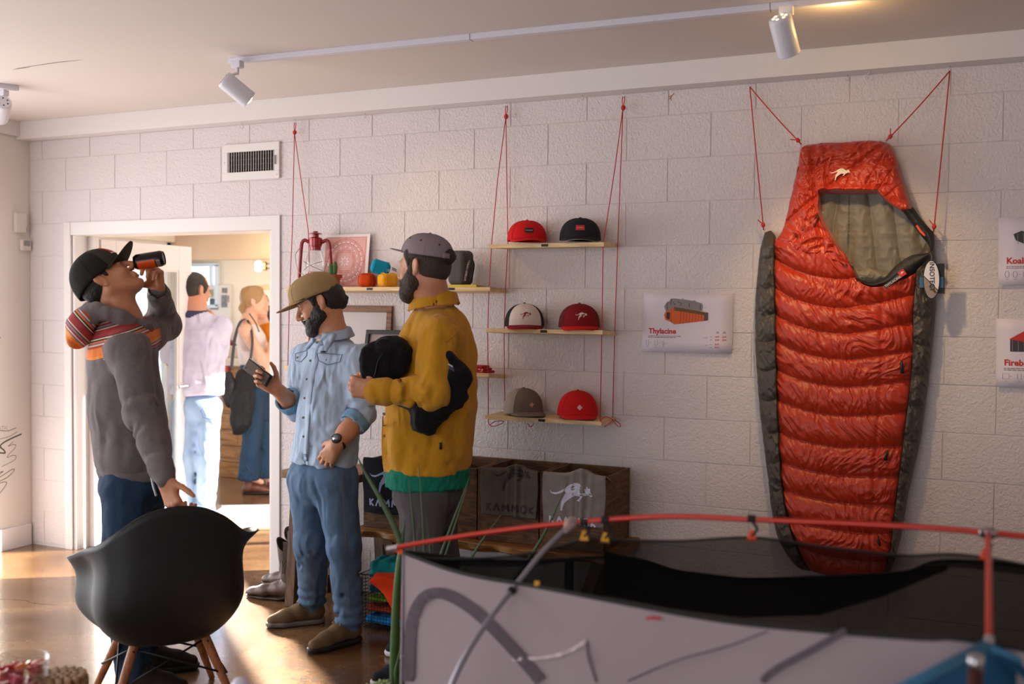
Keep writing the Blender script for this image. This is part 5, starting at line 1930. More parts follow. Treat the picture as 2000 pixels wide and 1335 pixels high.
def shirt(label, x0, x1, drop, mt, ink, kang, word, gath, cat='shirt'):
 """a folded tee draped over the front rim of a crate: in over the rim, then down the front"""
 root = thing('folded_shirt', label, cat, ((x0 + x1) / 2, CY0 - .012, ZT - drop), 'printed shirts draped over the crates')
 nx, nz = 60, 70
 s_ = np.linspace(-.11, drop, nz)
 def surf(u, s, l=0.0):
  x = x0 + (x1 - x0) * u
  ga = gath * math.exp(-((u - .62) / .16) ** 2)
  wv = .006 * math.sin(u * 9 + x0 * 20) * min(1, max(0, s) * 6 + .3) + .010 * ga * math.sin(u * 42 + 3 * s) + .004 * float(fbm(np.array([[u * 6, s * 22, x0]]), 2)[0])
  if s < 0:
   y = CY0 - .006 - s * .9
   z = ZT + .012 + s * .35 + ga * .03
  else:
   rr = min(s, .02)
   y = CY0 - .006 - .012 * math.sin(min(s / .02, 1) * PI / 2) - .002
   z = ZT + .012 - max(0, s - .008) + ga * .028 * max(0, 1 - s * 6)
  wv = max(wv, -.005)
  return np.array([x + .008 * math.sin(s * 18) * (u - .5), y - wv - l, z])
 G = [[surf(u, s) for s in s_] for u in np.linspace(0, 1, nx)]
 MB().sheet(G, .006).build('cloth', mt, root, True)
 G = [[surf(u, s, -.007) for s in np.linspace(-.1, drop - .006, 24)] for u in np.linspace(.02, .98, 24)]
 MB().sheet(G, .005).build('under_layer', mt, root, True)
 W = x1 - x0
 def fn(u, v, l=0.0):
  return surf(u, v, .0042 + l)
 if kang:
  cu, cv, w = kang
  m = MB()
  # split the silhouette into small triangles so that it follows the cloth
  pts = [(cu + x * w / W, cv - y * w) for x, y in KANG]
  bm = bmesh.new()
  tris = tessellate_polygon([[Vector((p[0], p[1], 0)) for p in pts]])
  vs = [bm.verts.new((p[0], p[1], 0)) for p in pts]
  for t_ in tris:
   try:
    bm.faces.new([vs[i] for i in t_])
   except ValueError:
    pass
  bmesh.ops.subdivide_edges(bm, edges=list(bm.edges), cuts=3, use_grid_fill=True)
  bmesh.ops.triangulate(bm, faces=list(bm.faces))
  bm.verts.index_update()
  m.add([fn(v.co.x, v.co.y) for v in bm.verts], [[v.index for v in f.verts] for f in bm.faces])
  bm.free()
  m.build('kangaroo_print', ink, root)
 if word:
  cu, cv, h, sw = word
  m = MB()
  for pl in stroke_word('KAMMOK', h, 0):
   P = densify(pl, .008)
   m.ribbon([(cu + a / W, cv - b) for a, b in P], [sw / W * .0 + sw] * len(P) if False else sw * .9, lambda u, v, l: fn(u, v, l), 0) if False else None
   # strokes built in metres then mapped
   Q = np.array(P)
   T = np.gradient(Q, axis=0)
   T /= np.linalg.norm(T, axis=1)[:, None] + 1e-9
   N = np.stack([-T[:, 1], T[:, 0]], 1)
   va = Q + N * sw / 2
   vb = Q - N * sw / 2
   n_ = len(Q)
   m.add([fn(cu + a / W, cv - b) for a, b in va] + [fn(cu + a / W, cv - b) for a, b in vb], [(i, i + 1, n_ + i + 1, n_ + i) for i in range(n_ - 1)])
  m.build('lettering', ink, root)
 return root
def sx(px, py):
 return at(px, py, Y=CY0 - .015)[0]
M_SHB = cloth('tee_black', (28, 28, 36))
M_SHD = cloth('tee_dark_grey', (92, 84, 76), var=.1)
M_SHL = cloth('tee_light_grey', (132, 122, 118), var=.12, vscale=30)
a, b = sx(711, 890), sx(822, 900)
shirt('black shirt with pale blue kangaroo and lettering over the leftmost crate', a, b, .275, M_SHB, mat('ink_pale_blue', (158, 170, 206), .6), (.45, .11, .21), (.50, .222, .034, .0085), .0)
a, b = sx(941, 911), sx(1051, 919)
shirt('dark grey crumpled shirt with black kangaroo over the third crate', a, b, .225, M_SHD, mat('ink_charcoal', (40, 36, 36), .7), (.55, .055, .19), (.54, .187, .034, .0085), .8)
a, b = sx(1062, 920), sx(1183, 931)
shirt('light grey shirt with white kangaroo over the rightmost crate', a, b, .235, M_SHL, mat('ink_white', (206, 204, 222), .6), (.46, .115, .205), (.50, .218, .032, .0085), .9)
# live-edge bench
bl = at(686, 1018, Y=-.47)
bx0, bx1 = bl[0], cx0[3] + CW + .05
t = thing('bench', 'low live edged wooden bench carrying the four crates', 'bench', ((bx0 + bx1) / 2, -.25, 0))
xs = np.linspace(bx0, bx1, 60)
top = []
G = []
for i, x in enumerate(xs):
 w = .012 * math.sin(x * 11) + .01 * math.sin(x * 29 + 1)
 y0 = -.475 + w
 G.append([(x, -.02, BZ - .001), (x, y0 + .004, BZ - .001), (x, y0 - .002, BZ - .006), (x, y0 + .004 + .01 * math.sin(x * 40), BZ - .028), (x, y0 + .03, BZ - .045 - .004 * math.sin(x * 17)), (x, -.02, BZ - .045)])
m = MB()
m.grid(G, closed_v=True)
k = len(xs) - 1
m.f.append(tuple(range(5, -1, -1)))
m.f.append(tuple(k * 6 + j for j in range(6)))
m.build('seat_plank', M_PLANK, t, 'auto')
for xa, xb in ((bx0 + .10, bx0 + .24), (bx1 - .10, bx1 - .24)):
 for y in (-.30, -.09):
  p0, p1 = np.array([xa, y, BZ - .045]), np.array([xb, y, .003])
  MB().box((p0 + p1) / 2, (.035, .055, np.linalg.norm(p1 - p0)), frame((0, 1, 0), nrm(p1 - p0)), .003).build('leg', M_OLD, t)
 MB().box((xa + (xb - xa) * .35, -.195, BZ * .62), (.03, .19, .03)).build('stretcher', M_OLD, t)
 MB().box(((xa + xb) / 2 + .12 * (1 if xb > xa else -1), -.2, (BZ - .045) / 2), (.035, .035, BZ - .045), None, .003).build('steel_post', M_BLKM, t)
# taller stand left of the bench
STZ = .80
ya, yb_ = -.44, -.08
tl, tr = at(548, 926, Y=ya), at(706, 930, Y=ya)
STZ = at(600, 922, Y=ya)[2]
x0, x1 = tl[0], min(tr[0], cx0[0] - .012, bx0 - .005)
t = thing('wooden_stand', 'tall brown wooden trestle stand behind the man in the blue shirt', 'stand', ((x0 + x1) / 2, -.26, 0))
MB().box(((x0 + x1) / 2, (ya + yb_) / 2, STZ - .02), (x1 - x0, yb_ - ya, .04), None, .004).build('top', wood('stand_top', (150, 112, 70), (104, 72, 42), 4, (1, 9, 9), .55), t)
MB().box(((x0 + x1) / 2, ya + .05, STZ - .07), (x1 - x0 - .1, .025, .06), None, .002).build('apron', M_OLD, t)
for xa, xb in ((x0 + .09, at(565, 1168, Y=-.43)[0]), (x1 - .07, x1 - .03)):
 for y in (-.415, -.11):
  d = np.array([xb - xa, 0, -(STZ - .04)])
  L_ = np.linalg.norm(d)
  R = frame((0, 1, 0), nrm(d))
  p0, p1 = np.array([xa, y, STZ - .04]), np.array([xb, y, .004])
  MB().box((p0 + p1) / 2, (.04, .055, L_), R, .003).build('leg', M_OLD, t)
for z in (.30, .20):
 f_ = 1 - z / STZ
 xa = (x0 + .09) + (at(565, 1168, Y=-.43)[0] - (x0 + .09)) * f_
 xb = x1 - .04
 for y in (-.385,):
  MB().box(((xa + xb) / 2, y, z), (xb - xa, .02, .035), None, .002).build('rung', M_OLD, t)
# cowboy boots
M_BOOT = mat('boot_leather', (74, 48, 34), .42, bump=.25, bscale=90, var=.18, vscale=18)
M_BOOT2 = mat('boot_shaft_leather', (58, 40, 32), .5, bump=.25, bscale=60, var=.15, vscale=14)
M_SOLE = mat('boot_sole', (48, 32, 22), .6)
def boot(label, heel, d, h=.30):
 """heel: floor point under the heel, d: unit direction of the toe"""
 root = thing('cowboy_boot', label, 'boot', tuple(heel), 'pair of brown cowboy boots')
 d = nrm(d)
 s = np.cross([0, 0, 1], d)
 R = np.stack([d, s, [0, 0, 1]], 1)
 F = Field()
 F.chain([(.03, 0, .07), (.10, 0, .06), (.19, 0, .042), (.262, 0, .03), (.285, 0, .026)], [.042, .042, .036, .024, .014], .03, flat=((0, 0, 1), .85))
 F.cone((.045, 0, .06), (.035, 0, .14), .044, .05, .03)
 F.box((.12, 0, .006), (.2, .06, .012), None, .004, .006, 's')
 sdf_obj('foot', F, .0045, M_BOOT, root, R, heel)
 prof = []
 n = 36
 G = []
 for z in np.linspace(.1, h, 22):
  f_ = (z - .1) / (h - .1)
  row = []
  for a in np.linspace(0, 2 * PI, n, endpoint=False):
   rx, ry = .05 + .030 * f_, .047 + .024 * f_
   scal = .035 * (abs(math.cos(a)) ** 2) * f_ - (.035 * f_ ** 6) * (abs(math.sin(a)) ** 4) * 0
   zz = z + (.03 * math.cos(2 * a) * f_ ** 3)
   bend = .012 * math.sin(z * 60) * (1 - f_) * .3
   row.append((.036 + rx * math.cos(a) + bend, ry * math.sin(a), zz))
  G.append(row)
 m = MB()
 m.sheet([r + [r[0]] for r in (np.array(q).tolist() for q in G)], .004)
 v = m.v[0] @ R.T + heel
 mesh_obj('shaft', v, m.f, M_BOOT2, root, True)
 for sg in (-1, 1):
  for k in range(3):
   P = []
   for q in np.linspace(-1, 1, 15):
    z = .15 + .11 * (1 - q * q) * (1 - .25 * k)
    f_ = (z - .1) / (h - .1)
    a = sg * (PI / 2 + q * .55 * (1 - .25 * k))
    P.append(R @ np.array([.036 + (.054 + .030 * f_) * math.cos(a), (.051 + .024 * f_) * math.sin(a), z]) + heel)
   MB().tube(P, .0012, 4).build('stitching', mat('boot_thread', (120, 84, 56), .6), root)
  c = np.array([.036, sg * .073, h - .02])
  MB().sheet([[R @ (c + np.array([x, 0, z])) + heel for z in (-.05, 0, .045)] for x in (-.014, 0, .014)], .003).build('pull_strap', M_BOOT2, root)
 F = Field()
 F.chain([(.10, 0, .012), (.19, 0, .010), (.268, 0, .01), (.288, 0, .012)], [.044, .04, .026, .014], .02, flat=((0, 0, 1), .2))
 F.chain([(.02, 0, .03), (.10, 0, .013)], [.036, .042], .02, flat=((0, 0, 1), .2))
 F.plane((0, 0, .003), (0, 0, -1))
 sdf_obj('sole', F, .004, M_SOLE, root, R, heel)
 MB().lathe([(.033, 0), (.031, .02), (.036, .036)], 20, R, heel + R @ np.array([.025, 0, 0]), 1.05, .95).build('heel', M_SOLE, root, 'auto')
 return root
toe = at(484, 1157, Z=.02)
d1 = nrm(np.array([-.985, -.17, 0]))
boot('brown cowboy boot with long pointed toe beside the stand, nearer one', np.array([toe[0], toe[1], 0]) - d1 * .292 + np.array([0, 0, 0]), d1)
toe2 = at(516, 1128, Z=.03)
boot('brown cowboy boot standing behind the nearer boot against the wall', np.array([toe2[0], toe2[1], 0]) - nrm([-.9, .1, 0]) * .29, nrm([-.9, .1, 0]), .31)
# wire basket of garments
M_GRID = mat('basket_wire', (34, 32, 32), .5, .6)
wx0, wx1 = at(702, 1225, Y=-.56)[0], at(702, 1225, Y=-.56)[0] + .50
wy0, wy1, wz = -.56, -.335, .255
t = thing('wire_basket', 'black wire grid basket of bright cloths on the floor under the bench', 'basket', ((wx0 + wx1) / 2, (wy0 + wy1) / 2, 0))
def wire_panel(name, o, a, b, na, nb_):
 m = MB()
 o, a, b = np.array(o), np.array(a), np.array(b)
 for k in range(na + 1):
  m.tube([o + a * k / na, o + a * k / na + b], .0013, 4)
 for k in range(nb_ + 1):
  m.tube([o + b * k / nb_, o + b * k / nb_ + a], .0013, 4)
 q = m.build(name, M_GRID, t)
 q['kind'] = 'stuff'
wire_panel('wire_front', (wx0, wy0, .006), (wx1 - wx0, 0, 0), (0, 0, wz), 30, 15)
wire_panel('wire_back', (wx0, wy1, .006), (wx1 - wx0, 0, 0), (0, 0, wz), 30, 15)
wire_panel('wire_side', (wx0, wy0, .006), (0, wy1 - wy0, 0), (0, 0, wz), 20, 15)
wire_panel('wire_side', (wx1, wy0, .006), (0, wy1 - wy0, 0), (0, 0, wz), 20, 15)
wire_panel('wire_bottom', (wx0, wy0, .006), (wx1 - wx0, 0, 0), (0, wy1 - wy0, 0), 20, 14)
m = MB()
m.tube([(wx0, wy0, wz + .006), (wx1, wy0, wz + .006), (wx1, wy1, wz + .006), (wx0, wy1, wz + .006)], .003, 6, closed=True)
m.build('rim_wire', M_GRID, t)
def heap(label, c, r, mt, seed, ang=0.0, cut=None):
 root = thing('garment', label, 'garment', (c[0], c[1], c[2] - r[2]), 'bright cloths in the wire basket')
 F = Field()
 F.box(c, r, rotz(ang), min(r) * .9, 0)
 sd = np.float32(seed)
 F.disp(lambda P: (.010 * ridged(P * np.float32(16) + sd, 3) + .006 * fbm(P * np.float32(30) + sd, 2)).astype(np.float32))
 sdf_obj('cloth', F, .0055, mt, root)
bx, by = (wx0 + wx1) / 2, (wy0 + wy1) / 2
M_TEAL = cloth('cloth_teal', (18, 128, 132))
M_CBLUE = cloth('cloth_blue', (36, 132, 196))
M_CGREEN = cloth('cloth_green', (104, 140, 36))
M_CORG = cloth('cloth_orange', (226, 62, 20))
heap('blue folded cloth at the bottom of the wire basket', (bx, by, .042), (.23, .10, .024), M_CBLUE, 1)
heap('rust orange folded cloth above the blue one in the wire basket', (bx, by, .095), (.225, .098, .018), cloth('cloth_rust', (176, 60, 30)), 2)
heap('green folded cloth in the middle of the wire basket', (bx, by, .14), (.225, .098, .018), M_CGREEN, 3)
heap('dark blue folded cloth near the top of the wire basket', (bx - .06, by, .188), (.16, .095, .02), cloth('cloth_navy', (22, 84, 110)), 4)
tc_ = at(722, 1122, Y=-.40)
heap('teal cloth heaped on top of the wire basket at its left end', (wx0 + .10, by, .275), (.09, .09, .05), M_TEAL, 5, .3)
root = thing('garment', 'orange cloth hanging over the front of the wire basket', 'garment', (wx0 + .25, wy0 - .01, .08), 'bright cloths in the wire basket')
G = []
oc = [at(x, y, Y=wy0 - .02) for x, y in ((727, 1140), (795, 1145))]
xl, xr = oc[0][0], wx0 + .42
for u in np.linspace(0, 1, 40):
 row = []
 x = xl + (xr - xl) * u
 dropz = .05 + .19 * min(1, u * 1.7) if u < .6 else .24 - .1 * (u - .6)
 for v in np.linspace(0, 1, 30):
  z = .275 - dropz * v
  y = wy0 - .012 - .008 * math.sin(u * 14 + v * 3) * (.4 + v) - .012 * math.sin(PI * v)
  if v < .12:
   y = wy0 + .05 - .5 * v
  row.append((x + .01 * math.sin(v * 7), y, z))
 G.append(row)
MB().sheet(G, .004).build('cloth', M_CORG, root, True)
# ------------------------------------------------------------------ tent in the foreground
M_MESH = sheer('black_netting', (20, 20, 20), .50, .2)
M_MESHD = sheer('black_netting_dense', (18, 18, 18), .22, .2)
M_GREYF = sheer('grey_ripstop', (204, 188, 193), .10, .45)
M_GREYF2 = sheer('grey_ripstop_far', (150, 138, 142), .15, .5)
M_SEAM = mat('black_binding', (22, 20, 20), .8)
M_ARCH = sheer('grey_ripstop_dark', (112, 102, 110), .05, .3)
M_POLER = mat('red_pole', (196, 44, 24), .32, .3, coat=.3)
M_POLEG = mat('grey_pole', (150, 148, 160), .3, .7)
M_YEL = mat('yellow_webbing', (206, 150, 30), .7)
M_ORW = mat('orange_webbing', (222, 78, 24), .7)
RY = -2.45
tent = thing('tent', 'low grey walled tent with black mesh roof and red ridge pole standing in front', 'tent', (.9, -2.4, 0))
ridge_px = [(765, 1070), (850, 1055), (960, 1038), (1118, 1020), (1300, 1008), (1468, 1014), (1700, 1024), (1930, 1040)]
RP = [at(x, y, Y=RY) for x, y in ridge_px] + [np.array([1.7, RY, 1.085]), np.array([2.15, RY, 1.02]), np.array([2.5, RY, .92])]
MB().tube(spline(RP, 8), .0062, 10).build('ridge_pole', M_POLER, tent, True)
MB().tube([RP[0] + [-.012, 0, -.004], RP[0] + [.02, 0, .004]], .0085, 10).build('pole_tip', M_STEEL, tent, 'auto')
C0 = at(788, 1079, Y=RY)
MB().sheet([[RP[0] + (C0 - RP[0]) * t_ + np.array([0, 0, s_]) for s_ in (-.006, .006)] for t_ in (0, .5, 1)], .002).build('corner_tab', M_ORW, tent)
# roof line under the pole
RL = [C0, at(850, 1090, Y=RY), at(992, 1086, Y=RY), at(1093, 1066, Y=RY), at(1143, 1051, Y=RY), at(1182, 1053, Y=RY), at(1320, 1056, Y=RY), at(1468, 1049, Y=RY), at(1600, 1066, Y=RY), at(1760, 1084, Y=RY), at(1922, 1088, Y=RY), np.array([1.55, RY, 1.0]), np.array([2.1, RY, .93]), np.array([2.5, RY, .90])]
NT = 120
RLs = resample(spline(RL, 8), NT)
NSp = [C0, at(900, 1118, Y=-2.55), at(1060, 1147, Y=-2.65), at(1180, 1170, Y=-2.72), at(1400, 1210, Y=-2.80), at(1600, 1231, Y=-2.86), at(1800, 1246, Y=-2.90), at(1932, 1256, Y=-2.92), np.array([1.6, -2.92, .98]), np.array([2.1, -2.85, .9]), np.array([2.5, RY - .02, .89])]
NS = resample(spline(NSp, 8), NT)
FSp = [C0 + np.array([.0, .01, 0]), at(1000, 1096, Y=-2.2), at(1215, 1088, Y=-2.12), at(1330, 1116, Y=-2.05), at(1450, 1130, Y=-2.02), at(1600, 1126, Y=-2.02), at(1760, 1118, Y=-2.04), at(1880, 1095, Y=-2.1), np.array([1.6, -2.1, .95]), np.array([2.1, -2.2, .9]), np.array([2.5, RY + .02, .89])]
FS = resample(spline(FSp, 8), NT)
def between(A, B, n, sag=0.0):
 t_ = np.linspace(0, 1, n)
 G = A[:, None] * (1 - t_)[None, :, None] + B[:, None] * t_[None, :, None]
 G[..., 2] -= sag * np.sin(PI * t_)[None, :]
 return G
MB().grid(between(RLs, NS, 14, .02)).build('near_roof_mesh', M_MESH, tent, True)
MB().grid(between(FS, RLs, 14, .02)).build('far_roof_mesh', M_MESH, tent, True)
gl, gr = np.array([C0[0] + .005, RY - .03, .005]), np.array([2.45, RY - .1, .005])
GN = np.stack([NS[:, 0] * .98 + .02, NS[:, 1] - .12 * np.minimum(1, (NS[:, 0] - C0[0]) / .4), np.full(NT, .005)], 1)
WN = between(NS, GN, 40)
pt = np.stack(np.meshgrid(np.linspace(0, 1, NT), np.linspace(0, 1, 40), indexing='ij'), -1)
wn = fbm(np.concatenate([WN * 3.2, ], -1), 2)
WN[..., 1] += .02 * wn * np.sin(PI * np.linspace(0, 1, 40))[None, :] + .03 * np.sin(PI * np.linspace(0, 1, 40))[None, :] * np.minimum(1, (NS[:, 0] - C0[0]) / .5)[:, None]
MB().grid(WN).build('near_wall', M_GREYF, tent, True)
GF = np.stack([FS[:, 0], FS[:, 1] + .15, np.full(NT, .005)], 1)
MB().grid(between(GF, FS, 20)).build('far_wall', M_MESHD, tent, True)
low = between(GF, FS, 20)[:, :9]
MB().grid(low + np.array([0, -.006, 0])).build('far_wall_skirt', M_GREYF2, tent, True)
MB().grid(between(GN, GF, 8)).build('ground_sheet', mat('tent_floor', (120, 112, 118), .7), tent, True)
MB().tube(NS, .0045, 6).build('near_seam', M_SEAM, tent, True)
MB().tube(FS, .0045, 6).build('far_seam', M_SEAM, tent, True)
MB().tube(RLs, .003, 6).build('ridge_seam', M_SEAM, tent, True)
MB().tube([C0, (C0 + gl) / 2, gl], .0035, 6).build('end_seam', mat('grey_binding', (150, 140, 148), .8), tent, True)
def proj(P):
 v = np.asarray(P) - CPOS
 z = v @ CFW
 return np.stack([1000 + CF * (v @ CR) / z, 667.5 - CF * (v @ CU) / z], -1)
WPX = proj(WN)
def on_wall(px, py, off=.010):
 d = np.abs(WPX - np.array([px, py])).sum(-1)
 i, j = np.unravel_index(np.argmin(d), d.shape)
 y = WN[i, j][1]
 p = at(px, py, Y=y)
 n_ = nrm(CPOS - p)
 return p + n_ * off
def wall_ribbon(name, pts, w, mt, off=.010):
 P = spline(np.array(pts, float), 7)
 T = np.gradient(P, axis=0)
 T /= np.linalg.norm(T, axis=1)[:, None]
 N = np.stack([-T[:, 1], T[:, 0]], 1)
 MB().grid([[on_wall(*(p + n_ * w * s_), off) for s_ in (-.5, 0, .5)] for p, n_ in zip(P, N)]).build(name, mt, tent, True)
wall_ribbon('arch_band', [(797, 1330), (800, 1250), (806, 1205), (822, 1172), (845, 1158), (880, 1164), (930, 1196), (985, 1250), (1030, 1300), (1055, 1330)], 22, M_ARCH)  # darker arched band laid over the near wall
wall_ribbon('curved_zip', [(1488, 1332), (1500, 1318), (1530, 1298), (1580, 1272), (1640, 1238), (1652, 1231)], 15, M_ARCH)
wall_ribbon('fold_edge', [(1000, 1287), (1050, 1284), (1090, 1278), (1120, 1266), (1146, 1250)], 7, mat('fold_light', (200, 184, 184), .7))
wall_ribbon('fold_edge', [(1146, 1250), (1150, 1285), (1165, 1332)], 5, M_ARCH)
wall_ribbon('brand_tab', [(1262, 1207), (1275, 1206), (1290, 1208)], 7, mat('tab_red', (176, 54, 60), .7))
wall_ribbon('door_crease', [(1225, 1330), (1320, 1290), (1420, 1262), (1500, 1232)], 4, M_ARCH)
# hanging door panel of denser netting inside
MB().sheet([[at(x, y, Y=-2.3 - .1 * k) for k, y in enumerate((y0, (y0 + y1) / 2, y1))] for x, y0, y1 in ((1180, 1075, 1160), (1300, 1110, 1185), (1450, 1128, 1205), (1600, 1128, 1200), (1720, 1122, 1165), (1850, 1102, 1112))], .002).build('inner_flap', M_MESHD, tent, True)
# poles
hub = RP[3]
foot = at(884, 1332, Y=-2.80)
d = nrm(foot - hub)
leg_end = hub + d * ((hub[2] - .01) / -d[2])
if True:
 leg_end = foot + np.array([-.10, -.12, -foot[2] + .01])
P = [hub, hub + (foot - hub) * .35 + np.array([-.01, -.005, .012]), foot, (foot * .5 + leg_end * .5) + np.array([-.01, -.01, 0]), leg_end]
LP = spline(P, 8)
MB().tube(LP, .0068, 10).build('leg_pole', M_POLEG, tent, True)
F = Field()
F.ell(hub + [0, 0, -.004], (.016, .014, .012))
F.cone(hub, hub + d * .03, .011, .009)
sdf_obj('hub', F, .003, mat('hub_silver', (170, 150, 150), .3, .7), tent)
for k in (10, 20):
 MB().tube([LP[k] - d * .006, LP[k] + d * .006], .0095, 10).build('pole_clip', M_SEAM, tent, 'auto')
MB().tube(spline([LP[9], LP[9] + np.array([.03, 0, -.02]), at(1050, 1140, Y=-2.64)], 4), .003, 6).build('clip_strap', M_SEAM, tent, True)
MB().box(at(1049, 1139, Y=-2.645), (.012, .004, .012)).build('strap_end', M_YEL, tent)
for px, py, py2, mt in ((1141, 1023, 1047, M_YEL), (1182, 1018, 1051, M_YEL), (1468, 1016, 1047, M_ORW), (1924, 1045, 1084, M_ORW)):
 a, b = at(px, py, Y=RY - .004), at(px, py2, Y=RY - .004)
 MB().tube(spline([a, (a + b) / 2 + np.array([.012, 0, 0]), b], 4), .0032, 6).build('clip_strap', M_SEAM, tent, True)
 MB().sheet([[b + np.array([s_ * (.004 + .008 * v), 0, .014 - .024 * v]) for s_ in (-1, 1)] for v in (0, .5, 1)], .003).build('strap_end', mt, tent)
 MB().tube([a + [-.008, 0, .004], a + [.008, 0, .004]], .009, 8).build('pole_clip', M_SEAM, tent, 'auto')
cr0, cr1 = RP[7], at(1932, 1254, Y=-2.93)
MB().tube(spline([cr0, (cr0 + cr1) / 2 + [0, 0, .012], cr1], 8), .0062, 10).build('cross_pole', M_POLER, tent, True)
MB().tube([cr1 + [0, .01, .006], cr1 + [0, -.006, -.006]], .008, 10).build('pole_tip', M_STEEL, tent, 'auto')
F = Field()
F.ell(cr0, (.02, .013, .013))
sdf_obj('hub', F, .003, MATS['hub_silver'], tent)
# blue shelter peak at the lower right corner
ap = at(1925, 1262, D=1.62)
bl_ = thing('shelter_peak', 'blurred peak of a blue fabric shelter at the lower right corner', 'shelter', (ap[0], ap[1], 0))
M_BLUEF = sheer('blue_ripstop', (58, 112, 152), .12, .35)
base = [at(1700, 1400, D=1.50), at(1830, 1420, D=1.42), at(1960, 1420, D=1.45), at(2090, 1400, D=1.6), at(2120, 1330, D=1.9)]
base = [np.array([q[0], q[1], .9]) for q in base]
l0, l1 = at(1780, 1336, D=1.56), at(2010, 1300, D=1.66)
f0, f1 = ap + (l0 - ap) * 2.2, ap + (l1 - ap) * 2.2
G = []
mid = ap + np.array([.08, -.35, -.55])
for pa_, pb_ in ((f0, f1),):
 rows = []
 for t_ in np.linspace(0, 1, 14):
  e_ = pa_ * (1 - t_) + pb_ * t_ + np.array([0, -.02, -.16]) * math.sin(PI * t_)
  rows.append([ap * (1 - s_) + e_ * s_ for s_ in np.linspace(0, 1, 12)])
 G.append(rows)
MB().sheet(G[0], .002).build('front_panel', M_BLUEF, bl_, True)
rows = []
bk = ap + np.array([.35, .06, -.28])
for t_ in np.linspace(0, 1, 10):
 e_ = f1 * (1 - t_) + bk * t_
 rows.append([ap * (1 - s_) + e_ * s_ for s_ in np.linspace(0, 1, 10)])
MB().sheet(rows, .002).build('side_panel', M_BLUEF, bl_, True)
MB().tube([ap, ap + (l0 - ap) * 1.0, f0], .010, 8).build('hem', mat('blue_binding', (60, 126, 166), .6), bl_, True)
MB().tube([ap, ap + (l1 - ap) * 1.0, f1], .008, 8).build('hem', MATS['blue_binding'], bl_, True)
pp = at(1906, 1284, D=1.5)
MB().tube([pp + [0, 0, .004], pp + [0, 0, -.016]], .0115, 12).build('pole_cap', M_STEEL, bl_, True)
MB().tube([pp + [0, 0, -.014], [pp[0], pp[1], .0]], .011, 10).build('pole', mat('dark_red_pole', (70, 30, 26), .4, .2), bl_, True)
# ------------------------------------------------------------------ reed plant in a pot between the yellow shirt and the tent
D0 = 3.32
pb_ = at(800, 1400, D=D0)
pot = thing('potted_reed', 'tall green reed leaves in a pot rising behind the left end of the tent', 'plant', (pb_[0], pb_[1], 0))
pz = .24
MB().lathe([(.10, 0), (.13, pz * .9), (.145, pz * .9), (.145, pz), (.125, pz), (.12, pz - .03)], 32, None, (pb_[0], pb_[1], 0)).build('pot', mat('pot_charcoal', (60, 58, 56), .7), pot, 'auto')
MB().lathe([(.122, pz - .03), (.06, pz - .022), (.001, pz - .02)], 24, None, (pb_[0], pb_[1], 0)).build('soil', MATS['soil'], pot, True)
M_LEAF = mat('reed_green', (62, 84, 46), .5, var=.12, vscale=12)
M_STALK = mat('stalk_green', (60, 92, 38), .45, var=.15, vscale=14)
def blade(px, ws, dd, mt=M_LEAF, name='leaf'):
 P = spline([at(x, y, D=D0 + e_) for (x, y), e_ in zip(px, dd)], 8)
 w = np.interp(np.linspace(0, 1, len(P)), np.linspace(0, 1, len(ws)), ws)
 T = np.gradient(P, axis=0)
 G = []
 for p, t_, ww in zip(P, T, w):
  s_ = nrm(np.cross(nrm(t_), CFW))
  G.append([p + s_ * ww / 2 * q - CFW * (abs(q) - 1) * ww * -.25 for q in (-1, -.5, 0, .5, 1)])
 MB().sheet(G, .0016).build(name, mt, pot, True)
MB().tube(spline([at(x, y, D=D0 + e_) for x, y, e_ in ((786, 1400, 0), (772, 1335, 0), (772, 1230, -.02), (777, 1130, -.03), (784, 1066, -.03))], 8), np.linspace(.021, .009, 33), 10).build('stalk', M_STALK, pot, True)
blade([(784, 1120), (782, 1058), (747, 981), (712, 920), (697, 888)], [.016, .020, .016, .008, .001], [-.03, -.03, -.02, 0, 0])
blade([(779, 1130), (786, 1055), (791, 1014)], [.006, .012, .001], [-.03, -.03, -.03])
blade([(805, 1400), (826, 1200), (828, 1060), (818, 906)], [.012, .011, .008, .001], [0, .03, .04, .05])
blade([(800, 1400), (815, 1200), (810, 1056), (798, 930)], [.012, .010, .008, .001], [0, .0, .04, .05])
blade([(805, 1400), (826, 1200), (859, 1088), (918, 929)], [.012, .010, .010, .001], [0, .02, .02, .02])
blade([(805, 1400), (834, 1200), (869, 1088), (914, 945)], [.010, .009, .008, .001], [0, .04, .06, .06])
blade([(803, 1400), (838, 1200), (841, 1088), (832, 1002)], [.010, .008, .007, .001], [0, .04, .06, .06])
blade([(820, 1400), (900, 1260), (1041, 1079), (1108, 944)], [.012, .012, .011, .001], [0, .04, .02, .02])
blade([(820, 1400), (860, 1210), (922, 1086), (982, 1000)], [.012, .010, .009, .001], [0, .05, .06, .06])
blade([(792, 1400), (774, 1325), (778, 1285), (790, 1235)], [.03, .014, .006, .001], [-.05, -.06, -.06, -.06], M_STALK)
blade([(790, 1400), (786, 1330), (793, 1300), (806, 1270)], [.03, .024, .012, .001], [-.05, -.06, -.06, -.06], M_STALK)
# succulent rosettes at the rim of the pot
for px, py, r in ((722, 1345, .03), (748, 1338, .034), (765, 1346, .026)):
 c = at(px, py, D=D0 - .07)
 m = MB()
 for k in range(14):
  a = k * 2.4
  rr = r * (.35 + .65 * k / 14)
  el_ = math.radians(70 - 55 * k / 14)
  dr = np.array([math.cos(a) * math.cos(el_), math.sin(a) * math.cos(el_), math.sin(el_)])
  m.tube([c, c + dr * rr * .6, c + dr * rr], [.004, .008, .0015], 6)
 m.build('succulent', mat('succulent_green', (150, 168, 110), .6, var=.3, vscale=30), pot, True)['kind'] = 'stuff'
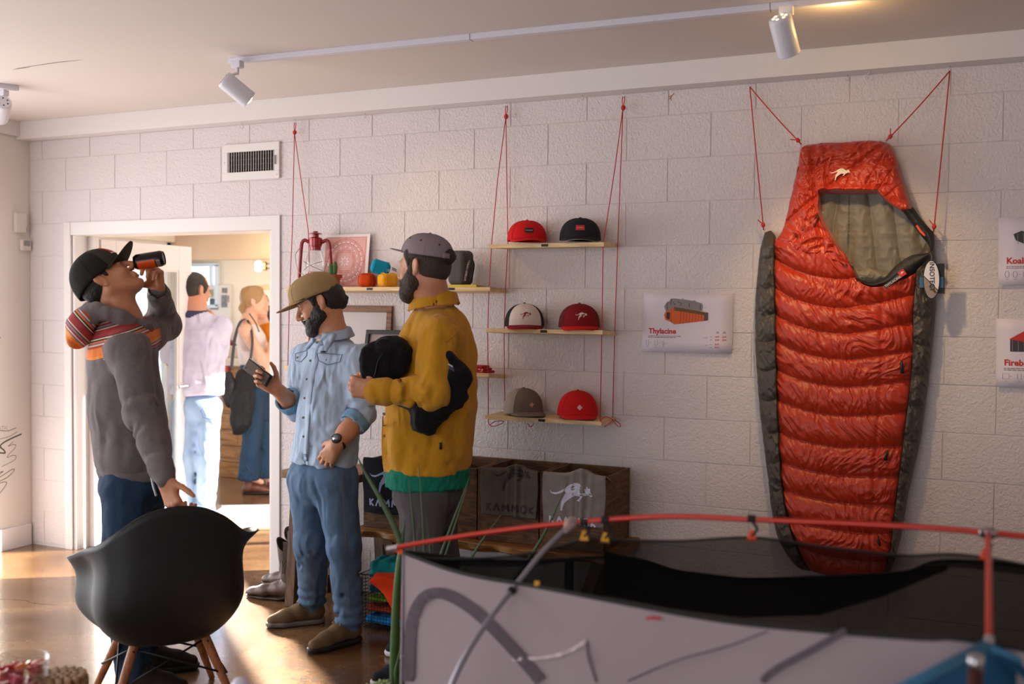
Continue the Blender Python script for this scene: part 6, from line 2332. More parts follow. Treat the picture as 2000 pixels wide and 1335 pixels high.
# ------------------------------------------------------------------ black shell chair on dowel legs
M_SHELL = mat('black_shell_plastic', (15, 18, 22), .5, bump=.04, bscale=400)
M_DOWEL = wood('dowel_wood', (170, 104, 62), (128, 74, 42), 6, (14, 14, 1.2), .45)
ctop = at(348, 986, Z=.825)
Rch = rotz(math.radians(54))
cc = ctop - Rch @ np.array([0, -.265, 0])
cc[2] = 0
chair = thing('shell_chair', 'black moulded plastic armchair on wooden dowel legs, seen from behind', 'chair', tuple(cc))
rim = [(0, (0, -.265, .825)), (17, (.10, -.262, .812)), (32, (.185, -.245, .762)), (48, (.245, -.20, .70)), (62, (.290, -.12, .668)), (76, (.320, -.02, .655)), (90, (.335, .08, .650)), (101, (.345, .165, .640)),
 (107, (.330, .20, .622)), (113, (.285, .212, .57)), (124, (.245, .225, .47)), (145, (.18, .25, .425)), (165, (.08, .262, .418)), (180, (0, .265, .416))]
ang = np.array([r_[0] for r_ in rim], float)
pts = np.array([r_[1] for r_ in rim])
phis = np.linspace(-180, 180, 145)
G = []
for ph in phis:
 q = np.array([np.interp(abs(ph), ang, pts[:, k_]) for k_ in range(3)])
 lipf = math.exp(-((abs(ph) - 86) / 16) ** 2)
 if ph < 0:
  q[0] *= -1
  q[0] += .02 * lipf
  q[2] -= .055 * math.exp(-((abs(ph) - 98) / 20) ** 2)
 else:
  q[0] += .06 * lipf
  q[2] -= .012 * lipf
 c0 = np.array([0, -.005, .312])
 hh = q[2] - .312
 arm = math.exp(-((abs(ph) - 84) / 22) ** 2)
 p1 = np.array([q[0] * .62, q[1] * .72, .302])
 p2 = np.array([q[0] * (.98 - .17 * arm), q[1] * (.98 - .02 * arm), .312 + hh * .28])
 p25 = np.array([q[0] * (.99 - .19 * arm), q[1], .312 + hh * (.75 + .05 * arm)])
 row = []
 S_ = [c0, c0 * .5 + p1 * .5, p1, p2, p25, q]
 row = resample(spline(S_, 8), 26)
 G.append(row)
G = np.array(G)
for _ in range(14):
 Q_ = G[:-1]
 Q_ = (np.roll(Q_, 1, 0) + 2 * Q_ + np.roll(Q_, -1, 0)) / 4
 G = np.concatenate([Q_, Q_[:1]])
G[:, 2:, 2] += .0
Gw = G @ Rch.T + cc
MB().sheet(Gw, .0055).build('shell', M_SHELL, chair, True)
for sx_ in (-1, 1):
 for sy_ in (-1, 1):
  a = Rch @ np.array([sx_ * .125, sy_ * .115, .298]) + cc
  b = Rch @ np.array([sx_ * .235, sy_ * .205 + .01, 0.002]) + cc
  lg = MB().tube([a, a + (b - a) * .2, a + (b - a) * .6, b], [.0175, .0175, .015, .0115], 14).build('leg', M_DOWEL, chair, 'auto')
  s_ = a + (b - a) * .08
  MB().tube([s_ + (Rch @ np.array([0, sy_ * .016, 0])), s_ + (Rch @ np.array([0, sy_ * .021, 0]))], .004, 8).build('bolt', M_BLKM, lg)
def cl(x, y, z):
 return Rch @ np.array([x, y, z]) + cc
for nm, A, B in (('cross_wire', cl(-.13, -.12, .28), cl(.19, -.165, .15)), ('cross_wire', cl(.13, -.12, .28), cl(-.19, -.165, .15)), ('cross_wire', cl(-.13, .12, .28), cl(.19, .165, .15)), ('cross_wire', cl(.13, .12, .28), cl(-.19, .165, .15)),
    ('side_wire', cl(.14, -.12, .28), cl(.2, .165, .15)), ('side_wire', cl(.14, .12, .28), cl(.2, -.165, .15)), ('side_wire', cl(-.14, -.12, .28), cl(-.2, .165, .15)), ('side_wire', cl(-.14, .12, .28), cl(-.2, -.165, .15)),
    ('mount_bar', cl(-.12, -.105, .29), cl(.12, -.105, .29)), ('mount_bar', cl(-.12, .105, .29), cl(.12, .105, .29))):
 MB().tube([A, B], .0042 if 'wire' in nm else .006, 8).build(nm, M_BLKM, chair, True)
# ------------------------------------------------------------------ table top with candy bowl, log coaster pot and white shaker (lower left corner)
TZ = .50
cand = at(30, 1340, D=2.5)
TB = (cand[0] - .30, cand[0] + .28)
tcx, tcy = cand[0] - .02, cand[1] - .02
nb = nrm([CR[0], CR[1], 0])
nf = nrm([CFW[0], CFW[1], 0])
tbl = thing('side_table', 'wooden side table mostly below the lower left edge, under the candy bowl', 'table', (tcx, tcy, 0))
Rt = np.stack([nb, nf, [0, 0, 1]], 1)
tc3 = np.array([tcx, tcy, TZ]) + nb * .18 - nf * .235
MB().box(tc3 - [0, 0, .015], (.95, .66, .03), Rt, .004).build('top', MATS['stand_top'], tbl)
for sx_ in (-1, 1):
 for sy_ in (-1, 1):
  p = tc3 + nb * sx_ * .43 + nf * sy_ * .29
  MB().box((p[0], p[1], (TZ - .03) / 2), (.045, .045, TZ - .03), Rt, .003).build('leg', M_OLD, tbl)
bc = at(26, 1300, D=2.46)
bz = TZ
br = .080
rimz = at(26, 1288, D=2.46)[2]
bh = rimz - bz
bowl = thing('candy_bowl', 'clear glass bowl of red wrapped candies at the lower left corner', 'bowl', (bc[0], bc[1], bz))
MB().lathe([(.03, 0), (.04, .002), (br * .9, bh * .45), (br, bh), (br - .003, bh), (br * .87, bh * .45), (.036, .008), (.001, .007)], 36, None, (bc[0], bc[1], bz)).build('glass', M_GLASS, bowl, True)
M_CAND = mat('candy_red', (188, 24, 44), .2, coat=.8, var=.25, vscale=60)
M_CANDO = mat('candy_orange', (222, 120, 30), .2, coat=.8)
M_CANDP = mat('candy_pink', (206, 60, 96), .2, coat=.8)
first = None
k = 0
for lay in range(5):
 zz = bz + .016 + lay * (bh - .02) / 4.6
 nr = 9 if lay < 4 else 11
 for j in range(nr):
  a = j * 2 * PI / nr + lay * .7
  r_ = (.052 if j % 3 else .020) * (.7 + .3 * lay / 4)
  p = np.array([bc[0] + r_ * math.cos(a), bc[1] + r_ * math.sin(a), zz + rnd.uniform(-.003, .004)])
  th_ = rnd.uniform(0, 6)
  Rr = rotz(th_) @ rotx(rnd.uniform(-.6, .6)) @ roty(rnd.uniform(-.6, .6))
  m = MB()
  m.box((0, 0, 0), (.027, .02, .018), None, .004)
  for s_ in (-1, 1):
   m.add([(s_ * .012, 0, 0), (s_ * .025, .009, .004), (s_ * .025, -.008, .003), (s_ * .024, .0, -.008)], [(0, 1, 3), (0, 3, 2), (0, 2, 1)])
  me = raw_mesh('candy', m.v[0] if len(m.v) == 1 else np.concatenate(m.v), m.f, M_CANDO if (lay * 9 + j) % 7 == 3 else (M_CANDP if j % 4 == 1 else M_CAND), False)
  o = bpy.data.objects.new('candy', me)
  COL.objects.link(o)
  o.location = p
  o.rotation_euler = Matrix(Rr.tolist()).to_euler()
  tag(o, 'shiny red wrapped candy piled in the glass bowl', 'candy', 'wrapped candies in the glass bowl')
  if (lay * 9 + j) % 7 == 3:
   o['label'] = 'orange wrapped candy among the red ones in the glass bowl'
   o['group'] = 'orange candies in the glass bowl'
  elif j % 4 == 1:
   o['label'] = 'pink wrapped candy among the red ones in the glass bowl'
   o['group'] = 'pink candies in the glass bowl'
tv = at(116, 1325, D=2.52)
tzv = at(116, 1312, D=2.54)[2]
tr_ = thing('log_coaster', 'round trivet of small wood slices standing beside the candy bowl', 'trivet', (tv[0], tv[1], TZ))
trr = .064
nl = int((tzv - TZ) / .0185)
sl = MB().lathe([(.0078, -.006), (.0092, -.003), (.0092, .003), (.0078, .006)], 9, None)
slm = raw_mesh('wood_slice', sl.v[0], sl.f, wood('slice_wood', (186, 150, 104), (132, 98, 62), 30, (1, 1, 1), .6), True)
MB().lathe([(trr - .012, 0), (trr - .006, .004), (trr - .006, tzv - TZ - .008), (trr - .012, tzv - TZ - .005)], 24, None, (tv[0], tv[1], TZ)).build('core', mat('core_brown', (70, 50, 34), .8), tr_, True)
for lay in range(nl):
 for j in range(20):
  a = j * 2 * PI / 20 + lay * .157
  o = bpy.data.objects.new('wood_slice', slm)
  o.parent = tr_
  o.location = Vector((trr * math.cos(a) - .003 * math.cos(a), trr * math.sin(a) - .003 * math.sin(a), .0095 + lay * .0185))
  o.rotation_euler = (0, PI / 2, a)
  COL.objects.link(o)
for ring_, nn in ((.055, 17), (.037, 11), (.019, 6), (.0, 1)):
 for j in range(nn):
  a = j * 2 * PI / nn + ring_ * 40
  o = bpy.data.objects.new('wood_slice', slm)
  o.parent = tr_
  o.location = Vector((ring_ * math.cos(a), ring_ * math.sin(a), tzv - TZ - .003))
  o.scale = (1, 1, .9)
  COL.objects.link(o)
wp = at(470, 1335, D=2.3)
sh = thing('shaker', 'white rounded shaker top just showing at the bottom edge', 'shaker', (wp[0], wp[1], TZ))
hh = at(470, 1322, D=2.3)[2] - TZ
MB().lathe([(.028, 0), (.03, .004), (.026, hh * .6), (.027, hh * .75), (.024, hh * .9), (.014, hh * .985), (.002, hh)], 28, None, (wp[0], wp[1], TZ)).build('body', mat('glazed_white', (214, 210, 226), .35), sh, True)
# ------------------------------------------------------------------ the room beyond the doorway
NXL, NXR, NYB = -6.1, -1.55, 3.3
M_NW = mat('next_room_paint', (228, 220, 208), .65)
m = MB()
m.box(((NXL + NXR) / 2, NYB + .1, ZC / 2 + .0), (NXR - NXL + .4, .2, ZC))
wf = struct(m.build('wall_far', M_NW), 'pale wall of the room beyond the doorway')
m = MB()
m.box((NXR + .1, .28, ZC / 2), (.2, .16, ZC))
m.box((NXR + .1, 3.2, ZC / 2), (.2, .2, ZC))
m.box((NXR + .1, 1.73, (2.2 + ZC) / 2), (.2, 2.74, ZC - 2.2))
struct(m.build('wall_next_right', M_NW))
HD = 2.16
m = MB()
m.box((NXL - .1, (WT + NYB) / 2, (HD + ZC) / 2), (.2, NYB - WT + .2, ZC - HD))
m.box((NXL - .1, .21, HD / 2), (.2, .1, HD))
m.box((NXL - .1, NYB - .04, HD / 2), (.2, .12, HD))
struct(m.build('wall_next_left', M_NW))
m = MB()
m.box(((NXL + XL) / 2 - .1, .1, ZC / 2), (XL - NXL, .2, ZC))
struct(m.build('wall_next_near', M_NW))
m = MB()
m.box(((NXL + NXR) / 2, (WT + NYB) / 2, ZC + .05), (NXR - NXL + .4, NYB + .2, .1))
struct(m.build('ceiling_next', M_CEIL))
m = MB()
m.box(((NXL + NXR) / 2, NYB - .06, (1.985 + ZC) / 2), (NXR - NXL, .12, ZC - 1.985))
struct(m.build('trim_5', M_BEIGE), 'beige soffit over the far wall of the next room')
# glass front of the next room
m = MB()
for y in (.29, 1.25, 2.25, NYB - .13):
 m.box((NXL - .1, y, HD / 2), (.07, .05, HD))
m.box((NXL - .1, (WT + NYB) / 2, HD - .025), (.07, NYB - WT - .2, .05))
m.box((NXL - .1, (WT + NYB) / 2, .05), (.07, NYB - WT - .2, .1))
w2 = struct(m.build('window_2', M_TRIM), 'white framed glass front of the next room')
for y0, y1 in ((.32, 1.22), (1.28, 2.22), (2.28, NYB - .16)):
 MB().box((NXL - .1, (y0 + y1) / 2, HD / 2 + .025), (.006, y1 - y0, HD - .15)).build('pane', M_PANE, w2)
m = MB()
for y in (.4, 1.75, 3.06):
 m.box((NXR + .1, y, 1.1), (.07, .05, 2.2))
m.box((NXR + .1, 1.73, 2.175), (.07, 2.7, .05))
m.box((NXR + .1, 1.73, .04), (.07, 2.7, .08))
w4 = struct(m.build('window_4', M_TRIM), 'glass front on the right side of the next room')
for y0, y1 in ((.43, 1.72), (1.78, 3.03)):
 MB().box((NXR + .1, (y0 + y1) / 2, 1.115), (.006, y1 - y0, 2.07)).build('pane', M_PANE, w4)
# pavement and planting outside the glass
m = MB()
m.box((-14, 2, -.12), (14, 26, .1))
struct(m.build('ground_outside', mat('sunlit_paving', (206, 200, 190), .8, var=.06, vscale=.6)), 'bright paving outside the glass front')
# small high window in the far wall
a, b = at(372, 517, Y=NYB - .02), at(424, 598, Y=NYB - .02)
m = MB()
wx0, wx1, wz1, wz0 = -6.02, b[0], a[2], b[2]
for c, s_ in ((((wx0 + wx1) / 2, NYB - .015, wz1), (wx1 - wx0 + .04, .03, .035)), (((wx0 + wx1) / 2, NYB - .015, wz0), (wx1 - wx0 + .04, .03, .035)),
   ((wx0, NYB - .015, (wz0 + wz1) / 2), (.035, .03, wz1 - wz0)), ((wx1, NYB - .015, (wz0 + wz1) / 2), (.045, .03, wz1 - wz0)), ((wx1 - .075, NYB - .015, (wz0 + wz1) / 2), (.03, .028, wz1 - wz0))):
 m.box(c, s_, None, .003)
w3 = struct(m.build('window_3', mat('pale_blue_frame', (206, 222, 238), .5)), 'small bright window high in the far wall')
MB().box(((wx0 + wx1) / 2, NYB - .004, (wz0 + wz1) / 2), (wx1 - wx0, .006, wz1 - wz0)).build('pane', mat('daylit_pane', (236, 240, 236), .2, emit=(226, 238, 232), estr=.95, var=.0), w3)
# low pale slabs standing in for bands of sun on the next room floor
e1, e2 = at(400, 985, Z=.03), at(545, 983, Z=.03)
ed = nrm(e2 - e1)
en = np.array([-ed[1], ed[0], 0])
for k, (py0, py1, z, mt, lb) in enumerate(((985, 1003, .05, mat('white_sun_band', (232, 226, 214), .5), 'white strip standing in for a band of sun across the next room floor'), (1006, 1030, .02, mat('cream_sun_band', (226, 206, 176), .5), 'cream strip standing in for sunlit floor in front of the white one'))):
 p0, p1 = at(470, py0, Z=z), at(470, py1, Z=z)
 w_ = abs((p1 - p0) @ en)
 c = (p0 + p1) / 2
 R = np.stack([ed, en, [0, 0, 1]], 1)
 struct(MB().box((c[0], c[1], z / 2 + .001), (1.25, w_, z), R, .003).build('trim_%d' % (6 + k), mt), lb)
# counter with plank front
cy0 = 2.6
ca = at(428, 932, Z=0)
cx_l, cx_r = at(428, 900, Y=cy0)[0], -3.6
ctz = at(440, 700, Y=cy0)[2]
t = thing('counter', 'white topped service counter with horizontal wooden plank front in the next room', 'counter', ((cx_l + cx_r) / 2, cy0 + .3, 0))
M_PLK = wood('counter_plank', (190, 138, 84), (146, 96, 52), 3, (1, 8, 8), .5)
nz = 7
ph = (ctz - .06) / nz
for k in range(nz):
 z0 = k * ph
 brk = -4.55 + .35 * math.sin(k * 2.1)
 for xa, xb in ((cx_l, brk), (brk, cx_r)):
  MB().box(((xa + xb) / 2, cy0 + .01 + rnd.uniform(-.003, .003), z0 + ph / 2), (xb - xa - .004, .02, ph - .006), None, .002).build('plank', M_PLK, t)
MB().box(((cx_l + cx_r) / 2, cy0 + .32, (ctz - .06) / 2), (cx_r - cx_l - .01, .58, ctz - .06)).build('carcass', M_PLK, t)
MB().box(((cx_l + cx_r) / 2 - .02, cy0 + .28, ctz - .03), (cx_r - cx_l + .08, .66, .06), None, .004).build('top', mat('counter_white', (226, 216, 200), .4), t)
ra, rb = at(429, 707, Y=cy0 - .03), at(441, 760, Y=cy0 - .03)
t = thing('red_sign', 'narrow red panel fixed to the counter front', 'panel', ((ra[0] + rb[0]) / 2, cy0 - .02, rb[2]))
MB().box(((ra[0] + rb[0]) / 2 + .01, cy0 - .012, (ra[2] + rb[2]) / 2), (abs(rb[0] - ra[0]) + .03, .02, abs(ra[2] - rb[2])), None, .002).build('board', mat('sign_red', (196, 34, 30), .5), t)
MB().box(((ra[0] + rb[0]) / 2 + .01, cy0 - .023, (ra[2] + rb[2]) / 2), (abs(rb[0] - ra[0]) + .01, .002, abs(ra[2] - rb[2]) - .02)).build('face', mat('sign_red2', (206, 44, 36), .4), t)
# box on the counter
ba, bb = at(431, 673, Y=cy0 + .25), at(470, 700, Y=cy0 + .25)
t = thing('till_box', 'pale grey flat box standing on the white counter top', 'box', ((ba[0] + bb[0]) / 2, cy0 + .25, ctz))
MB().box(((ba[0] + bb[0]) / 2 + .1, cy0 + .3, ctz + (ba[2] - ctz) / 2), (bb[0] - ba[0] + .2, .3, ba[2] - ctz), None, .006).build('body', mat('box_beige', (206, 190, 172), .6), t)
MB().box(((ba[0] + bb[0]) / 2 + .1, cy0 + .3, ba[2] - .01), (bb[0] - ba[0] + .21, .31, .02), None, .004).build('lid', mat('box_beige2', (216, 202, 186), .6), t)
for k, (px, col) in enumerate(((437, (150, 30, 26)), (443, (196, 70, 40)), (449, (60, 40, 36)), (454, (170, 44, 50)))):
 p = at(px, 673, Y=cy0 + .22)
 lb = ('dark red', 'orange', 'black', 'pink red')[k]
 t = thing('jar', lb + ' little jar on the box on the counter', 'jar', (p[0], p[1], ba[2]), 'little jars on the box')
 MB().lathe([(.014, 0), (.016, .004), (.016, .034), (.011, .042)], 14, None, (p[0], p[1], ba[2])).build('glass_body', mat('jar_%d' % k, col, .3), t, True)
 MB().lathe([(.012, .042), (.012, .054), (.01, .056)], 14, None, (p[0], p[1], ba[2])).build('lid', M_STEEL, t, True)
# pin board with photographs
pa, pbq = at(410, 556, Y=NYB - .02), at(450, 668, Y=NYB - .02)
t = thing('pin_board', 'white board pinned with small photographs on the far wall', 'board', ((pa[0] + pbq[0]) / 2, NYB - .02, pbq[2]))
MB().box(((pa[0] + pbq[0]) / 2, NYB - .012, (pa[2] + pbq[2]) / 2), (pbq[0] - pa[0], .024, pa[2] - pbq[2]), None, .003).build('board', mat('board_white', (216, 212, 210), .5), t)
for k, (x0_, y0_, x1_, y1_, col) in enumerate(((408, 565, 416, 580, (150, 160, 120)), (433, 562, 443, 572, (110, 106, 104)), (410, 583, 426, 604, (52, 70, 96)), (432, 576, 443, 600, (110, 112, 118)), (443, 577, 447, 590, (150, 130, 126)), (436, 638, 446, 642, (220, 200, 120)))):
 a, b = at(x0_, y0_, Y=NYB - .03), at(x1_, y1_, Y=NYB - .03)
 o = MB().box(((a[0] + b[0]) / 2, NYB - .027, (a[2] + b[2]) / 2), (abs(b[0] - a[0]), .004, abs(a[2] - b[2]))).build('photograph', mat('photo_%d' % k, col, .4, var=.5, vscale=40), t)
# small plant on the counter end
p = at(438, 640, Y=cy0 + .55)
p2 = at(438, 612, Y=cy0 + .55)
t = thing('small_plant', 'small dark green leafy plant on a shelf in front of the pin board', 'plant', (p[0], p[1], p[2] - .1))
MB().lathe([(.03, -.1), (.045, -.02), (.048, 0), (.04, 0)], 18, None, p).build('pot', mat('pot_grey', (170, 168, 170), .6), t, 'auto')
for k in range(16):
 a = k * 2.4
 e_ = np.array([math.cos(a) * .05, math.sin(a) * .05, .05 + .05 * ((k * 7) % 5) / 5])
 s_ = nrm(np.cross(e_, [0, 0, 1]))
 MB().sheet([[p + e_ * f_ + s_ * w_ * q for q in (-1, 0, 1)] for f_, w_ in ((0, .002), (.4, .012), (.8, .012), (1.1, .001))], .0015).build('leaf', mat('dark_leaf', (44, 66, 40), .5), t, True)
t['label'] = 'small dark green leafy plant standing before the pin board'
st_ = MB().box((p[0], p[1], (p[2] - .1) / 2), (.16, .14, p[2] - .1), None, .004).build('pedestal', mat('riser_white', (212, 208, 206), .5))
tag(st_, 'plain white pedestal under the small plant before the pin board', 'pedestal')
# wall lamp with two bulbs
lb_ = at(533, 519, Y=NYB - .3)
t = thing('wall_lamp', 'brass two bulb wall lamp glowing on the far wall', 'lamp', (lb_[0] + .25, NYB - .12, lb_[2]))
for k, (py, on) in enumerate(((515, 1), (524, 1))):
 s0, s1, s2 = at(498, py + 1, Y=NYB - .3), at(512, py, Y=NYB - .3), at(524, py, Y=NYB - .3)
 rx = nrm(s2 - s0)
 Rb = frame((0, 0, 1), rx)
 MB().lathe([(.016, 0), (.018, .005), (.018, .045), (.012, .05)], 16, Rb, s1).build('socket', mat('brass', (150, 110, 50), .35, .9), t, 'auto')
 MB().tube([s1 + rx * .045, s2 + rx * .08, s2 + rx * .3], .006, 8).build('arm', mat('dark_brass', (60, 46, 34), .4, .8), t, True)
 MB().lathe([(.002, -.078), (.02, -.068), (.03, -.045), (.026, -.02), (.014, 0)], 18, Rb, s1).build('bulb', M_BULB, t, True)
MB().lathe([(.05, 0), (.05, .015)], 20, rotx(-PI / 2), (lb_[0] + .33, NYB - .135, lb_[2])).build('wall_plate', MATS['brass'], t)
MB().tube([(lb_[0] + .33, NYB - .13, lb_[2]), (lb_[0] + .33, NYB - .3, lb_[2])], .008, 8).build('bracket', MATS['dark_brass'], t)
l = lamp('wall_lamp_light', 'POINT', tuple(at(503, 520, Y=NYB - .36)), (0, 0, -1), 9, (1, .78, .5), shadow_soft_size=.05)
# framed panel behind the woman
a, b = at(505, 561, Y=NYB - .02), at(580, 680, Y=NYB - .02)
t = thing('framed_panel', 'pale panel in a light wooden frame on the far wall beside the woman', 'frame', ((a[0] + b[0]) / 2, NYB - .02, b[2]))
MB().box(((a[0] + b[0]) / 2, NYB - .01, (a[2] + b[2]) / 2), (b[0] - a[0], .02, a[2] - b[2])).build('panel', mat('panel_cream', (232, 220, 200), .6), t)
fw_ = .035
for nm, c, s_ in (('rail', ((a[0] + b[0]) / 2, NYB - .018, a[2]), (b[0] - a[0] + fw_, .03, fw_)), ('rail', ((a[0] + b[0]) / 2, NYB - .018, b[2]), (b[0] - a[0] + fw_, .03, fw_)), ('stile', (a[0], NYB - .018, (a[2] + b[2]) / 2), (fw_, .03, a[2] - b[2])), ('stile', (b[0], NYB - .018, (a[2] + b[2]) / 2), (fw_, .03, a[2] - b[2]))):
 MB().box(c, s_, None, .003).build(nm, M_PINE, t)
# ------------------------------------------------------------------ people
def A(px, py, D):
 return at(px, py, D=D)
RH = nrm([CR[0], CR[1], 0])
FH = nrm([CFW[0], CFW[1], 0])
UP = np.array([0, 0, 1.0])
def skin(name, rgb):
 m = mat(name, rgb, .5, bump=.06, bscale=300, var=.05, vscale=30)
 b = m.node_tree.nodes['Principled BSDF']
 b.inputs['Subsurface Weight'].default_value = .12
 b.inputs['Subsurface Radius'].default_value = (.01, .004, .002)
 return m
def ground(px, D):
 p = at(px, 900, D=D)
 p[2] = 0
 return p
class TF:
 """adds shapes to a field through a rotation R, scale s and offset o"""
 def __init__(t, F, R, o, s=1.0):
  t.F, t.R, t.o, t.s = F, np.asarray(R, float), np.asarray(o, float), s
 def w(t, p):
  return t.o + t.R @ (np.asarray(p, float) * t.s)
 def cone(t, a, b, ra, rb=None, k=.02, op='u', flat=None):
  rb = ra if rb is None else rb
  t.F.cone(t.w(a), t.w(b), ra * t.s, rb * t.s, k * t.s, op, None if flat is None else (t.R @ np.asarray(flat[0], float), flat[1]))
 def ell(t, c, r, R=None, k=.02, op='u'):
  t.F.ell(t.w(c), np.asarray(r, float) * t.s, t.R if R is None else t.R @ R, k * t.s, op)
 def box(t, c, h, R=None, rad=.005, k=.005, op='u'):
  t.F.box(t.w(c), np.asarray(h, float) * t.s, t.R if R is None else t.R @ R, rad * t.s, k * t.s, op)
def head_shape(F, R, o, s=1.0, neck_to=None, neck_r=.058, fem=False, detail=True):
 t = TF(F, R, o, s)
 j = .9 if fem else 1.0
 t.ell((-.012, 0, .035), (.098, .076, .085), k=.0)
 t.ell((.022, 0, -.028), (.066, .061, .086), k=.03)
 for y in (-1, 1):
  t.cone((-.004, y * .055 * j, -.045), (.055, y * .020, -.096), .022 * j, .017, .03)
  t.ell((.06, y * .04, -.03), (.024, .022, .026), k=.02)
 t.ell((.072, 0, -.098), (.021, .022, .017), k=.018)
 if detail:
  t.cone((.080, -.034, .024), (.080, .034, .024), .011, k=.014)
  for y in (-1, 1):
   t.ell((.090, y * .031, .006), (.015, .018, .012), k=.010, op='s')
   t.ell((.0755, y * .031, .005), (.0125, .0135, .0105), k=.004)
   t.cone((.089, y * .021, .0105), (.080, y * .044, .008), .0032, k=.004)
  t.cone((.088, 0, .014), (.113, 0, -.026), .0085, .0115, .010)
  t.ell((.112, 0, -.031), (.011, .0125, .0095), k=.006)
  for y in (-1, 1):
   t.ell((.099, y * .0125, -.035), (.011, .0075, .0075), k=.006)
  t.cone((.088, -.017, -.0555), (.088, .017, -.0555), .0075, k=.007)
  t.cone((.087, -.015, -.068), (.087, .015, -.068), .0082, k=.007)
  t.cone((.099, -.024, -.0615), (.099, .024, -.0615), .0026, k=.004, op='s')
 for y in (-1, 1):
  E = rotx(-y * .0) @ rotz(y * -.35) @ roty(-.18)
  t.ell((-.010, y * .078, -.004), (.019, .0085, .032), E, k=.006)
  t.ell((-.014, y * .085, .006), (.0165, .005, .024), E, k=.004)
  t.ell((-.006, y * .090, .002), (.0095, .006, .017), E, k=.004, op='s')
  t.ell((-.004, y * .080, -.03), (.009, .006, .010), E, k=.004)
 if neck_to is not None:
  a = t.w((-.028, 0, -.055))
  n = np.asarray(neck_to, float)
  F.chain([a, a * .5 + n * .5 + R[:, 0] * .004, n, n - UP * .04], [neck_r * s, neck_r * s * .98, neck_r * s * 1.12, neck_r * s * 1.3], .03)
def add_eyes(root, R, o, s=1.0):
 t = TF(None, R, o, s)
 for y in (-1, 1):
  MB().lathe([(.0005, .0118), (.006, .0105), (.0098, .007), (.011, .0035)], 16, np.stack([R[:, 1], R[:, 2], R[:, 0]], 1), t.w((.0755, y * .031, .005)), s, s).build('eye', mat('eye_white', (206, 196, 190), .25), root, True)
  MB().lathe([(.0002, .0124), (.0042, .0118), (.0048, .0108)], 14, np.stack([R[:, 1], R[:, 2], R[:, 0]], 1), t.w((.0757, y * .031, .005)), s, s).build('iris', mat('eye_dark', (44, 30, 22), .2), root, True)
def hand_shape(F, wrist, X, Z, side, curls, thumb=((40, 20), 20), s=1.0, spread=4):
 """X to the fingers, Z out of the back of the hand; side +1 right, -1 left; curls per finger (deg at 3 joints)"""
 X, Z = nrm(X), np.asarray(Z, float)
 Z = nrm(Z - X * (X @ Z))
 Y = np.cross(Z, X) * side
 R = np.stack([X, Y, Z], 1)
 o = np.asarray(wrist, float)
 def w(p):
  return o + R @ (np.asarray(p, float) * s)
 bases = [(.090, .030, .001), (.094, .010, .003), (.090, -.010, .002), (.082, -.028, -.001)]
 F.cone(w((-.02, 0, 0)), w((.015, 0, 0)), .027 * s, .028 * s, .012, flat=(Z, .75))
 for b in bases:
  F.cone(w((.012, b[1] * .55, 0)), w(b), .0155 * s, .0125 * s, .012)
 F.ell(w((.035, .026, -.008)), (.03 * s, .016 * s, .015 * s), R, .012)
 F.ell(w((.045, -.024, -.008)), (.036 * s, .013 * s, .014 * s), R, .012)
 Ls = [(.042, .025, .020), (.047, .029, .021), (.043, .027, .020), (.033, .021, .018)]
 rs = [.0092, .0095, .009, .008]
 for i, b in enumerate(bases):
  p = np.array(b)
  a = 0
  sp = math.radians(spread * (1.5 - i))
  F.ell(w(p), (.0125 * s,) * 3, None, .006)
  for j in range(3):
   a += math.radians(curls[i][j])
   d = np.array([math.cos(a) * math.cos(sp), math.sin(sp) * math.cos(a), -math.sin(a)])
   q = p + d * Ls[i][j]
   F.cone(w(p), w(q), rs[i] * (1.06 - .08 * j) * s, rs[i] * (.98 - .09 * j) * s, .0035)
   p = q
 (ta, td), tb = thumb
 p = np.array([.022, .030, -.006])
 a = math.radians(ta)
 dn = math.radians(td)
 d = np.array([math.cos(a) * math.cos(dn), math.sin(a) * math.cos(dn), -math.sin(dn)])
 q = p + d * .04
 F.cone(w(p), w(q), .0145 * s, .0115 * s, .008)
 a2 = a - math.radians(tb)
 d2 = np.array([math.cos(a2) * math.cos(dn), math.sin(a2) * math.cos(dn), -math.sin(dn)])
 q2 = q + d2 * .032
 F.cone(w(q), w(q2), .0112 * s, .0102 * s, .004)
 a3 = a2 - math.radians(tb)
 d3 = np.array([math.cos(a3) * math.cos(dn), math.sin(a3) * math.cos(dn), -math.sin(dn * 1.1)])
 F.cone(w(q2), w(q2 + d3 * .026), .0102 * s, .0078 * s, .004)
 return w, R
def inner_body(F, neck, pelv, shs, hips, knees, ankles, feet):
 """slim continuous trunk and limbs under the clothes, so that the figure is one surface"""
 F.chain([neck, neck * .5 + pelv * .5, pelv], [.06, .08, .08], .03)
 for s_ in shs:
  F.cone(neck - UP * .03, s_[0], .045, .042, .03)
  F.chain(s_, [.042] + [.035] * (len(s_) - 2) + [.026], .02)
 for h_, k_, a_, f_ in zip(hips, knees, ankles, feet):
  F.cone(pelv, h_, .07, .065, .03)
  F.chain([h_, k_, a_, f_], [.06, .045, .030, .022], .02)
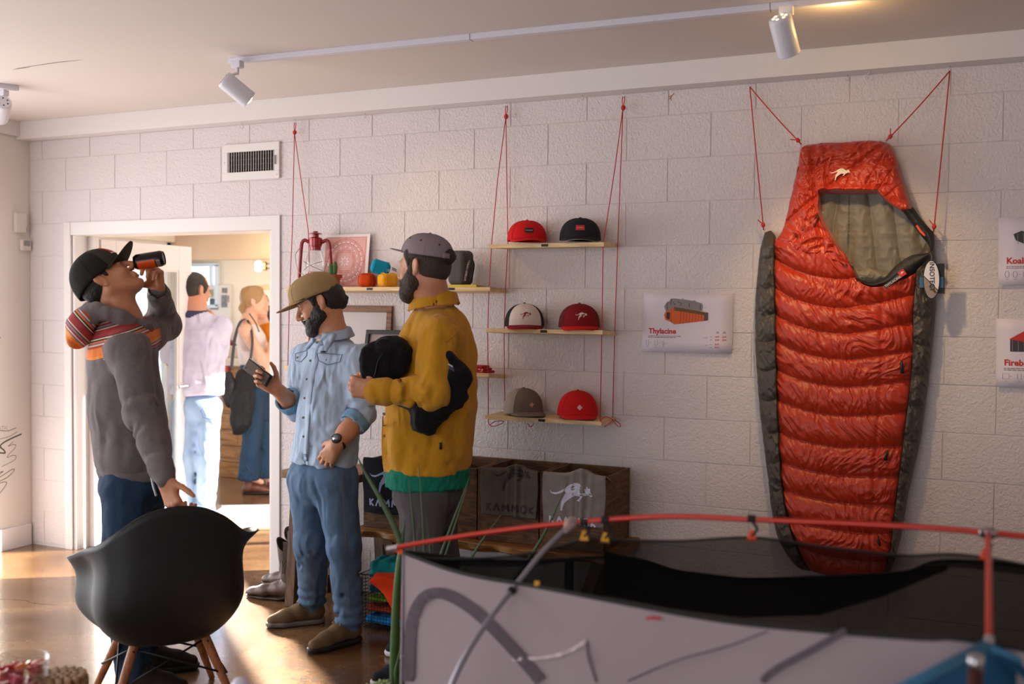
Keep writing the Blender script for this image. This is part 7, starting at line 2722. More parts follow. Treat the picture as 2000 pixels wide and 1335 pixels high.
def shoe(root, heel, d, upper, solem, L=.285, lace=None, high=.0, toe_cap=None):
 """heel: ground point at the back of the shoe; d: toe direction"""
 d = nrm([d[0], d[1], 0])
 s_ = np.cross(UP, d)
 R = np.stack([d, s_, UP], 1)
 k = L / .285
 F = Field()
 t = TF(F, R, heel, k)
 for a, b, ra, rb in (((.045, 0, .055), (.12, 0, .062), .042, .042), ((.12, 0, .06), (.19, .004, .042), .042, .038), ((.19, .004, .042), (.245, .004, .032), .040, .030)):
  t.cone(a, b, ra, rb, .02, flat=((0, 0, 1), .92))
 t.cone((.05, 0, .06), (.055, 0, .10 + high), .040, .042, .02)
 t.cone((.055, 0, .12 + high), (.055, 0, .085), .033, .030, .004, 's')
 F.plane(t.w((0, 0, .022)), -UP)
 sdf_obj_w('shoe', F, .0048, upper, root)
 par = LAST[0]
 F = Field()
 t = TF(F, R, heel, k)
 for a, b, ra, rb in (((.042, 0, .02), (.12, 0, .02), .044, .042), ((.12, 0, .02), (.20, .004, .02), .042, .044), ((.20, .004, .02), (.25, .004, .02), .044, .032)):
  t.cone(a, b, ra, rb, .01)
 F.plane(t.w((0, 0, .026)), UP, .004)
 F.plane(t.w((0, 0, .002)), -UP, .004)
 sdf_obj_w('sole', F, .0048, solem, par)
 if lace:
  for i in range(5):
   x = .11 + .021 * i
   z = .103 - .0125 * i
   m = MB()
   P = [t.w((x + .006 * (-1) ** i, -.020, z - .012)), t.w((x, -.008, z + .002)), t.w((x, .008, z + .002)), t.w((x - .006 * (-1) ** i, .020, z - .012))]
   m.tube(spline(P, 4), .0022, 5)
   m.build('lace', lace, par, True)
  for sg in (-1, 1):
   MB().tube(spline([t.w((.11, 0, .107)), t.w((.118, sg * .018, .116)), t.w((.132, sg * .03, .1)), t.w((.12, sg * .016, .105))], 5), .002, 5).build('lace', lace, par, True)
 return R
LAST = [None]
def sdf_obj_w(name, F, h, mt, parent, pick=None, sm=1):
 o = sdf_obj(name, F, h, mt, parent, pick=pick, sm=sm)
 LAST[0] = o
 return o
def limb_folds(a, b, n, r, w, dep, seed):
 """short creases across a sleeve or leg between a and b"""
 rr = random.Random(seed)
 out = []
 d = nrm(b - a)
 s1 = nrm(np.cross(d, [.3, .2, .9]))
 s2 = np.cross(d, s1)
 for i in range(n):
  t = (i + rr.uniform(.2, .8)) / n
  c = a + (b - a) * t
  ph = rr.uniform(0, 2 * PI)
  p1 = c + (s1 * math.cos(ph) + s2 * math.sin(ph)) * r + d * rr.uniform(-.02, .02)
  p2 = c + (s1 * math.cos(ph + 1.5) + s2 * math.sin(ph + 1.5)) * r + d * rr.uniform(-.03, .03)
  out.append((p1, p2, w * rr.uniform(.7, 1.3), dep * rr.uniform(.6, 1.2)))
 return out
def worn_cap(root, R, o, cs, x0, z0, pitch, crown_m, brim_m, brim, button=None, seam_m=None, n_seams=6):
 Rc = R @ roty(-pitch)
 oc = np.asarray(o) + R @ np.array([x0, 0, z0])
 G = place(cs.crown(0, 2 * PI, 57, 18), Rc, oc)
 m = MB()
 m.sheet(G, .003)
 c = m.build('cap', crown_m, root, True)
 MB().sheet(place(cs.brim(**brim), Rc, oc), .0035).build('brim', brim_m, c, True)
 for k in range(n_seams):
  th = PI / n_seams + 2 * PI * k / n_seams
  MB().tube(place([cs.P(th, z, .0018) for z in np.linspace(.006, cs.H * .985, 14)], Rc, oc), .0009, 4).build('seam', seam_m or crown_m, c, True)
 MB().lathe([(.0065, -.002), (.006, .003), (.003, .005), (.0005, .0055)], 12, Rc, Rc @ cs.P(0, cs.H) + oc).build('button', button or crown_m, c, True)
 band = [Rc @ cs.P(t, .004, .0016) + oc for t in np.linspace(-1.15, 1.15, 24)]
 return c, Rc, oc, band
M_SK1 = skin('skin_warm', (190, 128, 92))
M_SK2 = skin('skin_tan', (196, 138, 104))
M_SK3 = skin('skin_ruddy', (202, 142, 112))
M_SK4 = skin('skin_fair', (226, 178, 150))
M_HAIRB = mat('hair_black', (26, 22, 20), .6, bump=.6, bscale=160, bstretch=(1, 1, .25))
M_HAIRD = mat('beard_brown', (60, 46, 38), .7, bump=.7, bscale=220, bstretch=(1, 1, .35))
M_HAIRBL = mat('hair_blonde', (172, 134, 90), .5, bump=.5, bscale=140, bstretch=(1, 1, .3))
M_DENIM = mat('denim_blue', (86, 110, 138), .85, crumple=.55, cscale=9, bump=.3, bscale=500, var=.16, vscale=7, spec=.2)
M_DENIMD = mat('denim_dark', (40, 60, 82), .85, crumple=.5, cscale=9, bump=.3, bscale=500, var=.14, vscale=9, spec=.2)
M_DENIML = mat('denim_pale', (146, 172, 206), .85, crumple=.6, cscale=9, bump=.3, bscale=400, var=.12, vscale=9, spec=.2)
# ================= man in the grey sweater, drinking
H = thing('person', 'man in grey hooded sweater and black cap drinking, one hand on the chair', 'person', tuple(ground(262, 4.18)))
f = nrm(RH * .93 + FH * .36)
lf = np.cross(UP, f)
neck = A(243, 622, 4.18)
chest, belly, waist, pelv = A(240, 722, 4.18), A(248, 800, 4.18), A(260, 880, 4.18), A(266, 925, 4.18)
shR, elR, wrR = A(252, 682, 4.03), A(278, 808, 3.93), A(322, 938, 3.76)
shL, elL, wrL = A(284, 655, 4.34), A(324, 634, 4.56), A(308, 566, 4.30)
ca, sa = math.cos(math.radians(50)), math.sin(math.radians(50))
hX = nrm(CR * ca + CU * sa + CFW * .10)
hZ = nrm(-CR * sa + CU * ca)
hZ = nrm(hZ - hX * (hX @ hZ))
HRm = np.stack([hX, np.cross(hZ, hX), hZ], 1)
hO = A(212, 548, 4.17)
hips = [A(250, 955, 4.10), A(280, 950, 4.28)]
knees = [A(238, 1105, 4.06), A(262, 1105, 4.29)]
anks = [A(246, 1282, 4.10), A(262, 1262, 4.30)]
feet = [ground(228, 4.08) + (RH * .98 - FH * .1) * .15 + UP * .045, ground(246, 4.30) + (RH * .97 + FH * .15) * .15 + UP * .045]
anks = [ground(228, 4.08) + RH * .062 + UP * .11, ground(246, 4.30) + (RH * .97 + FH * .15) * .062 + UP * .11]
F = Field()
head_shape(F, HRm, hO, 1.0, neck, .056)
inner_body(F, neck - UP * .02, pelv, [[shR, elR, wrR], [shL, elL, wrL]], hips, knees, anks, feet)
# can and the hand around it
can_c = A(292, 508, 4.20)
can_ax = nrm(CR * .97 + CU * .17 + CFW * .10)
hand_shape(F, wrL, nrm((can_c + CFW * .045 + CU * -.01) - wrL), CFW * 1.0 + CR * .25, -1, [(18, 38, 25), (48, 58, 35), (52, 60, 38), (56, 62, 40)], ((58, 55), 25))
hand_shape(F, wrR, -CU * .78 + CR * .34 - CFW * .12, -CFW * .75 - CR * .5 + CU * .1, 1, [(30, 50, 35), (36, 62, 40), (42, 66, 40), (48, 66, 40)], ((46, 6), 8))
body = sdf_obj_w('body', F, .0036, M_SK1, H)
# closed eyes: a thin dark lash line
t = TF(None, HRm, hO)
for y in (-1, 1):
 MB().tube([t.w((.0865, y * (.022 + .004 * q), .0005 - .0008 * q + .0003 * q * q)) - HRm[:, 0] * .0012 * q for q in range(6)], .0011, 5).build('eyelash', M_HAIRB, H, True)
 MB().tube([t.w((.0925 - .0016 * q, y * (.018 + .005 * q), .022 + .0012 * q)) for q in range(6)], [.0015, .0022, .0024, .0022, .0018, .001], 5).build('eyebrow', M_HAIRB, H, True)
# hair under the cap
F = Field()
TF(F, HRm, hO).ell((-.026, 0, .022), (.094, .080, .082), k=0)
F.plane(hO + HRm @ np.array([.035, 0, -.02]), HRm @ np.array([.8, 0, -.55]), .006)
F.plane(hO + HRm @ np.array([0, 0, .06]), HRm @ np.array([0, 0, 1]), .004)
for y in (-1, 1):
 TF(F, HRm, hO).cone((.024, y * .071, .03), (.022, y * .070, -.004), .009, .006, .006)
F.disp(cloth_noise((60, 60, 60), .0022))
sdf_obj_w('hair', F, .004, M_HAIRB, H)
M_CAPB = cloth('cap_charcoal_mesh', (32, 31, 28), bump=.5, bscale=600)
M_CAPF = cloth('cap_charcoal_front', (54, 50, 42))
cs = CapShape(.090, .117, .131, 2.1, 2.15)
c, Rc, oc, band = worn_cap(H, HRm, hO, cs, -.016, .018, -.09, M_CAPB, M_CAPF, dict(L=.078, drop=-.028, curve=.026, spread=1.05))
MB().grid(place([[cs.P(t_, z, .0028) for z in np.linspace(.004, cs.H * .99, 16)] for t_ in np.linspace(-.95, .95, 24)], Rc, oc)).build('front_panel', M_CAPF, c, True)
for nm, z0, z1, w_, mt, lift in (('patch', .05, .098, .034, mat('patch_red', (176, 30, 34), .6), .0045), ('patch_border', .045, .05, .036, M_OFFP, .005), ('patch_border', .098, .103, .036, M_OFFP, .005)):
 MB().sheet(place([[cs.P(u / .09, z, lift) for z in np.linspace(z0, z1, 5)] for u in np.linspace(-w_, w_, 9)], Rc, oc), .002).build(nm, mt, c, True)
MB().sheet(place([[cs.P(u / .09, z, .0062) for z in np.linspace(.064, .084, 4)] for u in np.linspace(-.02, .02, 7)], Rc, oc), .001).build('patch_emblem', M_OFFP, c, True)
def woven(name, axis, scale):
 """striped woven trim: bands across `axis` in object space"""
 m = mat(name, (200, 100, 40), .9, bump=.3, bscale=500)
 nt = m.node_tree
 b = nt.nodes['Principled BSDF']
 tc = nt.nodes.new('ShaderNodeTexCoord')
 vm = nt.nodes.new('ShaderNodeVectorMath')
 vm.operation = 'DOT_PRODUCT'
 vm.inputs[1].default_value = tuple(float(x) for x in axis)
 nt.links.new(tc.outputs['Object'], vm.inputs[0])
 mu = nt.nodes.new('ShaderNodeMath')
 mu.operation = 'MULTIPLY'
 mu.inputs[1].default_value = scale
 nt.links.new(vm.outputs['Value'], mu.inputs[0])
 frn = nt.nodes.new('ShaderNodeMath')
 frn.operation = 'FRACT'
 nt.links.new(mu.outputs[0], frn.inputs[0])
 cr = nt.nodes.new('ShaderNodeValToRGB')
 cr.color_ramp.interpolation = 'CONSTANT'
 stops = [(0, (214, 112, 36)), (.22, (224, 128, 44)), (.30, (118, 92, 110)), (.34, (206, 190, 172)), (.37, (150, 40, 44)), (.42, (128, 108, 122)), (.47, (44, 34, 36)), (.50, (206, 180, 150)), (.53, (150, 44, 46)),
   (.72, (60, 30, 36)), (.75, (210, 190, 164)), (.78, (40, 34, 36)), (.82, (206, 104, 40)), (.86, (116, 92, 112)), (.90, (206, 188, 170)), (.93, (160, 60, 44))]
 e = cr.color_ramp.elements
 for i, (p, c_) in enumerate(stops):
  q = e[0] if i == 0 else (e[1] if i == 1 else e.new(p))
  q.position = p
  q.color = lin(c_) + (1,)
 nt.links.new(frn.outputs[0], cr.inputs['Fac'])
 nt.links.new(cr.outputs['Color'], b.inputs['Base Color'])
 return m
M_HOOD = mat('fleece_grey', (112, 104, 104), .95, crumple=.35, cscale=8, bump=.35, bscale=350, var=.07, vscale=60, spec=.15, sheen=.1)
yk = nrm(f * .28 - UP * .9)
M_WOV = woven('woven_trim', yk, 7.4)
F = Field()
F.chain([chest + UP * .03, belly, waist, pelv + UP * .01], [.178, .182, .184, .178], .05, flat=(f, .78))
F.cone(shR - f * .01, shL - f * .01, .082, .078, .05)
F.ell(neck - UP * .05 - f * .02, (.10, .12, .06), np.stack([f, lf, UP], 1), .05)
F.chain([shR, elR, wrR - nrm(wrR - elR) * .045], [.082, .063, .050], .03)
F.cone(wrR - nrm(wrR - elR) * .05, wrR - nrm(wrR - elR) * .004, .048, .042, .006)
F.chain([shL, elL, wrL - nrm(wrL - elL) * .04], [.080, .066, .052], .025)
F.cone(wrL - nrm(wrL - elL) * .05, wrL - nrm(wrL - elL) * .012, .049, .043, .006)
F.plane(A(262, 938, 4.18), A(262, 938, 4.18) - A(258, 900, 4.18), .006, (pelv - .4).astype(np.float32), (pelv + [.4, .4, .13]).astype(np.float32))
hem = A(262, 924, 4.18)
F.disp(lambda P: (.0045 * np.clip(1 - np.abs(P[:, 2] - (hem[2] + .028)) / .006, 0, 1)).astype(np.float32), hem - .35, hem + [.35, .35, .12])
F.disp(cloth_noise((11, 11, 6), .008, 2))
F.folds(limb_folds(elR - (elR - shR) * .25, elR + (wrR - elR) * .4, 7, .06, .014, .009, 3) + limb_folds(elR + (wrR - elR) * .5, wrR, 5, .05, .012, .008, 4) + limb_folds(shL + (elL - shL) * .4, elL, 5, .062, .013, .010, 5) + limb_folds(elL, wrL, 6, .055, .012, .009, 6)
  + limb_folds(waist + UP * .1, pelv, 9, .165, .02, .009, 7) + [(A(215, 700, 4.03), A(262, 780, 4.0), .02, .012), (A(300, 690, 4.05), A(305, 800, 4.03), .018, .01)])
yoke_p = A(232, 694, 4.05)
def yoke(C):
 # above a line falling towards the back, away from the sleeves
 q = C - neck
 hgt = q @ UP
 fw_ = q @ f
 dR = np.linalg.norm(np.cross(C - shR, nrm(elR - shR)), axis=1)
 along = (C - shR) @ nrm(elR - shR)
 sleeve = (along > -.035) & (dR < .098) & ((C - shR) @ lf < .045)
 dL = (C - shL) @ nrm(elL - shL)
 line = -.150 - .10 * np.clip(-fw_, 0, .2) + .30 * np.clip(fw_, 0, .2)
 aL = (C - shL) @ nrm(elL - shL)
 sleeve = sleeve | ((aL > -.02) & (dL < .11) & ((C - shL) @ lf > -.05)) | (hgt > .03) | ((C - wrL) @ lf > -.30) & ((C - wrL) @ UP > -.16) & ((C - neck) @ f > .09)
 return ((hgt > line) & ~sleeve & (q @ lf < .19)).astype(int)
sw = sdf_obj_w('sweater', F, .0056, [M_HOOD, M_WOV], H, pick=yoke)
# hood lying on the back
F = Field()
ring = []
for a in np.linspace(0, 2 * PI, 17):
 r1 = .098 + .012 * math.cos(a)
 ring.append(neck + UP * (.002 + .040 * (-math.cos(a))) + f * (math.cos(a) * r1 - .016) + lf * math.sin(a) * .100)
rr_ = [.026 + .018 * (1 - math.cos(a)) / 2 for a in np.linspace(0, 2 * PI, 17)]
F.chain(ring, rr_, .02, flat=None)
bk_ = neck - f * .135 - UP * .010
F.ell(bk_, (.062, .115, .085), np.stack([nrm(f * .8 - UP * .6), lf, nrm(f * .6 + UP * .8)], 1), .04)
F.cone(bk_ - f * .02 - UP * .03, bk_ - f * .045 - UP * .075, .07, .045, .05)
F.ell(neck - f * .055 + UP * .035, (.075, .082, .075), np.stack([f, lf, UP], 1), .02, 's')
F.disp(cloth_noise((9, 9, 9), .013, 3))
F.folds([(neck - f * .09 + lf * .1 + UP * .0, neck - f * .17 - lf * .02 - UP * .1, .018, .014), (neck - f * .04 - lf * .09, neck - f * .19 - lf * .03 - UP * .09, .016, .012)])
def hoodpick(C):
 q = C - neck
 r = np.sqrt((q @ f + .03) ** 2 + (q @ lf) ** 2)
 back = -(q @ f)
 return ((q @ UP < -.030 - .16 * np.clip(.06 - back, -.1, .1)) | (r > .150)).astype(int)
sdf_obj_w('hood', F, .005, [M_HOOD, woven('woven_trim_hood', nrm(f * .75 + UP * .65), 7.0)], H, pick=hoodpick)
F = Field()
F.cone(hips[0] + UP * .02, hips[1] + UP * .02, .10, .10, .03)
F.ell(pelv - UP * .04, (.15, .175, .11), np.stack([f, lf, UP], 1), .04)
for h_, k_, a_ in zip(hips, knees, anks):
 F.chain([h_, k_, a_ - UP * .015], [.102, .078, .072], .03)
F.disp(cloth_noise((13, 13, 7), .007, 3))
F.folds(limb_folds(knees[0] + UP * .08, knees[0] - UP * .1, 6, .07, .014, .008, 11) + limb_folds(anks[0] + UP * .2, anks[0], 8, .065, .012, .010, 12) + limb_folds(anks[1] + UP * .2, anks[1], 7, .065, .012, .01, 13) + limb_folds(hips[0] + UP * .02, hips[0] - UP * .2, 7, .09, .014, .007, 14))
F.plane(anks[0] - UP * .055, -UP, .004)
jn = sdf_obj_w('jeans', F, .006, M_DENIMD, H)
# seat pocket and belt loop stitches
mat('thread_tan', (120, 100, 70), .7)
M_SHOED = cloth('shoe_dark', (44, 32, 26))
shoe(H, ground(228, 4.08), RH * .98 - FH * .1, M_SHOED, mat('sole_dark', (24, 22, 22), .6), .30, M_BLKM)
shoe(H, ground(246, 4.30), RH * .97 + FH * .15, M_SHOED, MATS['sole_dark'], .30, M_BLKM)
# watch on the raised wrist
wd = nrm(wrL - elL)
wc = wrL + wd * .004
u1 = nrm(np.cross(wd, CFW))
u2 = np.cross(wd, u1)
MB().tube([wc + (u1 * math.cos(a) + u2 * math.sin(a)) * .033 for a in np.linspace(0, 2 * PI, 20)[:-1]], .008, 8, closed=True).build('wrist_watch', mat('watch_olive', (58, 54, 38), .5), H, True)
MB().tube([wc + u2 * .036 - wd * .0, wc + u2 * .044], .017, 14).build('watch_face', M_BADGE, H, 'auto')
# earbud remote hanging at the hip pocket
MB().tube([A(296, 932, 3.93), A(300, 952, 3.92), A(305, 968, 3.92)], .0045, 8).build('key_clip', mat('clip_metal', (120, 120, 124), .3, .9), H, 'auto')
cn = thing('drink_can', 'black and orange drink can tipped to the mouth of the man in the cap', 'can', tuple(can_c - can_ax * .06))
Rcan = frame(UP, can_ax)
CZ = [(.026, -.060), (.0255, -.0575), (.029, -.055), (.0325, -.047), (.0325, .045), (.031, .052), (.028, .056), (.0285, .0585), (.027, .0592), (.024, .056)]
def can_band(name, z0, z1, a0, a1, mt, r=.0329):
 G = [[can_c + Rcan @ np.array([r * math.cos(a), r * math.sin(a), z]) for z in (z0, z1)] for a in np.linspace(a0, a1, 28)]
 MB().grid(G).build(name, mt, cn, True)
MB().lathe(CZ, 32, Rcan, can_c).build('shell', mat('can_black', (36, 28, 26), .25, .5), cn, 'auto')
can_band('orange_band', -.045, .026, PI * .52, PI * 1.28, mat('can_orange', (222, 84, 22), .35, .2))
can_band('silver_band', .030, .046, PI * .55, PI * 1.25, mat('can_silver', (150, 140, 132), .3, .6))
can_band('white_block', .004, .044, PI * 1.33, PI * 1.52, M_OFFP)
m = MB()
for i in range(5):
 r_ = .007 + .0 * i
 P = [(-.012 + .012 * (i % 3) + r_ * math.cos(q), PI * .9 + .25 * (i // 3) + r_ / .033 * math.sin(q)) for q in np.linspace(0, 2 * PI, 13)]
 m.ribbon(P, .0014, lambda z, a, l: can_c + Rcan @ np.array([.0333 * math.cos(a), .0333 * math.sin(a), z]))
m.build('can_emblem', MATS['can_silver'], cn)
# ================= man in the blue shirt with phone
B = thing('person', 'bearded man in light blue shirt and jeans with tan cap looking at his phone', 'person', tuple(ground(640, 4.86)))
f = nrm(-RH * .74 - FH * .68)
lf = np.cross(UP, f)
neck = A(651, 657, 4.86)
chest, belly, waist, pelv = A(652, 738, 4.86), A(645, 800, 4.86), A(636, 870, 4.86), A(628, 930, 4.86)
shL, elL, wrL = A(704, 704, 4.73), A(708, 806, 4.72), A(657, 868, 4.62)
shR, elR, wrR = A(598, 700, 5.0), A(579, 796, 5.04), A(541, 760, 4.84)
ca, sa = math.cos(math.radians(22)), math.sin(math.radians(22))
hX = nrm(-CR * ca - CU * sa - CFW * .14)
hZ = nrm(-CR * sa + CU * ca)
hZ = nrm(hZ - hX * (hX @ hZ))
HRm = np.stack([hX, np.cross(hZ, hX), hZ], 1)
hO = A(624, 593, 4.84)
HS = 1.04
hips = [A(655, 940, 4.80), A(603, 940, 4.93)]
knees = [A(672, 1066, 4.74), A(609, 1062, 4.88)]
anks = [A(680, 1205, 4.72), A(611, 1172, 4.95)]
footL, footR = ground(705, 4.745), ground(636, 5.02)
dL = nrm(ground(622, 4.58) - ground(705, 4.74))
dR = nrm(ground(527, 4.93) - ground(634, 5.02))
anks = [footL + dL * .062 + UP * .115, footR + dR * .062 + UP * .115]
footL, footR = footL + dL * .16, footR + dR * .16
F = Field()
head_shape(F, HRm, hO, HS, neck, .058)
inner_body(F, neck - UP * .02, pelv, [[shR, elR, wrR], [shL, elL, wrL]], hips, knees, anks, [footL + UP * .045, footR + UP * .045])
F.chain([elR, wrR - (wrR - elR) * .1], [.048, .032], .02)
F.chain([elL, elL * .4 + wrL * .6, wrL], [.047, .042, .031], .02)
ph_c = A(504, 727, 4.79)
ph_ax = nrm(-CR * .78 + CU * .62 + CFW * .08)
hand_shape(F, wrR, nrm(A(512, 741, 4.83) - wrR), CFW * .9 - CU * .45, 1, [(40, 62, 40), (46, 66, 42), (50, 68, 42), (54, 68, 42)], ((48, 30), 18))
hand_shape(F, wrL, nrm(A(630, 906, 4.68) - wrL), -CFW * .9 - CR * .3, -1, [(14, 14, 10), (16, 14, 10), (20, 16, 10), (24, 18, 10)], ((34, 22), 14))
sdf_obj_w('body', F, .0036, M_SK2, B)
t = TF(None, HRm, hO, HS)
for y in (-1, 1):
 MB().tube([t.w((.0862, y * (.021 + .0045 * q), .0005 - .0006 * q)) - HRm[:, 0] * .0013 * q for q in range(6)], .0013, 5).build('eyelash', M_HAIRB, B, True)
 MB().tube([t.w((.0935 - .0016 * q, y * (.014 + .006 * q), .020 + .0014 * q)) for q in range(6)], [.002, .0032, .0034, .003, .0024, .001], 5).build('eyebrow', M_HAIRB, B, True)
def beard(root, R, o, s, mt, big=1.0, hgap=.0):
 F = Field()
 t = TF(F, R, o, s)
 for y in (-1, 1):
  t.cone((.008, y * .067, .012), (.016, y * .060, -.055), .013, .026 * big, .02)
  t.cone((.022, y * .062, -.030), (.058, y * .040, -.062), .016, .022 * big, .02)
  t.cone((.012, y * .057, -.055), (.066, y * .022, -.100), .023 * big, .026 * big, .02)
  t.cone((.040, y * .050, -.045), (.070, y * .030, -.072), .013, .020, .02)
  t.cone((.100, y * .004, -.0475), (.090, y * .026, -.058), .0065, .007, .006)
  t.cone((.090, y * .026, -.058), (.080, y * .030, -.085), .008, .014, .012)
 t.ell((.074, 0, -.104), (.032 * big, .034, .028 * big), k=.02)
 t.ell((.105, 0, -.0615), (.014, .018, .006), k=.005, op='s')
 F.disp(cloth_noise((90, 90, 60), .0035, 3))
 F.disp(lambda P: (.0025 * fbm(P * np.float32(45), 2)).astype(np.float32))
 return sdf_obj_w('beard', F, .0036, mt, root, sm=0)
beard(B, HRm, hO, HS, M_HAIRB, 1.05)
F = Field()
t = TF(F, HRm, hO, HS)
t.ell((-.030, 0, .012), (.098, .083, .092), k=0)
F.plane(t.w((.0, 0, -.02)), HRm @ np.array([.75, 0, -.66]), .008)
F.plane(t.w((0, 0, .06)), HRm @ np.array([0, 0, 1]), .004)
for y in (-1, 1):
 t.cone((.030, y * .072, .035), (.018, y * .071, -.025), .012, .009, .008)
 t.ell((.008, y * .071, .045), (.04, .013, .03), k=.008)
 t.ell((-.012, y * .080, -.004), (.020, .02, .033), k=.006, op='s')
t.cone((-.10, 0, -.03), (-.125, 0, -.02), .022, .010, .02)
F.disp(cloth_noise((50, 50, 50), .005, 3))
sdf_obj_w('hair', F, .0042, M_HAIRB, B)
M_TAN = cloth('cap_tan', (158, 132, 92), var=.06, bump=.3, bscale=250)
cs = CapShape(.092, .122, .114, 2.7, 2.3)
c, Rc, oc, band = worn_cap(B, HRm, hO, cs, .004, .035, .0, M_TAN, M_TAN, dict(L=.075, drop=.008, curve=.010, spread=1.12), n_seams=5)
MB().tube(band, .0028, 6).build('brim_cord', mat('cord_black', (26, 24, 30), .6), c, True)
M_SHB2 = mat('chambray_blue', (166, 184, 206), .85, crumple=.6, cscale=11, bump=.3, bscale=600, var=.06, vscale=10, spec=.2)
M_SHB2I = mat('chambray_inside', (112, 152, 182), .85, crumple=.4, bump=.3, bscale=600, spec=.2)
def pts_out(p, dist):
 return p - CFW * dist
F = Field()
F.chain([chest + UP * .02, belly, waist, pelv + UP * .0], [.178, .178, .178, .184], .05, flat=(f, .74))
F.cone(shR, shL, .075, .075, .05)
F.cone(neck - UP * .06, neck - UP * .005, .11, .066, .04)
F.chain([shL, elL], [.080, .068], .03)
F.chain([elL, elL + (wrL - elL) * .22], [.068, .062], .02)
F.chain([shR, elR], [.078, .064], .03)
F.chain([elR, elR + (wrR - elR) * .30], [.064, .060], .02)
hemc = A(628, 905, 4.86)
F.plane(hemc, -UP, .005, (hemc - .45).astype(np.float32), (hemc + [.45, .45, .10]).astype(np.float32))
F.disp(cloth_noise((12, 12, 5), .014, 3))
plk0, plk1 = A(617, 672, 4.68), A(592, 900, 4.68)
F.folds(limb_folds(elL - (elL - shL) * .4, elL, 6, .07, .013, .009, 21) + limb_folds(shL, shL + (elL - shL) * .6, 4, .075, .016, .008, 22) + limb_folds(elR - (elR - shR) * .5, elR, 6, .065, .013, .009, 23)
  + [(A(700, 730, 4.62), A(672, 850, 4.66), .016, .012), (A(612, 700, 4.66), A(585, 850, 4.70), .012, .006), (A(600, 705, 4.66), A(575, 830, 4.72), .010, .007), (A(640, 720, 4.66), A(598, 870, 4.68), .012, .006),
  (A(680, 740, 4.64), A(640, 900, 4.66), .014, .006), (A(590, 860, 4.70), A(566, 900, 4.76), .010, .009), (A(600, 845, 4.68), A(580, 895, 4.70), .009, .007), (A(660, 860, 4.65), A(690, 900, 4.68), .012, .008)]
  + limb_folds(waist, hemc, 10, .15, .014, .007, 24))
def ray_surf(F, px, py, d0=3.6, d1=5.6, off=.003):
 """first surface of field F along the sight line of (px, py)"""
 ds = np.linspace(d0, d1, 500)
 d = _dir(px, py)
 P = CPOS + d[None] * ds[:, None]
 v = F.eval(P)
 i = np.argmax(v < 0)
 if not (v < 0).any():
  return at(px, py, D=d0)
 return CPOS + d * (ds[i] - off)
SHF = F
shirt_o = sdf_obj_w('shirt', F, .0056, M_SHB2, B)
# cuffs
for a, b, r0, r1 in ((elL + (wrL - elL) * .16, elL + (wrL - elL) * .40, .068, .066), (elR + (wrR - elR) * .22, elR + (wrR - elR) * .5, .066, .063)):
 F = Field()
 F.cone(a, b, r0, r1, 0)
 d = nrm(b - a)
 F.plane(b, d, .004)
 F.plane(a, -d, .004)
 F.cone(a + (b - a) * .6, b + (b - a) * .5, r1 * .80, r1 * .86, .004, 's')
 F.disp(cloth_noise((14, 14, 14), .004, 2))
 sdf_obj_w('rolled_cuff', F, .005, M_SHB2I, shirt_o)
# collar
for sg, pxs in ((1, [(628, 672), (650, 664), (680, 652), (678, 632), (668, 628)]), (-1, [(618, 670), (606, 660), (604, 652)])):
 pass
F = Field()
ringp = [neck + UP * (.006 + .030 * (1 - math.cos(a)) / 2) + f * (.070 * math.cos(a)) + lf * .072 * math.sin(a) for a in np.linspace(.35, 2 * PI - .35, 44)]
F.chain(ringp, [.011] * 44, .004)
for i, (p, q) in enumerate(zip(ringp[:-1], ringp[1:])):
 out = nrm((p + q) / 2 - neck - UP * ((p + q) / 2 - neck)[2])
 F.cone(p + out * .008 + UP * .008, p + out * .026 - UP * .026, .0055, .005, .008)
for sg in (-1, 1):
 b0 = neck + f * .066 + lf * sg * .024 + UP * .012
 tipp = neck + f * .095 + lf * sg * .085 - UP * .062
 mid_ = neck + f * .045 + lf * sg * .082 + UP * .012
 for s_ in np.linspace(0, 1, 14):
  F.cone(b0 + (mid_ - b0) * s_, tipp + (mid_ - tipp) * s_ * .4, .006, .0055, .006)
sdf_obj_w('collar', F, .004, M_SHB2, shirt_o)
MB().tube([neck + f * .073 + lf * .03 * s_ - UP * .0 for s_ in (-1, 0, 1)], .012, 8).build('undershirt', mat('tee_heather', (160, 160, 176), .9), shirt_o, True)
# placket, pockets, buttons, label on the shirt surface
SP = [ray_surf(SHF, x, y, 4.3, 5.2, .0035) for x, y in ((619, 672), (610, 700), (603, 735), (598, 775), (596, 815), (595, 852), (594, 900))]
SPr = [ray_surf(SHF, x, y, 4.3, 5.2, .0035) for x, y in ((630, 672), (622, 700), (614, 735), (608, 775), (605, 815), (603, 852), (602, 900))]
MB().sheet([[a * (1 - s_) + b * s_ for s_ in (0, .5, 1)] for a, b in zip(spline(SP, 5), spline(SPr, 5))], .0025).build('placket', M_SHB2, shirt_o, True)
M_BTN = mat('button_horn', (126, 104, 78), .35)
def button(x, y, root, F, d0, d1, r=.0055):
 p = ray_surf(F, x, y, d0, d1, .005)
 n_ = nrm(nrm(CPOS - p) + f * .8)
 MB().lathe([(r, -.001), (r, .0015), (r * .7, .002), (r * .6, .0012), (.0003, .0012)], 14, frame((0, 0, 1), n_), p).build('button', M_BTN, root, 'auto')
for x, y in ((619, 669), (606, 704), (599, 740), (595, 777), (592, 815), (593, 852), (638, 703), (581, 698)):
 button(x, y, shirt_o, SHF, 4.3, 5.3)
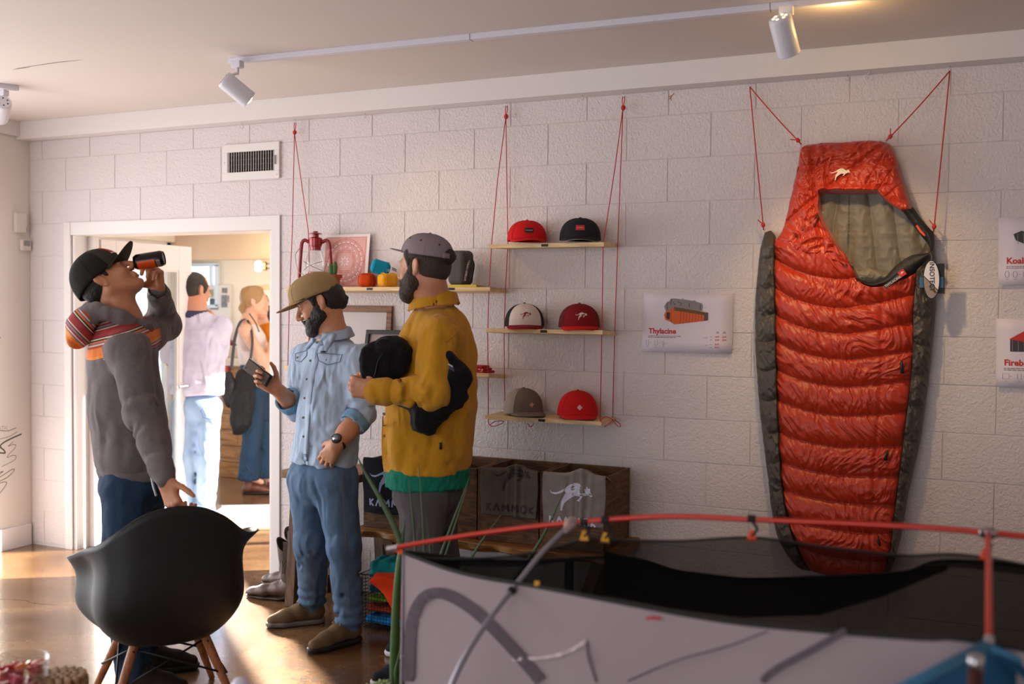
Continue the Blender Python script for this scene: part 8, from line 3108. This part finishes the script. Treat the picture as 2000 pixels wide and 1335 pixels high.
def patch_on(F, quad, name, mt, root, d0, d1, th=.003, n=8, off=.004):
 (ax, ay), (bx_, by__), (cx_, cy_), (dx, dy) = quad
 G = []
 for u in np.linspace(0, 1, n):
  row = []
  for v in np.linspace(0, 1, n):
   x = (ax * (1 - u) + bx_ * u) * (1 - v) + (dx * (1 - u) + cx_ * u) * v
   y = (ay * (1 - u) + by__ * u) * (1 - v) + (dy * (1 - u) + cy_ * u) * v
   row.append(ray_surf(F, x, y, d0, d1, off))
  G.append(row)
 return MB().sheet(G, th).build(name, mt, root, True)
def flap_on(F, pts, name, mt, root, d0, d1, off=.006):
 """outline polygon projected on a garment"""
 c_ = np.mean(pts, 0)
 ringo = densify(list(pts) + [pts[0]], 5)[:-1]
 G = []
 for p in ringo:
  G.append([ray_surf(F, *(c_ + (p - c_) * s_), d0, d1, off if s_ < .97 else off * .6) for s_ in (.02, .35, .7, 1)])
 m = MB()
 m.grid(G, closed_u=True)
 o = m.build(name, mt, root, True)
 MB().tube([g[-1] - CFW * .003 for g in G], .0016, 4, closed=True).build('flap_seam', mat('seam_blue', (104, 124, 152), .8), o, True)
 return o
flap_on(SHF, [(619, 689), (668, 692), (664, 706), (640, 712), (622, 704)], 'pocket_flap', M_SHB2, shirt_o, 4.3, 5.2)
flap_on(SHF, [(577, 690), (600, 684), (599, 694), (588, 706), (577, 704)], 'pocket_flap', M_SHB2, shirt_o, 4.3, 5.4)
patch_on(SHF, [(626, 685), (635, 685), (635, 688), (626, 688)], 'woven_label', mat('label_navy', (40, 40, 54), .6), shirt_o, 4.3, 5.2, .002, 3, .0045)
patch_on(SHF, [(592, 886), (599, 886), (600, 900), (593, 900)], 'hem_label', mat('label_slate', (92, 104, 128), .6), shirt_o, 4.3, 5.2, .002, 4, .007)
M_DENIM_B = M_DENIM
F = Field()
F.cone(hips[0] + UP * .03, hips[1] + UP * .03, .10, .10, .03)
F.ell(pelv - UP * .02, (.13, .165, .13), np.stack([f, lf, UP], 1), .04)
for h_, k_, a_ in zip(hips, knees, anks):
 F.chain([h_, k_, a_ + UP * .0], [.104, .080, .068], .03)
F.disp(cloth_noise((13, 13, 7), .007, 3))
F.folds(limb_folds(knees[0] + UP * .06, knees[0] - UP * .14, 7, .075, .014, .010, 31) + limb_folds(knees[1] + UP * .06, knees[1] - UP * .14, 7, .075, .014, .010, 32) + limb_folds(anks[0] + UP * .22, anks[0] - UP * .02, 9, .062, .011, .012, 33) + limb_folds(anks[1] + UP * .22, anks[1] - UP * .02, 9, .062, .011, .012, 34)
  + [(A(612, 935, 4.72), A(628, 985, 4.72), .010, .008), (A(600, 930, 4.76), A(625, 975, 4.74), .010, .007), (A(625, 975, 4.72), A(636, 1060, 4.72), .010, .006)])
F.plane(anks[1] - UP * .062, -UP, .004)
F.disp(lambda P: (-.006 * np.sin(P[:, 2] * 130) * np.clip(1 - (P[:, 2] - .06) / .22, 0, 1)).astype(np.float32), anks[0] - .5, anks[0] + [.5, .5, .3])
jn = sdf_obj_w('jeans', F, .0058, M_DENIM, B)
JF = F
for pts in ([(652, 905), (660, 912), (672, 908), (684, 900)], [(668, 912), (672, 990), (676, 1060), (680, 1140), (684, 1190)]):
 MB().tube([ray_surf(JF, x, y, 4.2, 5.3, .001) for x, y in densify(pts, 12)], .0016, 5).build('seam', MATS['thread_tan'], jn, True)
M_SUEDE = mat('suede_taupe', (112, 90, 66), .9, bump=.3, bscale=300, var=.12, vscale=25, spec=.2)
M_SOLED = mat('sole_black', (30, 28, 28), .6)
M_LACE = mat('lace_tan', (158, 130, 90), .8)
shoe(B, ground(705, 4.745), dL, M_SUEDE, M_SOLED, .29, M_LACE)
shoe(B, ground(636, 5.02), dR, M_SUEDE, mat('sole_grey', (120, 112, 106), .6), .29, M_LACE)
# wrist watch
wd = nrm(wrL - elL)
wc = wrL - wd * .012
n_ = nrm(-CFW * .85 - CR * .25 + CU * .2)
n_ = nrm(n_ - wd * (wd @ n_))
u2 = np.cross(wd, n_)
MB().tube([wc + (n_ * math.cos(a) + u2 * math.sin(a)) * .034 for a in np.linspace(0, 2 * PI, 22)[:-1]], .0085, 8, closed=True).build('watch_strap', mat('rubber_black', (24, 24, 26), .5), B, True)
Rw = frame(wd, n_)
MB().lathe([(.022, .028), (.024, .031), (.0245, .040), (.021, .043)], 22, Rw, wc).build('watch_case', MATS['rubber_black'], B, 'auto')
MB().lathe([(.0185, .0432), (.001, .0436)], 20, Rw, wc).build('watch_dial', mat('watch_glass', (150, 150, 160), .12, .6), B, True)
# ring
rg = A(494, 757, 4.77)
phn = thing('phone', 'black smartphone held in the hand of the man in the blue shirt', 'phone', tuple(ph_c))
pn = nrm(-CFW * .86 - CR * .30 - CU * .3)
Rp = frame(ph_ax, pn)
MB().box(ph_c, (.142, .068, .009), Rp, .004).build('body', mat('phone_dark', (30, 30, 34), .3), phn, 'auto')
MB().box(ph_c + pn * .0047 + ph_ax * .004, (.124, .060, .001), Rp, 0).build('back_glass', mat('phone_grey_back', (120, 112, 106), .18, .3), phn)
MB().tube([ph_c + Rp @ np.array([sx_ * .0705, sy_ * .0335, .0]) for sx_, sy_ in ((1, 1), (1, -1), (-1, -1), (-1, 1))], .0024, 6, closed=True).build('metal_edge', mat('phone_edge', (176, 166, 160), .25, .9), phn, True)
MB().lathe([(.0055, 0), (.0055, .0012), (.0035, .0016)], 14, Rp, ph_c + pn * .0048 + ph_ax * .058 + Rp[:, 1] * .018).build('lens', M_BADGE, phn, 'auto')
# ================= man in the yellow shirt
Y_ = thing('person', 'bearded man in mustard yellow shirt and grey cap holding a black jacket', 'person', tuple(ground(840, 4.32)))
f = nrm(-RH * .90 + FH * .42)
lf = np.cross(UP, f)
neck = A(848, 593, 4.30)
chest, belly, waist, pelv = A(854, 712, 4.32), A(846, 790, 4.32), A(838, 868, 4.32), A(836, 935, 4.32)
shL, elL, wrL = A(858, 658, 4.15), A(846, 768, 4.03), A(734, 764, 4.06)
shR, elR, wrR = A(880, 645, 4.50), A(800, 770, 4.52), A(742, 735, 4.36)
hX = nrm(-CR * .88 + CFW * .46 - CU * .05)
hZ = nrm(CU + CR * .03)
hZ = nrm(hZ - hX * (hX @ hZ))
HRm = np.stack([hX, np.cross(hZ, hX), hZ], 1)
hO = A(828, 522, 4.25)
HS = 1.04
hips = [A(828, 958, 4.25), A(844, 958, 4.40)]
knees = [A(820, 1095, 4.18), A(858, 1095, 4.42)]
yh = ground(722, 4.16) - nrm(ground(725, 4.16) - ground(835, 4.25)) * .292
anks = [yh + nrm(ground(725, 4.16) - ground(835, 4.25)) * .062 + UP * .11, ground(872, 4.46) - RH * .055 + UP * .11]
F = Field()
head_shape(F, HRm, hO, HS, neck, .062)
inner_body(F, neck - UP * .02, pelv, [[shR, elR, wrR], [shL, elL, wrL]], hips, knees, anks, [anks[0] - RH * .09 - UP * .065, anks[1] - RH * .09 - UP * .065])
hand_shape(F, wrL, -CR * .93 + CU * .18 + CFW * .05, -CFW * .9 - CU * .1, -1, [(62, 80, 45), (66, 84, 50), (68, 86, 50), (70, 86, 50)], ((40, 42), 30))
hand_shape(F, wrR, -CR * .9 - CFW * .3, UP * .8 + FH * .3, 1, [(40, 50, 30)] * 4, ((45, 20), 15))
sdf_obj_w('body', F, .0036, M_SK3, Y_)
add_eyes(Y_, HRm, hO, HS)
t = TF(None, HRm, hO, HS)
for y in (-1, 1):
 MB().tube([t.w((.0935 - .0016 * q, y * (.014 + .006 * q), .021 + .0014 * q)) for q in range(6)], [.002, .003, .0032, .003, .0022, .001], 5).build('eyebrow', M_HAIRD, Y_, True)
beard(Y_, HRm, hO, HS, M_HAIRD, 1.28)
F = Field()
t = TF(F, HRm, hO, HS)
t.ell((-.024, 0, .008), (.094, .081, .092), k=0)
F.plane(t.w((.02, 0, -.02)), HRm @ np.array([.8, 0, -.5]), .008)
F.plane(t.w((0, 0, .075)), HRm @ np.array([0, 0, 1]), .004)
for y in (-1, 1):
 t.cone((.032, y * .070, .045), (.018, y * .071, -.018), .012, .010, .008)
 t.ell((.008, y * .070, .048), (.04, .014, .03), k=.008)
 t.ell((-.010, y * .082, -.004), (.020, .02, .033), k=.006, op='s')
F.disp(cloth_noise((70, 70, 70), .0022, 3))
sdf_obj_w('hair', F, .0042, M_HAIRD, Y_)
M_CG2 = cloth('cap_dove_grey', (142, 128, 134), var=.04)
cs = CapShape(.089, .114, .092, 2.2, 2.25)
c, Rc, oc, band = worn_cap(Y_, HRm, hO, cs, -.018, .046, .20, M_CG2, M_CG2, dict(L=.066, drop=-.006, curve=.008, spread=1.08), n_seams=5)
for th, z in ((.9, .062), (1.65, .058), (2.5, .05)):
 p = Rc @ cs.P(th, z, .002) + oc
 MB().lathe([(.004, -.001), (.004, .0012), (.0015, .0014)], 10, frame((0, 0, 1), nrm(p - oc - Rc[:, 2] * .03)), p).build('eyelet', M_BADGE, c, True)
# dark opening and strap at the back of the cap
F = Field()
t = TF(F, Rc, oc)
t.ell((-.098, 0, .008), (.034, .040, .036), k=0)
F.disp(cloth_noise((60, 60, 60), .003, 3))
sdf_obj_w('back_hair', F, .0045, M_HAIRB, Y_)
MB().sheet(place([[cs.P(PI + a, z, .012) for z in (.0, .010, .02)] for a in np.linspace(-.55, .55, 13)], Rc, oc), .003).build('cap_strap', M_CG2, c, True)
M_MUS = mat('corduroy_mustard', (198, 142, 34), .9, crumple=.5, cscale=8, bump=.35, bscale=420, var=.06, vscale=9, spec=.15, sheen=.15)
F = Field()
F.chain([chest + UP * .03, belly, waist, pelv + UP * .04], [.196, .200, .203, .200], .06, flat=(f, .86))
F.cone(shR + UP * .0, shL, .088, .088, .06)
F.cone(neck - UP * .07 - f * .01, neck - UP * .01, .125, .076, .05)
F.chain([shL, elL], [.092, .074], .035)
fd = nrm(wrL - elL)
F.chain([elL, wrL - fd * .02], [.074, .054], .022)
F.chain([shR, elR, wrR], [.088, .07, .055], .03)
hemc = A(836, 918, 4.32)
F.plane(hemc, -UP + np.array([0, 0, 0]), .005, (hemc - .45).astype(np.float32), (hemc + [.45, .45, .10]).astype(np.float32))
F.disp(cloth_noise((10, 10, 5), .014, 3))
F.folds([(elL + UP * .02 - CR * .02, elL + fd * .09 - UP * .03, .014, .012), (elL + UP * .05, elL + fd * .06 + UP * .03, .012, .011), (elL - UP * .02, elL + fd * .13 - UP * .05, .013, .009)]
  + limb_folds(elL + fd * .05, wrL, 8, .058, .011, .010, 41) + limb_folds(shL - UP * .05, elL + UP * .06, 5, .082, .016, .009, 42) + [(A(800, 640, 4.12), A(780, 700, 4.12), .013, .008), (A(810, 625, 4.12), A(795, 690, 4.1), .011, .007), (A(890, 660, 4.12), A(905, 780, 4.16), .02, .012), (A(870, 640, 4.1), A(893, 625, 4.14), .012, .008)]
  + limb_folds(waist + UP * .05, hemc, 10, .18, .018, .009, 43))
MUSF = F
sh_o = sdf_obj_w('shirt', F, .0058, M_MUS, Y_)
F = Field()
for i in range(3):
 c_ = wrL - fd * (.006 + .014 * i)
 F.cone(c_ - fd * .003, c_ + fd * .003, .054 + .002 * i, .053, .004)
sdf_obj_w('cuff', F, .005, M_MUS, sh_o)
F = Field()
ringp = [neck + UP * (.004 + .035 * (1 - math.cos(a)) / 2) + f * (.082 * math.cos(a)) + lf * .080 * math.sin(a) for a in np.linspace(.3, 2 * PI - .3, 48)]
F.chain(ringp, [.012] * 48, .004)
for p in ringp:
 out = nrm(p - neck - UP * (p - neck)[2])
 F.cone(p + out * .008 + UP * .008, p + out * .026 - UP * .036, .0065, .006, .010)
F.disp(cloth_noise((12, 12, 12), .004, 2))
sdf_obj_w('collar', F, .0045, M_MUS, sh_o)
MB().tube([ray_surf(MUSF, x, y, 3.8, 4.8, .001) for x, y in densify([(806, 640), (835, 638), (858, 650), (872, 668), (880, 660), (897, 645), (908, 640)], 9)], .0022, 5).build('yoke_seam', M_MUS, sh_o, True)
MB().tube([ray_surf(MUSF, x, y, 3.8, 4.8, .001) for x, y in densify([(748, 812), (747, 850), (748, 905)], 9)], .003, 5).build('placket_edge', M_MUS, sh_o, True)
f_keep = f
for x, y in ((750, 808), (751, 851)):
 p = ray_surf(MUSF, x, y, 3.8, 4.8, .003)
 MB().lathe([(.006, -.001), (.006, .002), (.003, .0025)], 12, frame((0, 0, 1), nrm(CPOS - p)), p).build('button', M_BTN, sh_o, 'auto')
patch_on(MUSF, [(858, 864), (863, 864), (863, 877), (858, 877)], 'side_tab', M_BADGE, sh_o, 3.8, 4.8, .003, 3, .004)
F = Field()
F.chain([pelv + UP * .03, pelv - UP * .035], [.200, .198], .02, flat=(f, .86))
F.plane(A(838, 948, 4.32), -UP, .005)
F.plane(A(838, 905, 4.32), UP, .005)
F.disp(cloth_noise((10, 10, 4), .006, 2))
sdf_obj_w('undershirt', F, .006, cloth('tee_teal', (22, 118, 96), crumple=.5), Y_)
F = Field()
F.cone(hips[0] + UP * .0, hips[1] + UP * .0, .105, .105, .03)
F.ell(pelv - UP * .06, (.15, .165, .10), np.stack([f, lf, UP], 1), .04)
for h_, k_, a_ in zip(hips, knees, anks):
 F.chain([h_, k_, a_], [.108, .086, .070], .03)
F.plane(A(838, 940, 4.32), UP, .005)
F.disp(cloth_noise((9, 9, 5), .006, 2))
F.folds(limb_folds(hips[0] - UP * .02, hips[0] - UP * .25, 8, .1, .015, .010, 51) + limb_folds(anks[0] + UP * .2, anks[0], 7, .065, .012, .01, 52))
F.plane(anks[0] - UP * .06, -UP, .004)
sdf_obj_w('trousers', F, .0062, cloth('trousers_charcoal', (82, 78, 80), var=.06, crumple=.5, cscale=8), Y_)
M_CANV = cloth('canvas_navy', (34, 36, 46))
M_WSOLE = mat('sole_white', (212, 208, 214), .5)
dv = nrm(ground(725, 4.16) - ground(835, 4.25))
shoe(Y_, ground(722, 4.16) - dv * .292, dv, M_CANV, M_WSOLE, .29, M_OFFP)
shoe(Y_, ground(872, 4.46), nrm(-RH * .9 + FH * .3), M_CANV, M_WSOLE, .29, M_OFFP)
# black jacket under his arm
jk = thing('jacket', 'black fleece jacket bundled under the arm of the man in yellow', 'jacket', tuple(A(835, 846, 4.06)))
F = Field()
F.ell(A(752, 702, 4.15), (.105, .09, .098), np.stack([RH, FH, UP], 1), 0)
F.ell(A(722, 712, 4.12), (.05, .06, .085), np.stack([RH, FH, UP], 1), .03)
F.ell(A(775, 690, 4.18), (.075, .08, .075), np.stack([RH, FH, UP], 1), .04)
F.chain([A(735, 735, 4.12), A(745, 752, 4.13)], [.055, .04], .03)
F.chain([A(790, 775, 4.12), A(842, 786, 4.08), A(885, 760, 4.08)], [.05, .085, .06], .04)
F.chain([A(838, 800, 4.08), A(826, 826, 4.07), A(838, 842, 4.07)], [.075, .05, .026], .03)
F.chain([A(880, 700, 4.07), A(893, 735, 4.065), A(898, 778, 4.07)], [.034, .05, .040], .03)
F.chain([A(872, 715, 4.10), A(870, 780, 4.10)], [.05, .05], .03)
F.disp(cloth_noise((11, 11, 11), .017, 3))
F.folds([(A(740, 670, 4.05), A(730, 740, 4.04), .014, .014), (A(775, 680, 4.08), A(755, 745, 4.05), .015, .016), (A(830, 770, 4.0), A(850, 835, 4.0), .014, .012), (A(865, 770, 4.0), A(900, 800, 4.01), .014, .012)])
JKF = F
sdf_obj_w('bundle', F, .0058, mat('fleece_black', (22, 22, 25), .9, crumple=.7, cscale=10, bump=.5, bscale=160, spec=.15, sheen=.05), jk)
patch_on(JKF, [(866, 706), (886, 718), (888, 726), (866, 713)], 'label_band', mat('label_blue', (60, 66, 110), .6), jk, 3.7, 4.6, .003, 5, .004)
patch_on(JKF, [(868, 705), (884, 714), (885, 717), (868, 708)], 'label_text', M_OFFP, jk, 3.7, 4.6, .002, 5, .008)
MB().tube(spline([ray_surf(JKF, x, y, 3.7, 4.6, .003) for x, y in ((726, 744), (733, 728), (738, 705), (748, 690))], 5), .003, 6).build('zip', mat('zip_black', (40, 40, 44), .4, .5), jk, True)
# ================= the next room: man in a ringer tee, blonde woman, person in orange
T_ = thing('person', 'dark haired man in pale tee and light jeans, back turned, beyond the door', 'person', tuple(ground(392, 7.44)))
f = nrm(FH + RH * .12)
lf = np.cross(UP, f)
neck = A(380, 598, 7.42)
chest, belly, waist, pelv = A(384, 662, 7.44), A(384, 706, 7.44), A(384, 755, 7.44), A(386, 785, 7.44)
shR, elR, wrR = A(430, 640, 7.44), A(428, 700, 7.62), A(414, 640, 7.80)
shL, elL, wrL = A(334, 640, 7.44), A(332, 705, 7.55), A(350, 690, 7.75)
hips = [A(364, 800, 7.44), A(404, 800, 7.44)]
knees = [A(362, 890, 7.42), A(404, 895, 7.42)]
anks = [A(360, 990, 7.46), A(402, 995, 7.46)]
hX = nrm(FH * .78 + RH * .62 - UP * .05)
hZ = nrm(UP - hX * (hX @ UP))
HRm = np.stack([hX, np.cross(hZ, hX), hZ], 1)
hO = A(382, 566, 7.44)
F = Field()
head_shape(F, HRm, hO, 1.06, neck, .06)
inner_body(F, neck - UP * .02, pelv, [[shR, elR, wrR], [shL, elL, wrL]], hips, knees, anks, [anks[0] + f * .1 - UP * .04, anks[1] + f * .1 - UP * .04])
F.chain([shR, elR, wrR], [.05, .044, .03], .02)
hand_shape(F, wrR, UP * .6 + FH * .3, RH, 1, [(30, 50, 30)] * 4)
hand_shape(F, wrL, RH * .5 + FH * .7, UP, -1, [(30, 50, 30)] * 4)
sdf_obj_w('body', F, .006, M_SK3, T_)
F = Field()
t = TF(F, HRm, hO, 1.06)
t.ell((-.018, 0, .020), (.104, .085, .104), k=0)
F.plane(t.w((-.02, 0, -.075)), HRm @ np.array([.2, 0, -1]), .01)
F.plane(t.w((.075, 0, 0)), HRm @ np.array([.9, 0, -.3]), .008)
for y in (-1, 1):
 t.ell((-.008, y * .084, -.004), (.028, .02, .038), k=.006, op='s')
F.disp(cloth_noise((60, 60, 60), .003, 3))
sdf_obj_w('hair', F, .006, mat('hair_dark_brown', (40, 33, 28), .6, bump=.5, bscale=120), T_)
F = Field()
F.chain([chest, belly, waist, pelv + UP * .01], [.20, .195, .19, .19], .05, flat=(f, .68))
F.cone(shR, shL, .082, .082, .05)
F.chain([shR, elR + UP * .04], [.085, .075], .03)
F.chain([shL, elL + UP * .04], [.085, .075], .03)
F.cone(neck - UP * .05, neck - UP * .012, .11, .07, .04)
F.plane(A(384, 772, 7.44), -UP, .006, (pelv - .5).astype(np.float32), (pelv + [.5, .5, .1]).astype(np.float32))
F.disp(cloth_noise((6, 6, 5), .011, 2))
F.folds(limb_folds(waist + UP * .12, pelv, 14, .17, .022, .014, 61))
def collar_pick(C):
 q = C - neck
 return ((q @ UP > -.085 + .06 * np.abs(q @ lf) / .12) & (np.abs(q @ lf) < .17) & (q @ UP > -.10)).astype(int)
sdf_obj_w('tee', F, .0085, [mat('tee_lavender', (202, 198, 220), .85, crumple=.8, cscale=9, bump=.2, bscale=300, var=.08, vscale=12), mat('tee_navy', (54, 56, 84), .85)], T_, pick=collar_pick)
F = Field()
F.ell(pelv - UP * .03, (.13, .175, .12), np.stack([f, lf, UP], 1), 0)
for h_, k_, a_ in zip(hips, knees, anks):
 F.chain([h_, k_, a_], [.105, .085, .075], .03)
F.disp(cloth_noise((8, 8, 6), .009, 2))
F.folds(limb_folds(anks[1] + UP * .3, anks[1], 10, .075, .018, .014, 62) + limb_folds(hips[1], hips[1] - UP * .3, 8, .1, .02, .012, 63))
sdf_obj_w('jeans', F, .0085, M_DENIML, T_)
MB().tube([A(392, 800, 7.28), A(398, 815, 7.28), A(412, 818, 7.29), A(424, 805, 7.32)], .004, 5).build('pocket_seam', mat('thread_navy', (60, 84, 120), .7), T_, True)
for a_, px in zip(anks, (357, 401)):
 shoe(T_, ground(px, 7.40), f, M_SHOED, M_WSOLE, .29)
W_ = thing('person', 'blonde woman in white sleeveless top, dark flared jeans and brown boots beyond the door', 'person', tuple(ground(505, 8.49)))
f = nrm(RH * .97 + FH * .22)
lf = np.cross(UP, f)
neck = A(486, 622, 8.49)
chest, belly, waist, pelv = A(487, 662, 8.49), A(490, 690, 8.49), A(496, 716, 8.49), A(500, 745, 8.49)
shR, elR, wrR = A(480, 646, 8.36), A(524, 722, 8.28), A(532, 668, 8.40)
shL, elL, wrL = A(494, 642, 8.62), A(534, 705, 8.66), A(545, 690, 8.48)
hips = [A(497, 765, 8.42), A(508, 765, 8.58)]
knees = [A(492, 845, 8.42), A(518, 845, 8.56)]
anks = [A(486, 930, 8.42), A(518, 932, 8.56)]
hX = nrm(RH * .97 + FH * .22 + UP * .06)
hZ = nrm(UP - hX * (hX @ UP))
HRm = np.stack([hX, np.cross(hZ, hX), hZ], 1)
hO = A(497, 589, 8.49)
F = Field()
head_shape(F, HRm, hO, 1.0, neck, .047, True)
inner_body(F, neck - UP * .02, pelv, [[shR, elR, wrR], [shL, elL, wrL]], hips, knees, anks, [anks[0] + f * .1 - UP * .05, anks[1] + f * .1 - UP * .05])
F.chain([shR, elR, wrR], [.050, .040, .028], .02)
F.chain([shL, elL, wrL], [.048, .038, .028], .02)
F.cone(shR, shL, .055, .055, .03)
hand_shape(F, wrR, UP * .75 + RH * .3, -FH * .3 - RH * .8, 1, [(30, 40, 25)] * 4, s=.92)
hand_shape(F, wrL, -FH * .6 + RH * .3, RH * .6 + UP * .5, -1, [(30, 40, 25)] * 4, s=.92)
sdf_obj_w('body', F, .0055, M_SK4, W_)
add_eyes(W_, HRm, hO, 1.0)
F = Field()
t = TF(F, HRm, hO, 1.0)
t.ell((-.015, 0, .030), (.105, .086, .104), k=0)
F.plane(t.w((.0, 0, -.06)), HRm @ np.array([.1, 0, -1]), .01)
F.plane(t.w((.060, 0, -.0)), HRm @ np.array([.85, 0, -.38]), .010)
t.cone((.05, 0, .105), (-.07, 0, .09), .022, .03, .03)
for y in (-1, 1):
 t.ell((-.008, y * .088, -.004), (.022, .018, .034), k=.006, op='s')
t.ell((-.100, 0, -.048), (.034, .034, .036), k=.02)
t.cone((-.095, 0, -.06), (-.098, 0, -.125), .018, .008, .02)
F.disp(cloth_noise((40, 40, 60), .005, 3))
sdf_obj_w('hair', F, .0055, M_HAIRBL, W_)
F = Field()
F.chain([chest, belly, waist + UP * .01], [.140, .128, .132], .04, flat=(f, .78))
F.ell(chest + f * .07, (.07, .12, .075), np.stack([f, lf, UP], 1), .04)
for s_ in (shR, shL):
 F.cone(chest + UP * .05 + (s_ - chest) * .35, s_ * .78 + neck * .22 + UP * .012, .08, .034, .04)
for s_, e_ in ((shR, elR), (shL, elL)):
 F.cone(s_ + (s_ - neck) * .25 + UP * .06, s_ + (s_ - neck) * .20 - UP * .09, .062, .06, .01, 's')
F.ell(neck + f * .05 + UP * .0, (.085, .065, .07), np.stack([f, lf, UP], 1), .015, 's')
F.plane(A(490, 712, 8.49), -UP, .006)
F.disp(cloth_noise((9, 9, 6), .006, 2))
sdf_obj_w('top', F, .007, mat('blouse_white', (232, 220, 216), .8, var=.03), W_)
F = Field()
F.chain([waist, pelv], [.13, .150], .04, flat=(f, .86))
for h_, k_, a_ in zip(hips, knees, anks):
 F.chain([h_, k_, a_], [.098, .072, .092], .03)
F.disp(cloth_noise((9, 9, 5), .006, 2))
F.plane(A(490, 937, 8.42), -UP, .005)
F.plane(A(490, 708, 8.49), UP, .005)
sdf_obj_w('jeans', F, .008, mat('denim_indigo', (34, 62, 88), .85, crumple=.5, bump=.3, bscale=400, var=.14, vscale=9), W_)
M_BRB = mat('boot_chestnut', (108, 58, 40), .35, var=.12, vscale=20)
shoe(W_, ground(473, 8.42), nrm(RH * .98 + FH * .1), M_BRB, MATS['sole_dark'], .25, None, .04)
shoe(W_, ground(506, 8.56), nrm(RH * .98 + FH * .1), M_BRB, MATS['sole_dark'], .25, None, .04)
sb = thing('shoulder_bag', 'black leather shoulder bag with jacket draped over it at the blonde woman\'s side', 'bag', tuple(A(455, 845, 8.30)))
F = Field()
F.ell(A(450, 765, 8.28), (.075, .06, .13), np.stack([RH, FH, UP], 1), 0)
F.ell(A(446, 745, 8.30), (.045, .05, .09), np.stack([RH, FH, UP], 1), .03)
F.disp(cloth_noise((10, 10, 10), .007, 2))
sdf_obj_w('bag', F, .008, mat('leather_black', (30, 29, 32), .5, bump=.2, bscale=120), sb)
F = Field()
F.chain([A(478, 735, 8.30), A(474, 780, 8.26), A(470, 822, 8.26), A(464, 842, 8.27)], [.075, .095, .085, .05], .04)
F.ell(A(490, 740, 8.30), (.08, .06, .07), np.stack([RH, FH, UP], 1), .04)
F.disp(cloth_noise((9, 9, 7), .012, 3))
F.plane(A(470, 848, 8.3), -UP, .01)
sdf_obj_w('draped_jacket', F, .008, mat('jacket_black', (24, 25, 29), .8, crumple=.7, bump=.3, bscale=160), sb)
st = [A(452, 722, 8.27), A(455, 690, 8.29), A(460, 655, 8.33), A(470, 628, 8.38), A(482, 622, 8.44)]
MB().sheet([[p + RH * u for u in (-.012, 0, .012)] for p in spline(st, 6)], .004).build('strap', mat('strap_grey', (70, 68, 76), .6), sb, True)
st = [A(482, 622, 8.44), A(490, 640, 8.34), A(493, 670, 8.25), A(488, 710, 8.25)]
MB().sheet([[p + RH * u for u in (-.010, 0, .010)] for p in spline(st, 6)], .004).build('strap', MATS['strap_grey'], sb, True)
ld = [A(487, 612, 8.40), A(499, 630, 8.34), A(506, 648, 8.32)]
MB().tube(spline(ld, 5), .005, 6).build('necklace', mat('cord_brown', (80, 50, 40), .6), W_, True)
O_p = thing('person', 'person with long dark hair in an orange top half hidden behind the blonde woman', 'person', tuple(ground(518, 8.95)))
f = nrm(RH * .6 - FH * .8)
lf = np.cross(UP, f)
D_ = 8.80
neck = A(512, 632, D_)
chest, waist, pelv = A(514, 668, D_), A(516, 720, D_), A(517, 750, D_)
shR, elR, wrR = A(495, 646, D_ + .05), A(494, 700, D_ + .02), A(505, 730, D_ - .1)
shL, elL, wrL = A(529, 646, D_ - .08), A(540, 700, D_ - .05), A(538, 740, D_ - .1)
hips = [A(508, 770, D_), A(526, 770, D_)]
knees = [A(509, 850, D_), A(527, 850, D_)]
anks = [A(510, 930, D_), A(528, 930, D_)]
hX = nrm(RH * .5 - FH * .86)
HRm = np.stack([hX, np.cross(UP, hX), UP], 1)
hO = A(507, 596, D_)
F = Field()
head_shape(F, HRm, hO, .98, neck, .047, True)
inner_body(F, neck - UP * .02, pelv, [[shR, elR, wrR], [shL, elL, wrL]], hips, knees, anks, [anks[0] + f * .1 - UP * .05, anks[1] + f * .1 - UP * .05])
hand_shape(F, wrR, RH * .6 - UP * .3, UP, 1, [(30, 40, 25)] * 4, s=.9)
hand_shape(F, wrL, -RH * .6 - UP * .3, UP, -1, [(30, 40, 25)] * 4, s=.9)
sdf_obj_w('body', F, .0065, M_SK4, O_p)
F = Field()
t = TF(F, HRm, hO, 1.0)
t.ell((-.02, 0, .02), (.098, .088, .10), k=0)
F.plane(t.w((.05, 0, 0)), HRm @ np.array([1, 0, -.2]), .01)
for y in (-1, 1):
 t.cone((-.03, y * .062, -.02), (.0, y * .075, -.24), .04, .032, .03)
t.cone((-.06, 0, -.02), (-.07, 0, -.26), .06, .05, .03)
F.disp(cloth_noise((30, 30, 8), .006, 3))
sdf_obj_w('hair', F, .007, mat('hair_dark', (46, 30, 24), .5, bump=.4, bscale=120), O_p)
F = Field()
F.chain([chest, waist], [.14, .13], .04, flat=(f, .75))
F.cone(shR, shL, .066, .066, .05)
F.chain([shL, elL, wrL], [.066, .055, .045], .03)
F.chain([shR, elR, wrR], [.066, .055, .045], .03)
F.disp(cloth_noise((9, 9, 6), .006, 2))
sdf_obj_w('top', F, .008, cloth('top_orange', (226, 136, 30)), O_p)
F = Field()
F.ell(pelv, (.11, .14, .12), np.stack([f, lf, UP], 1), 0)
for h_, k_, a_ in zip(hips, knees, anks):
 F.chain([h_, k_, a_], [.09, .07, .06], .03)
sdf_obj_w('trousers', F, .009, M_DENIMD, O_p)
for px in (505, 524):
 shoe(O_p, ground(px, D_ + .05), f, M_SHOED, MATS['sole_dark'], .25)
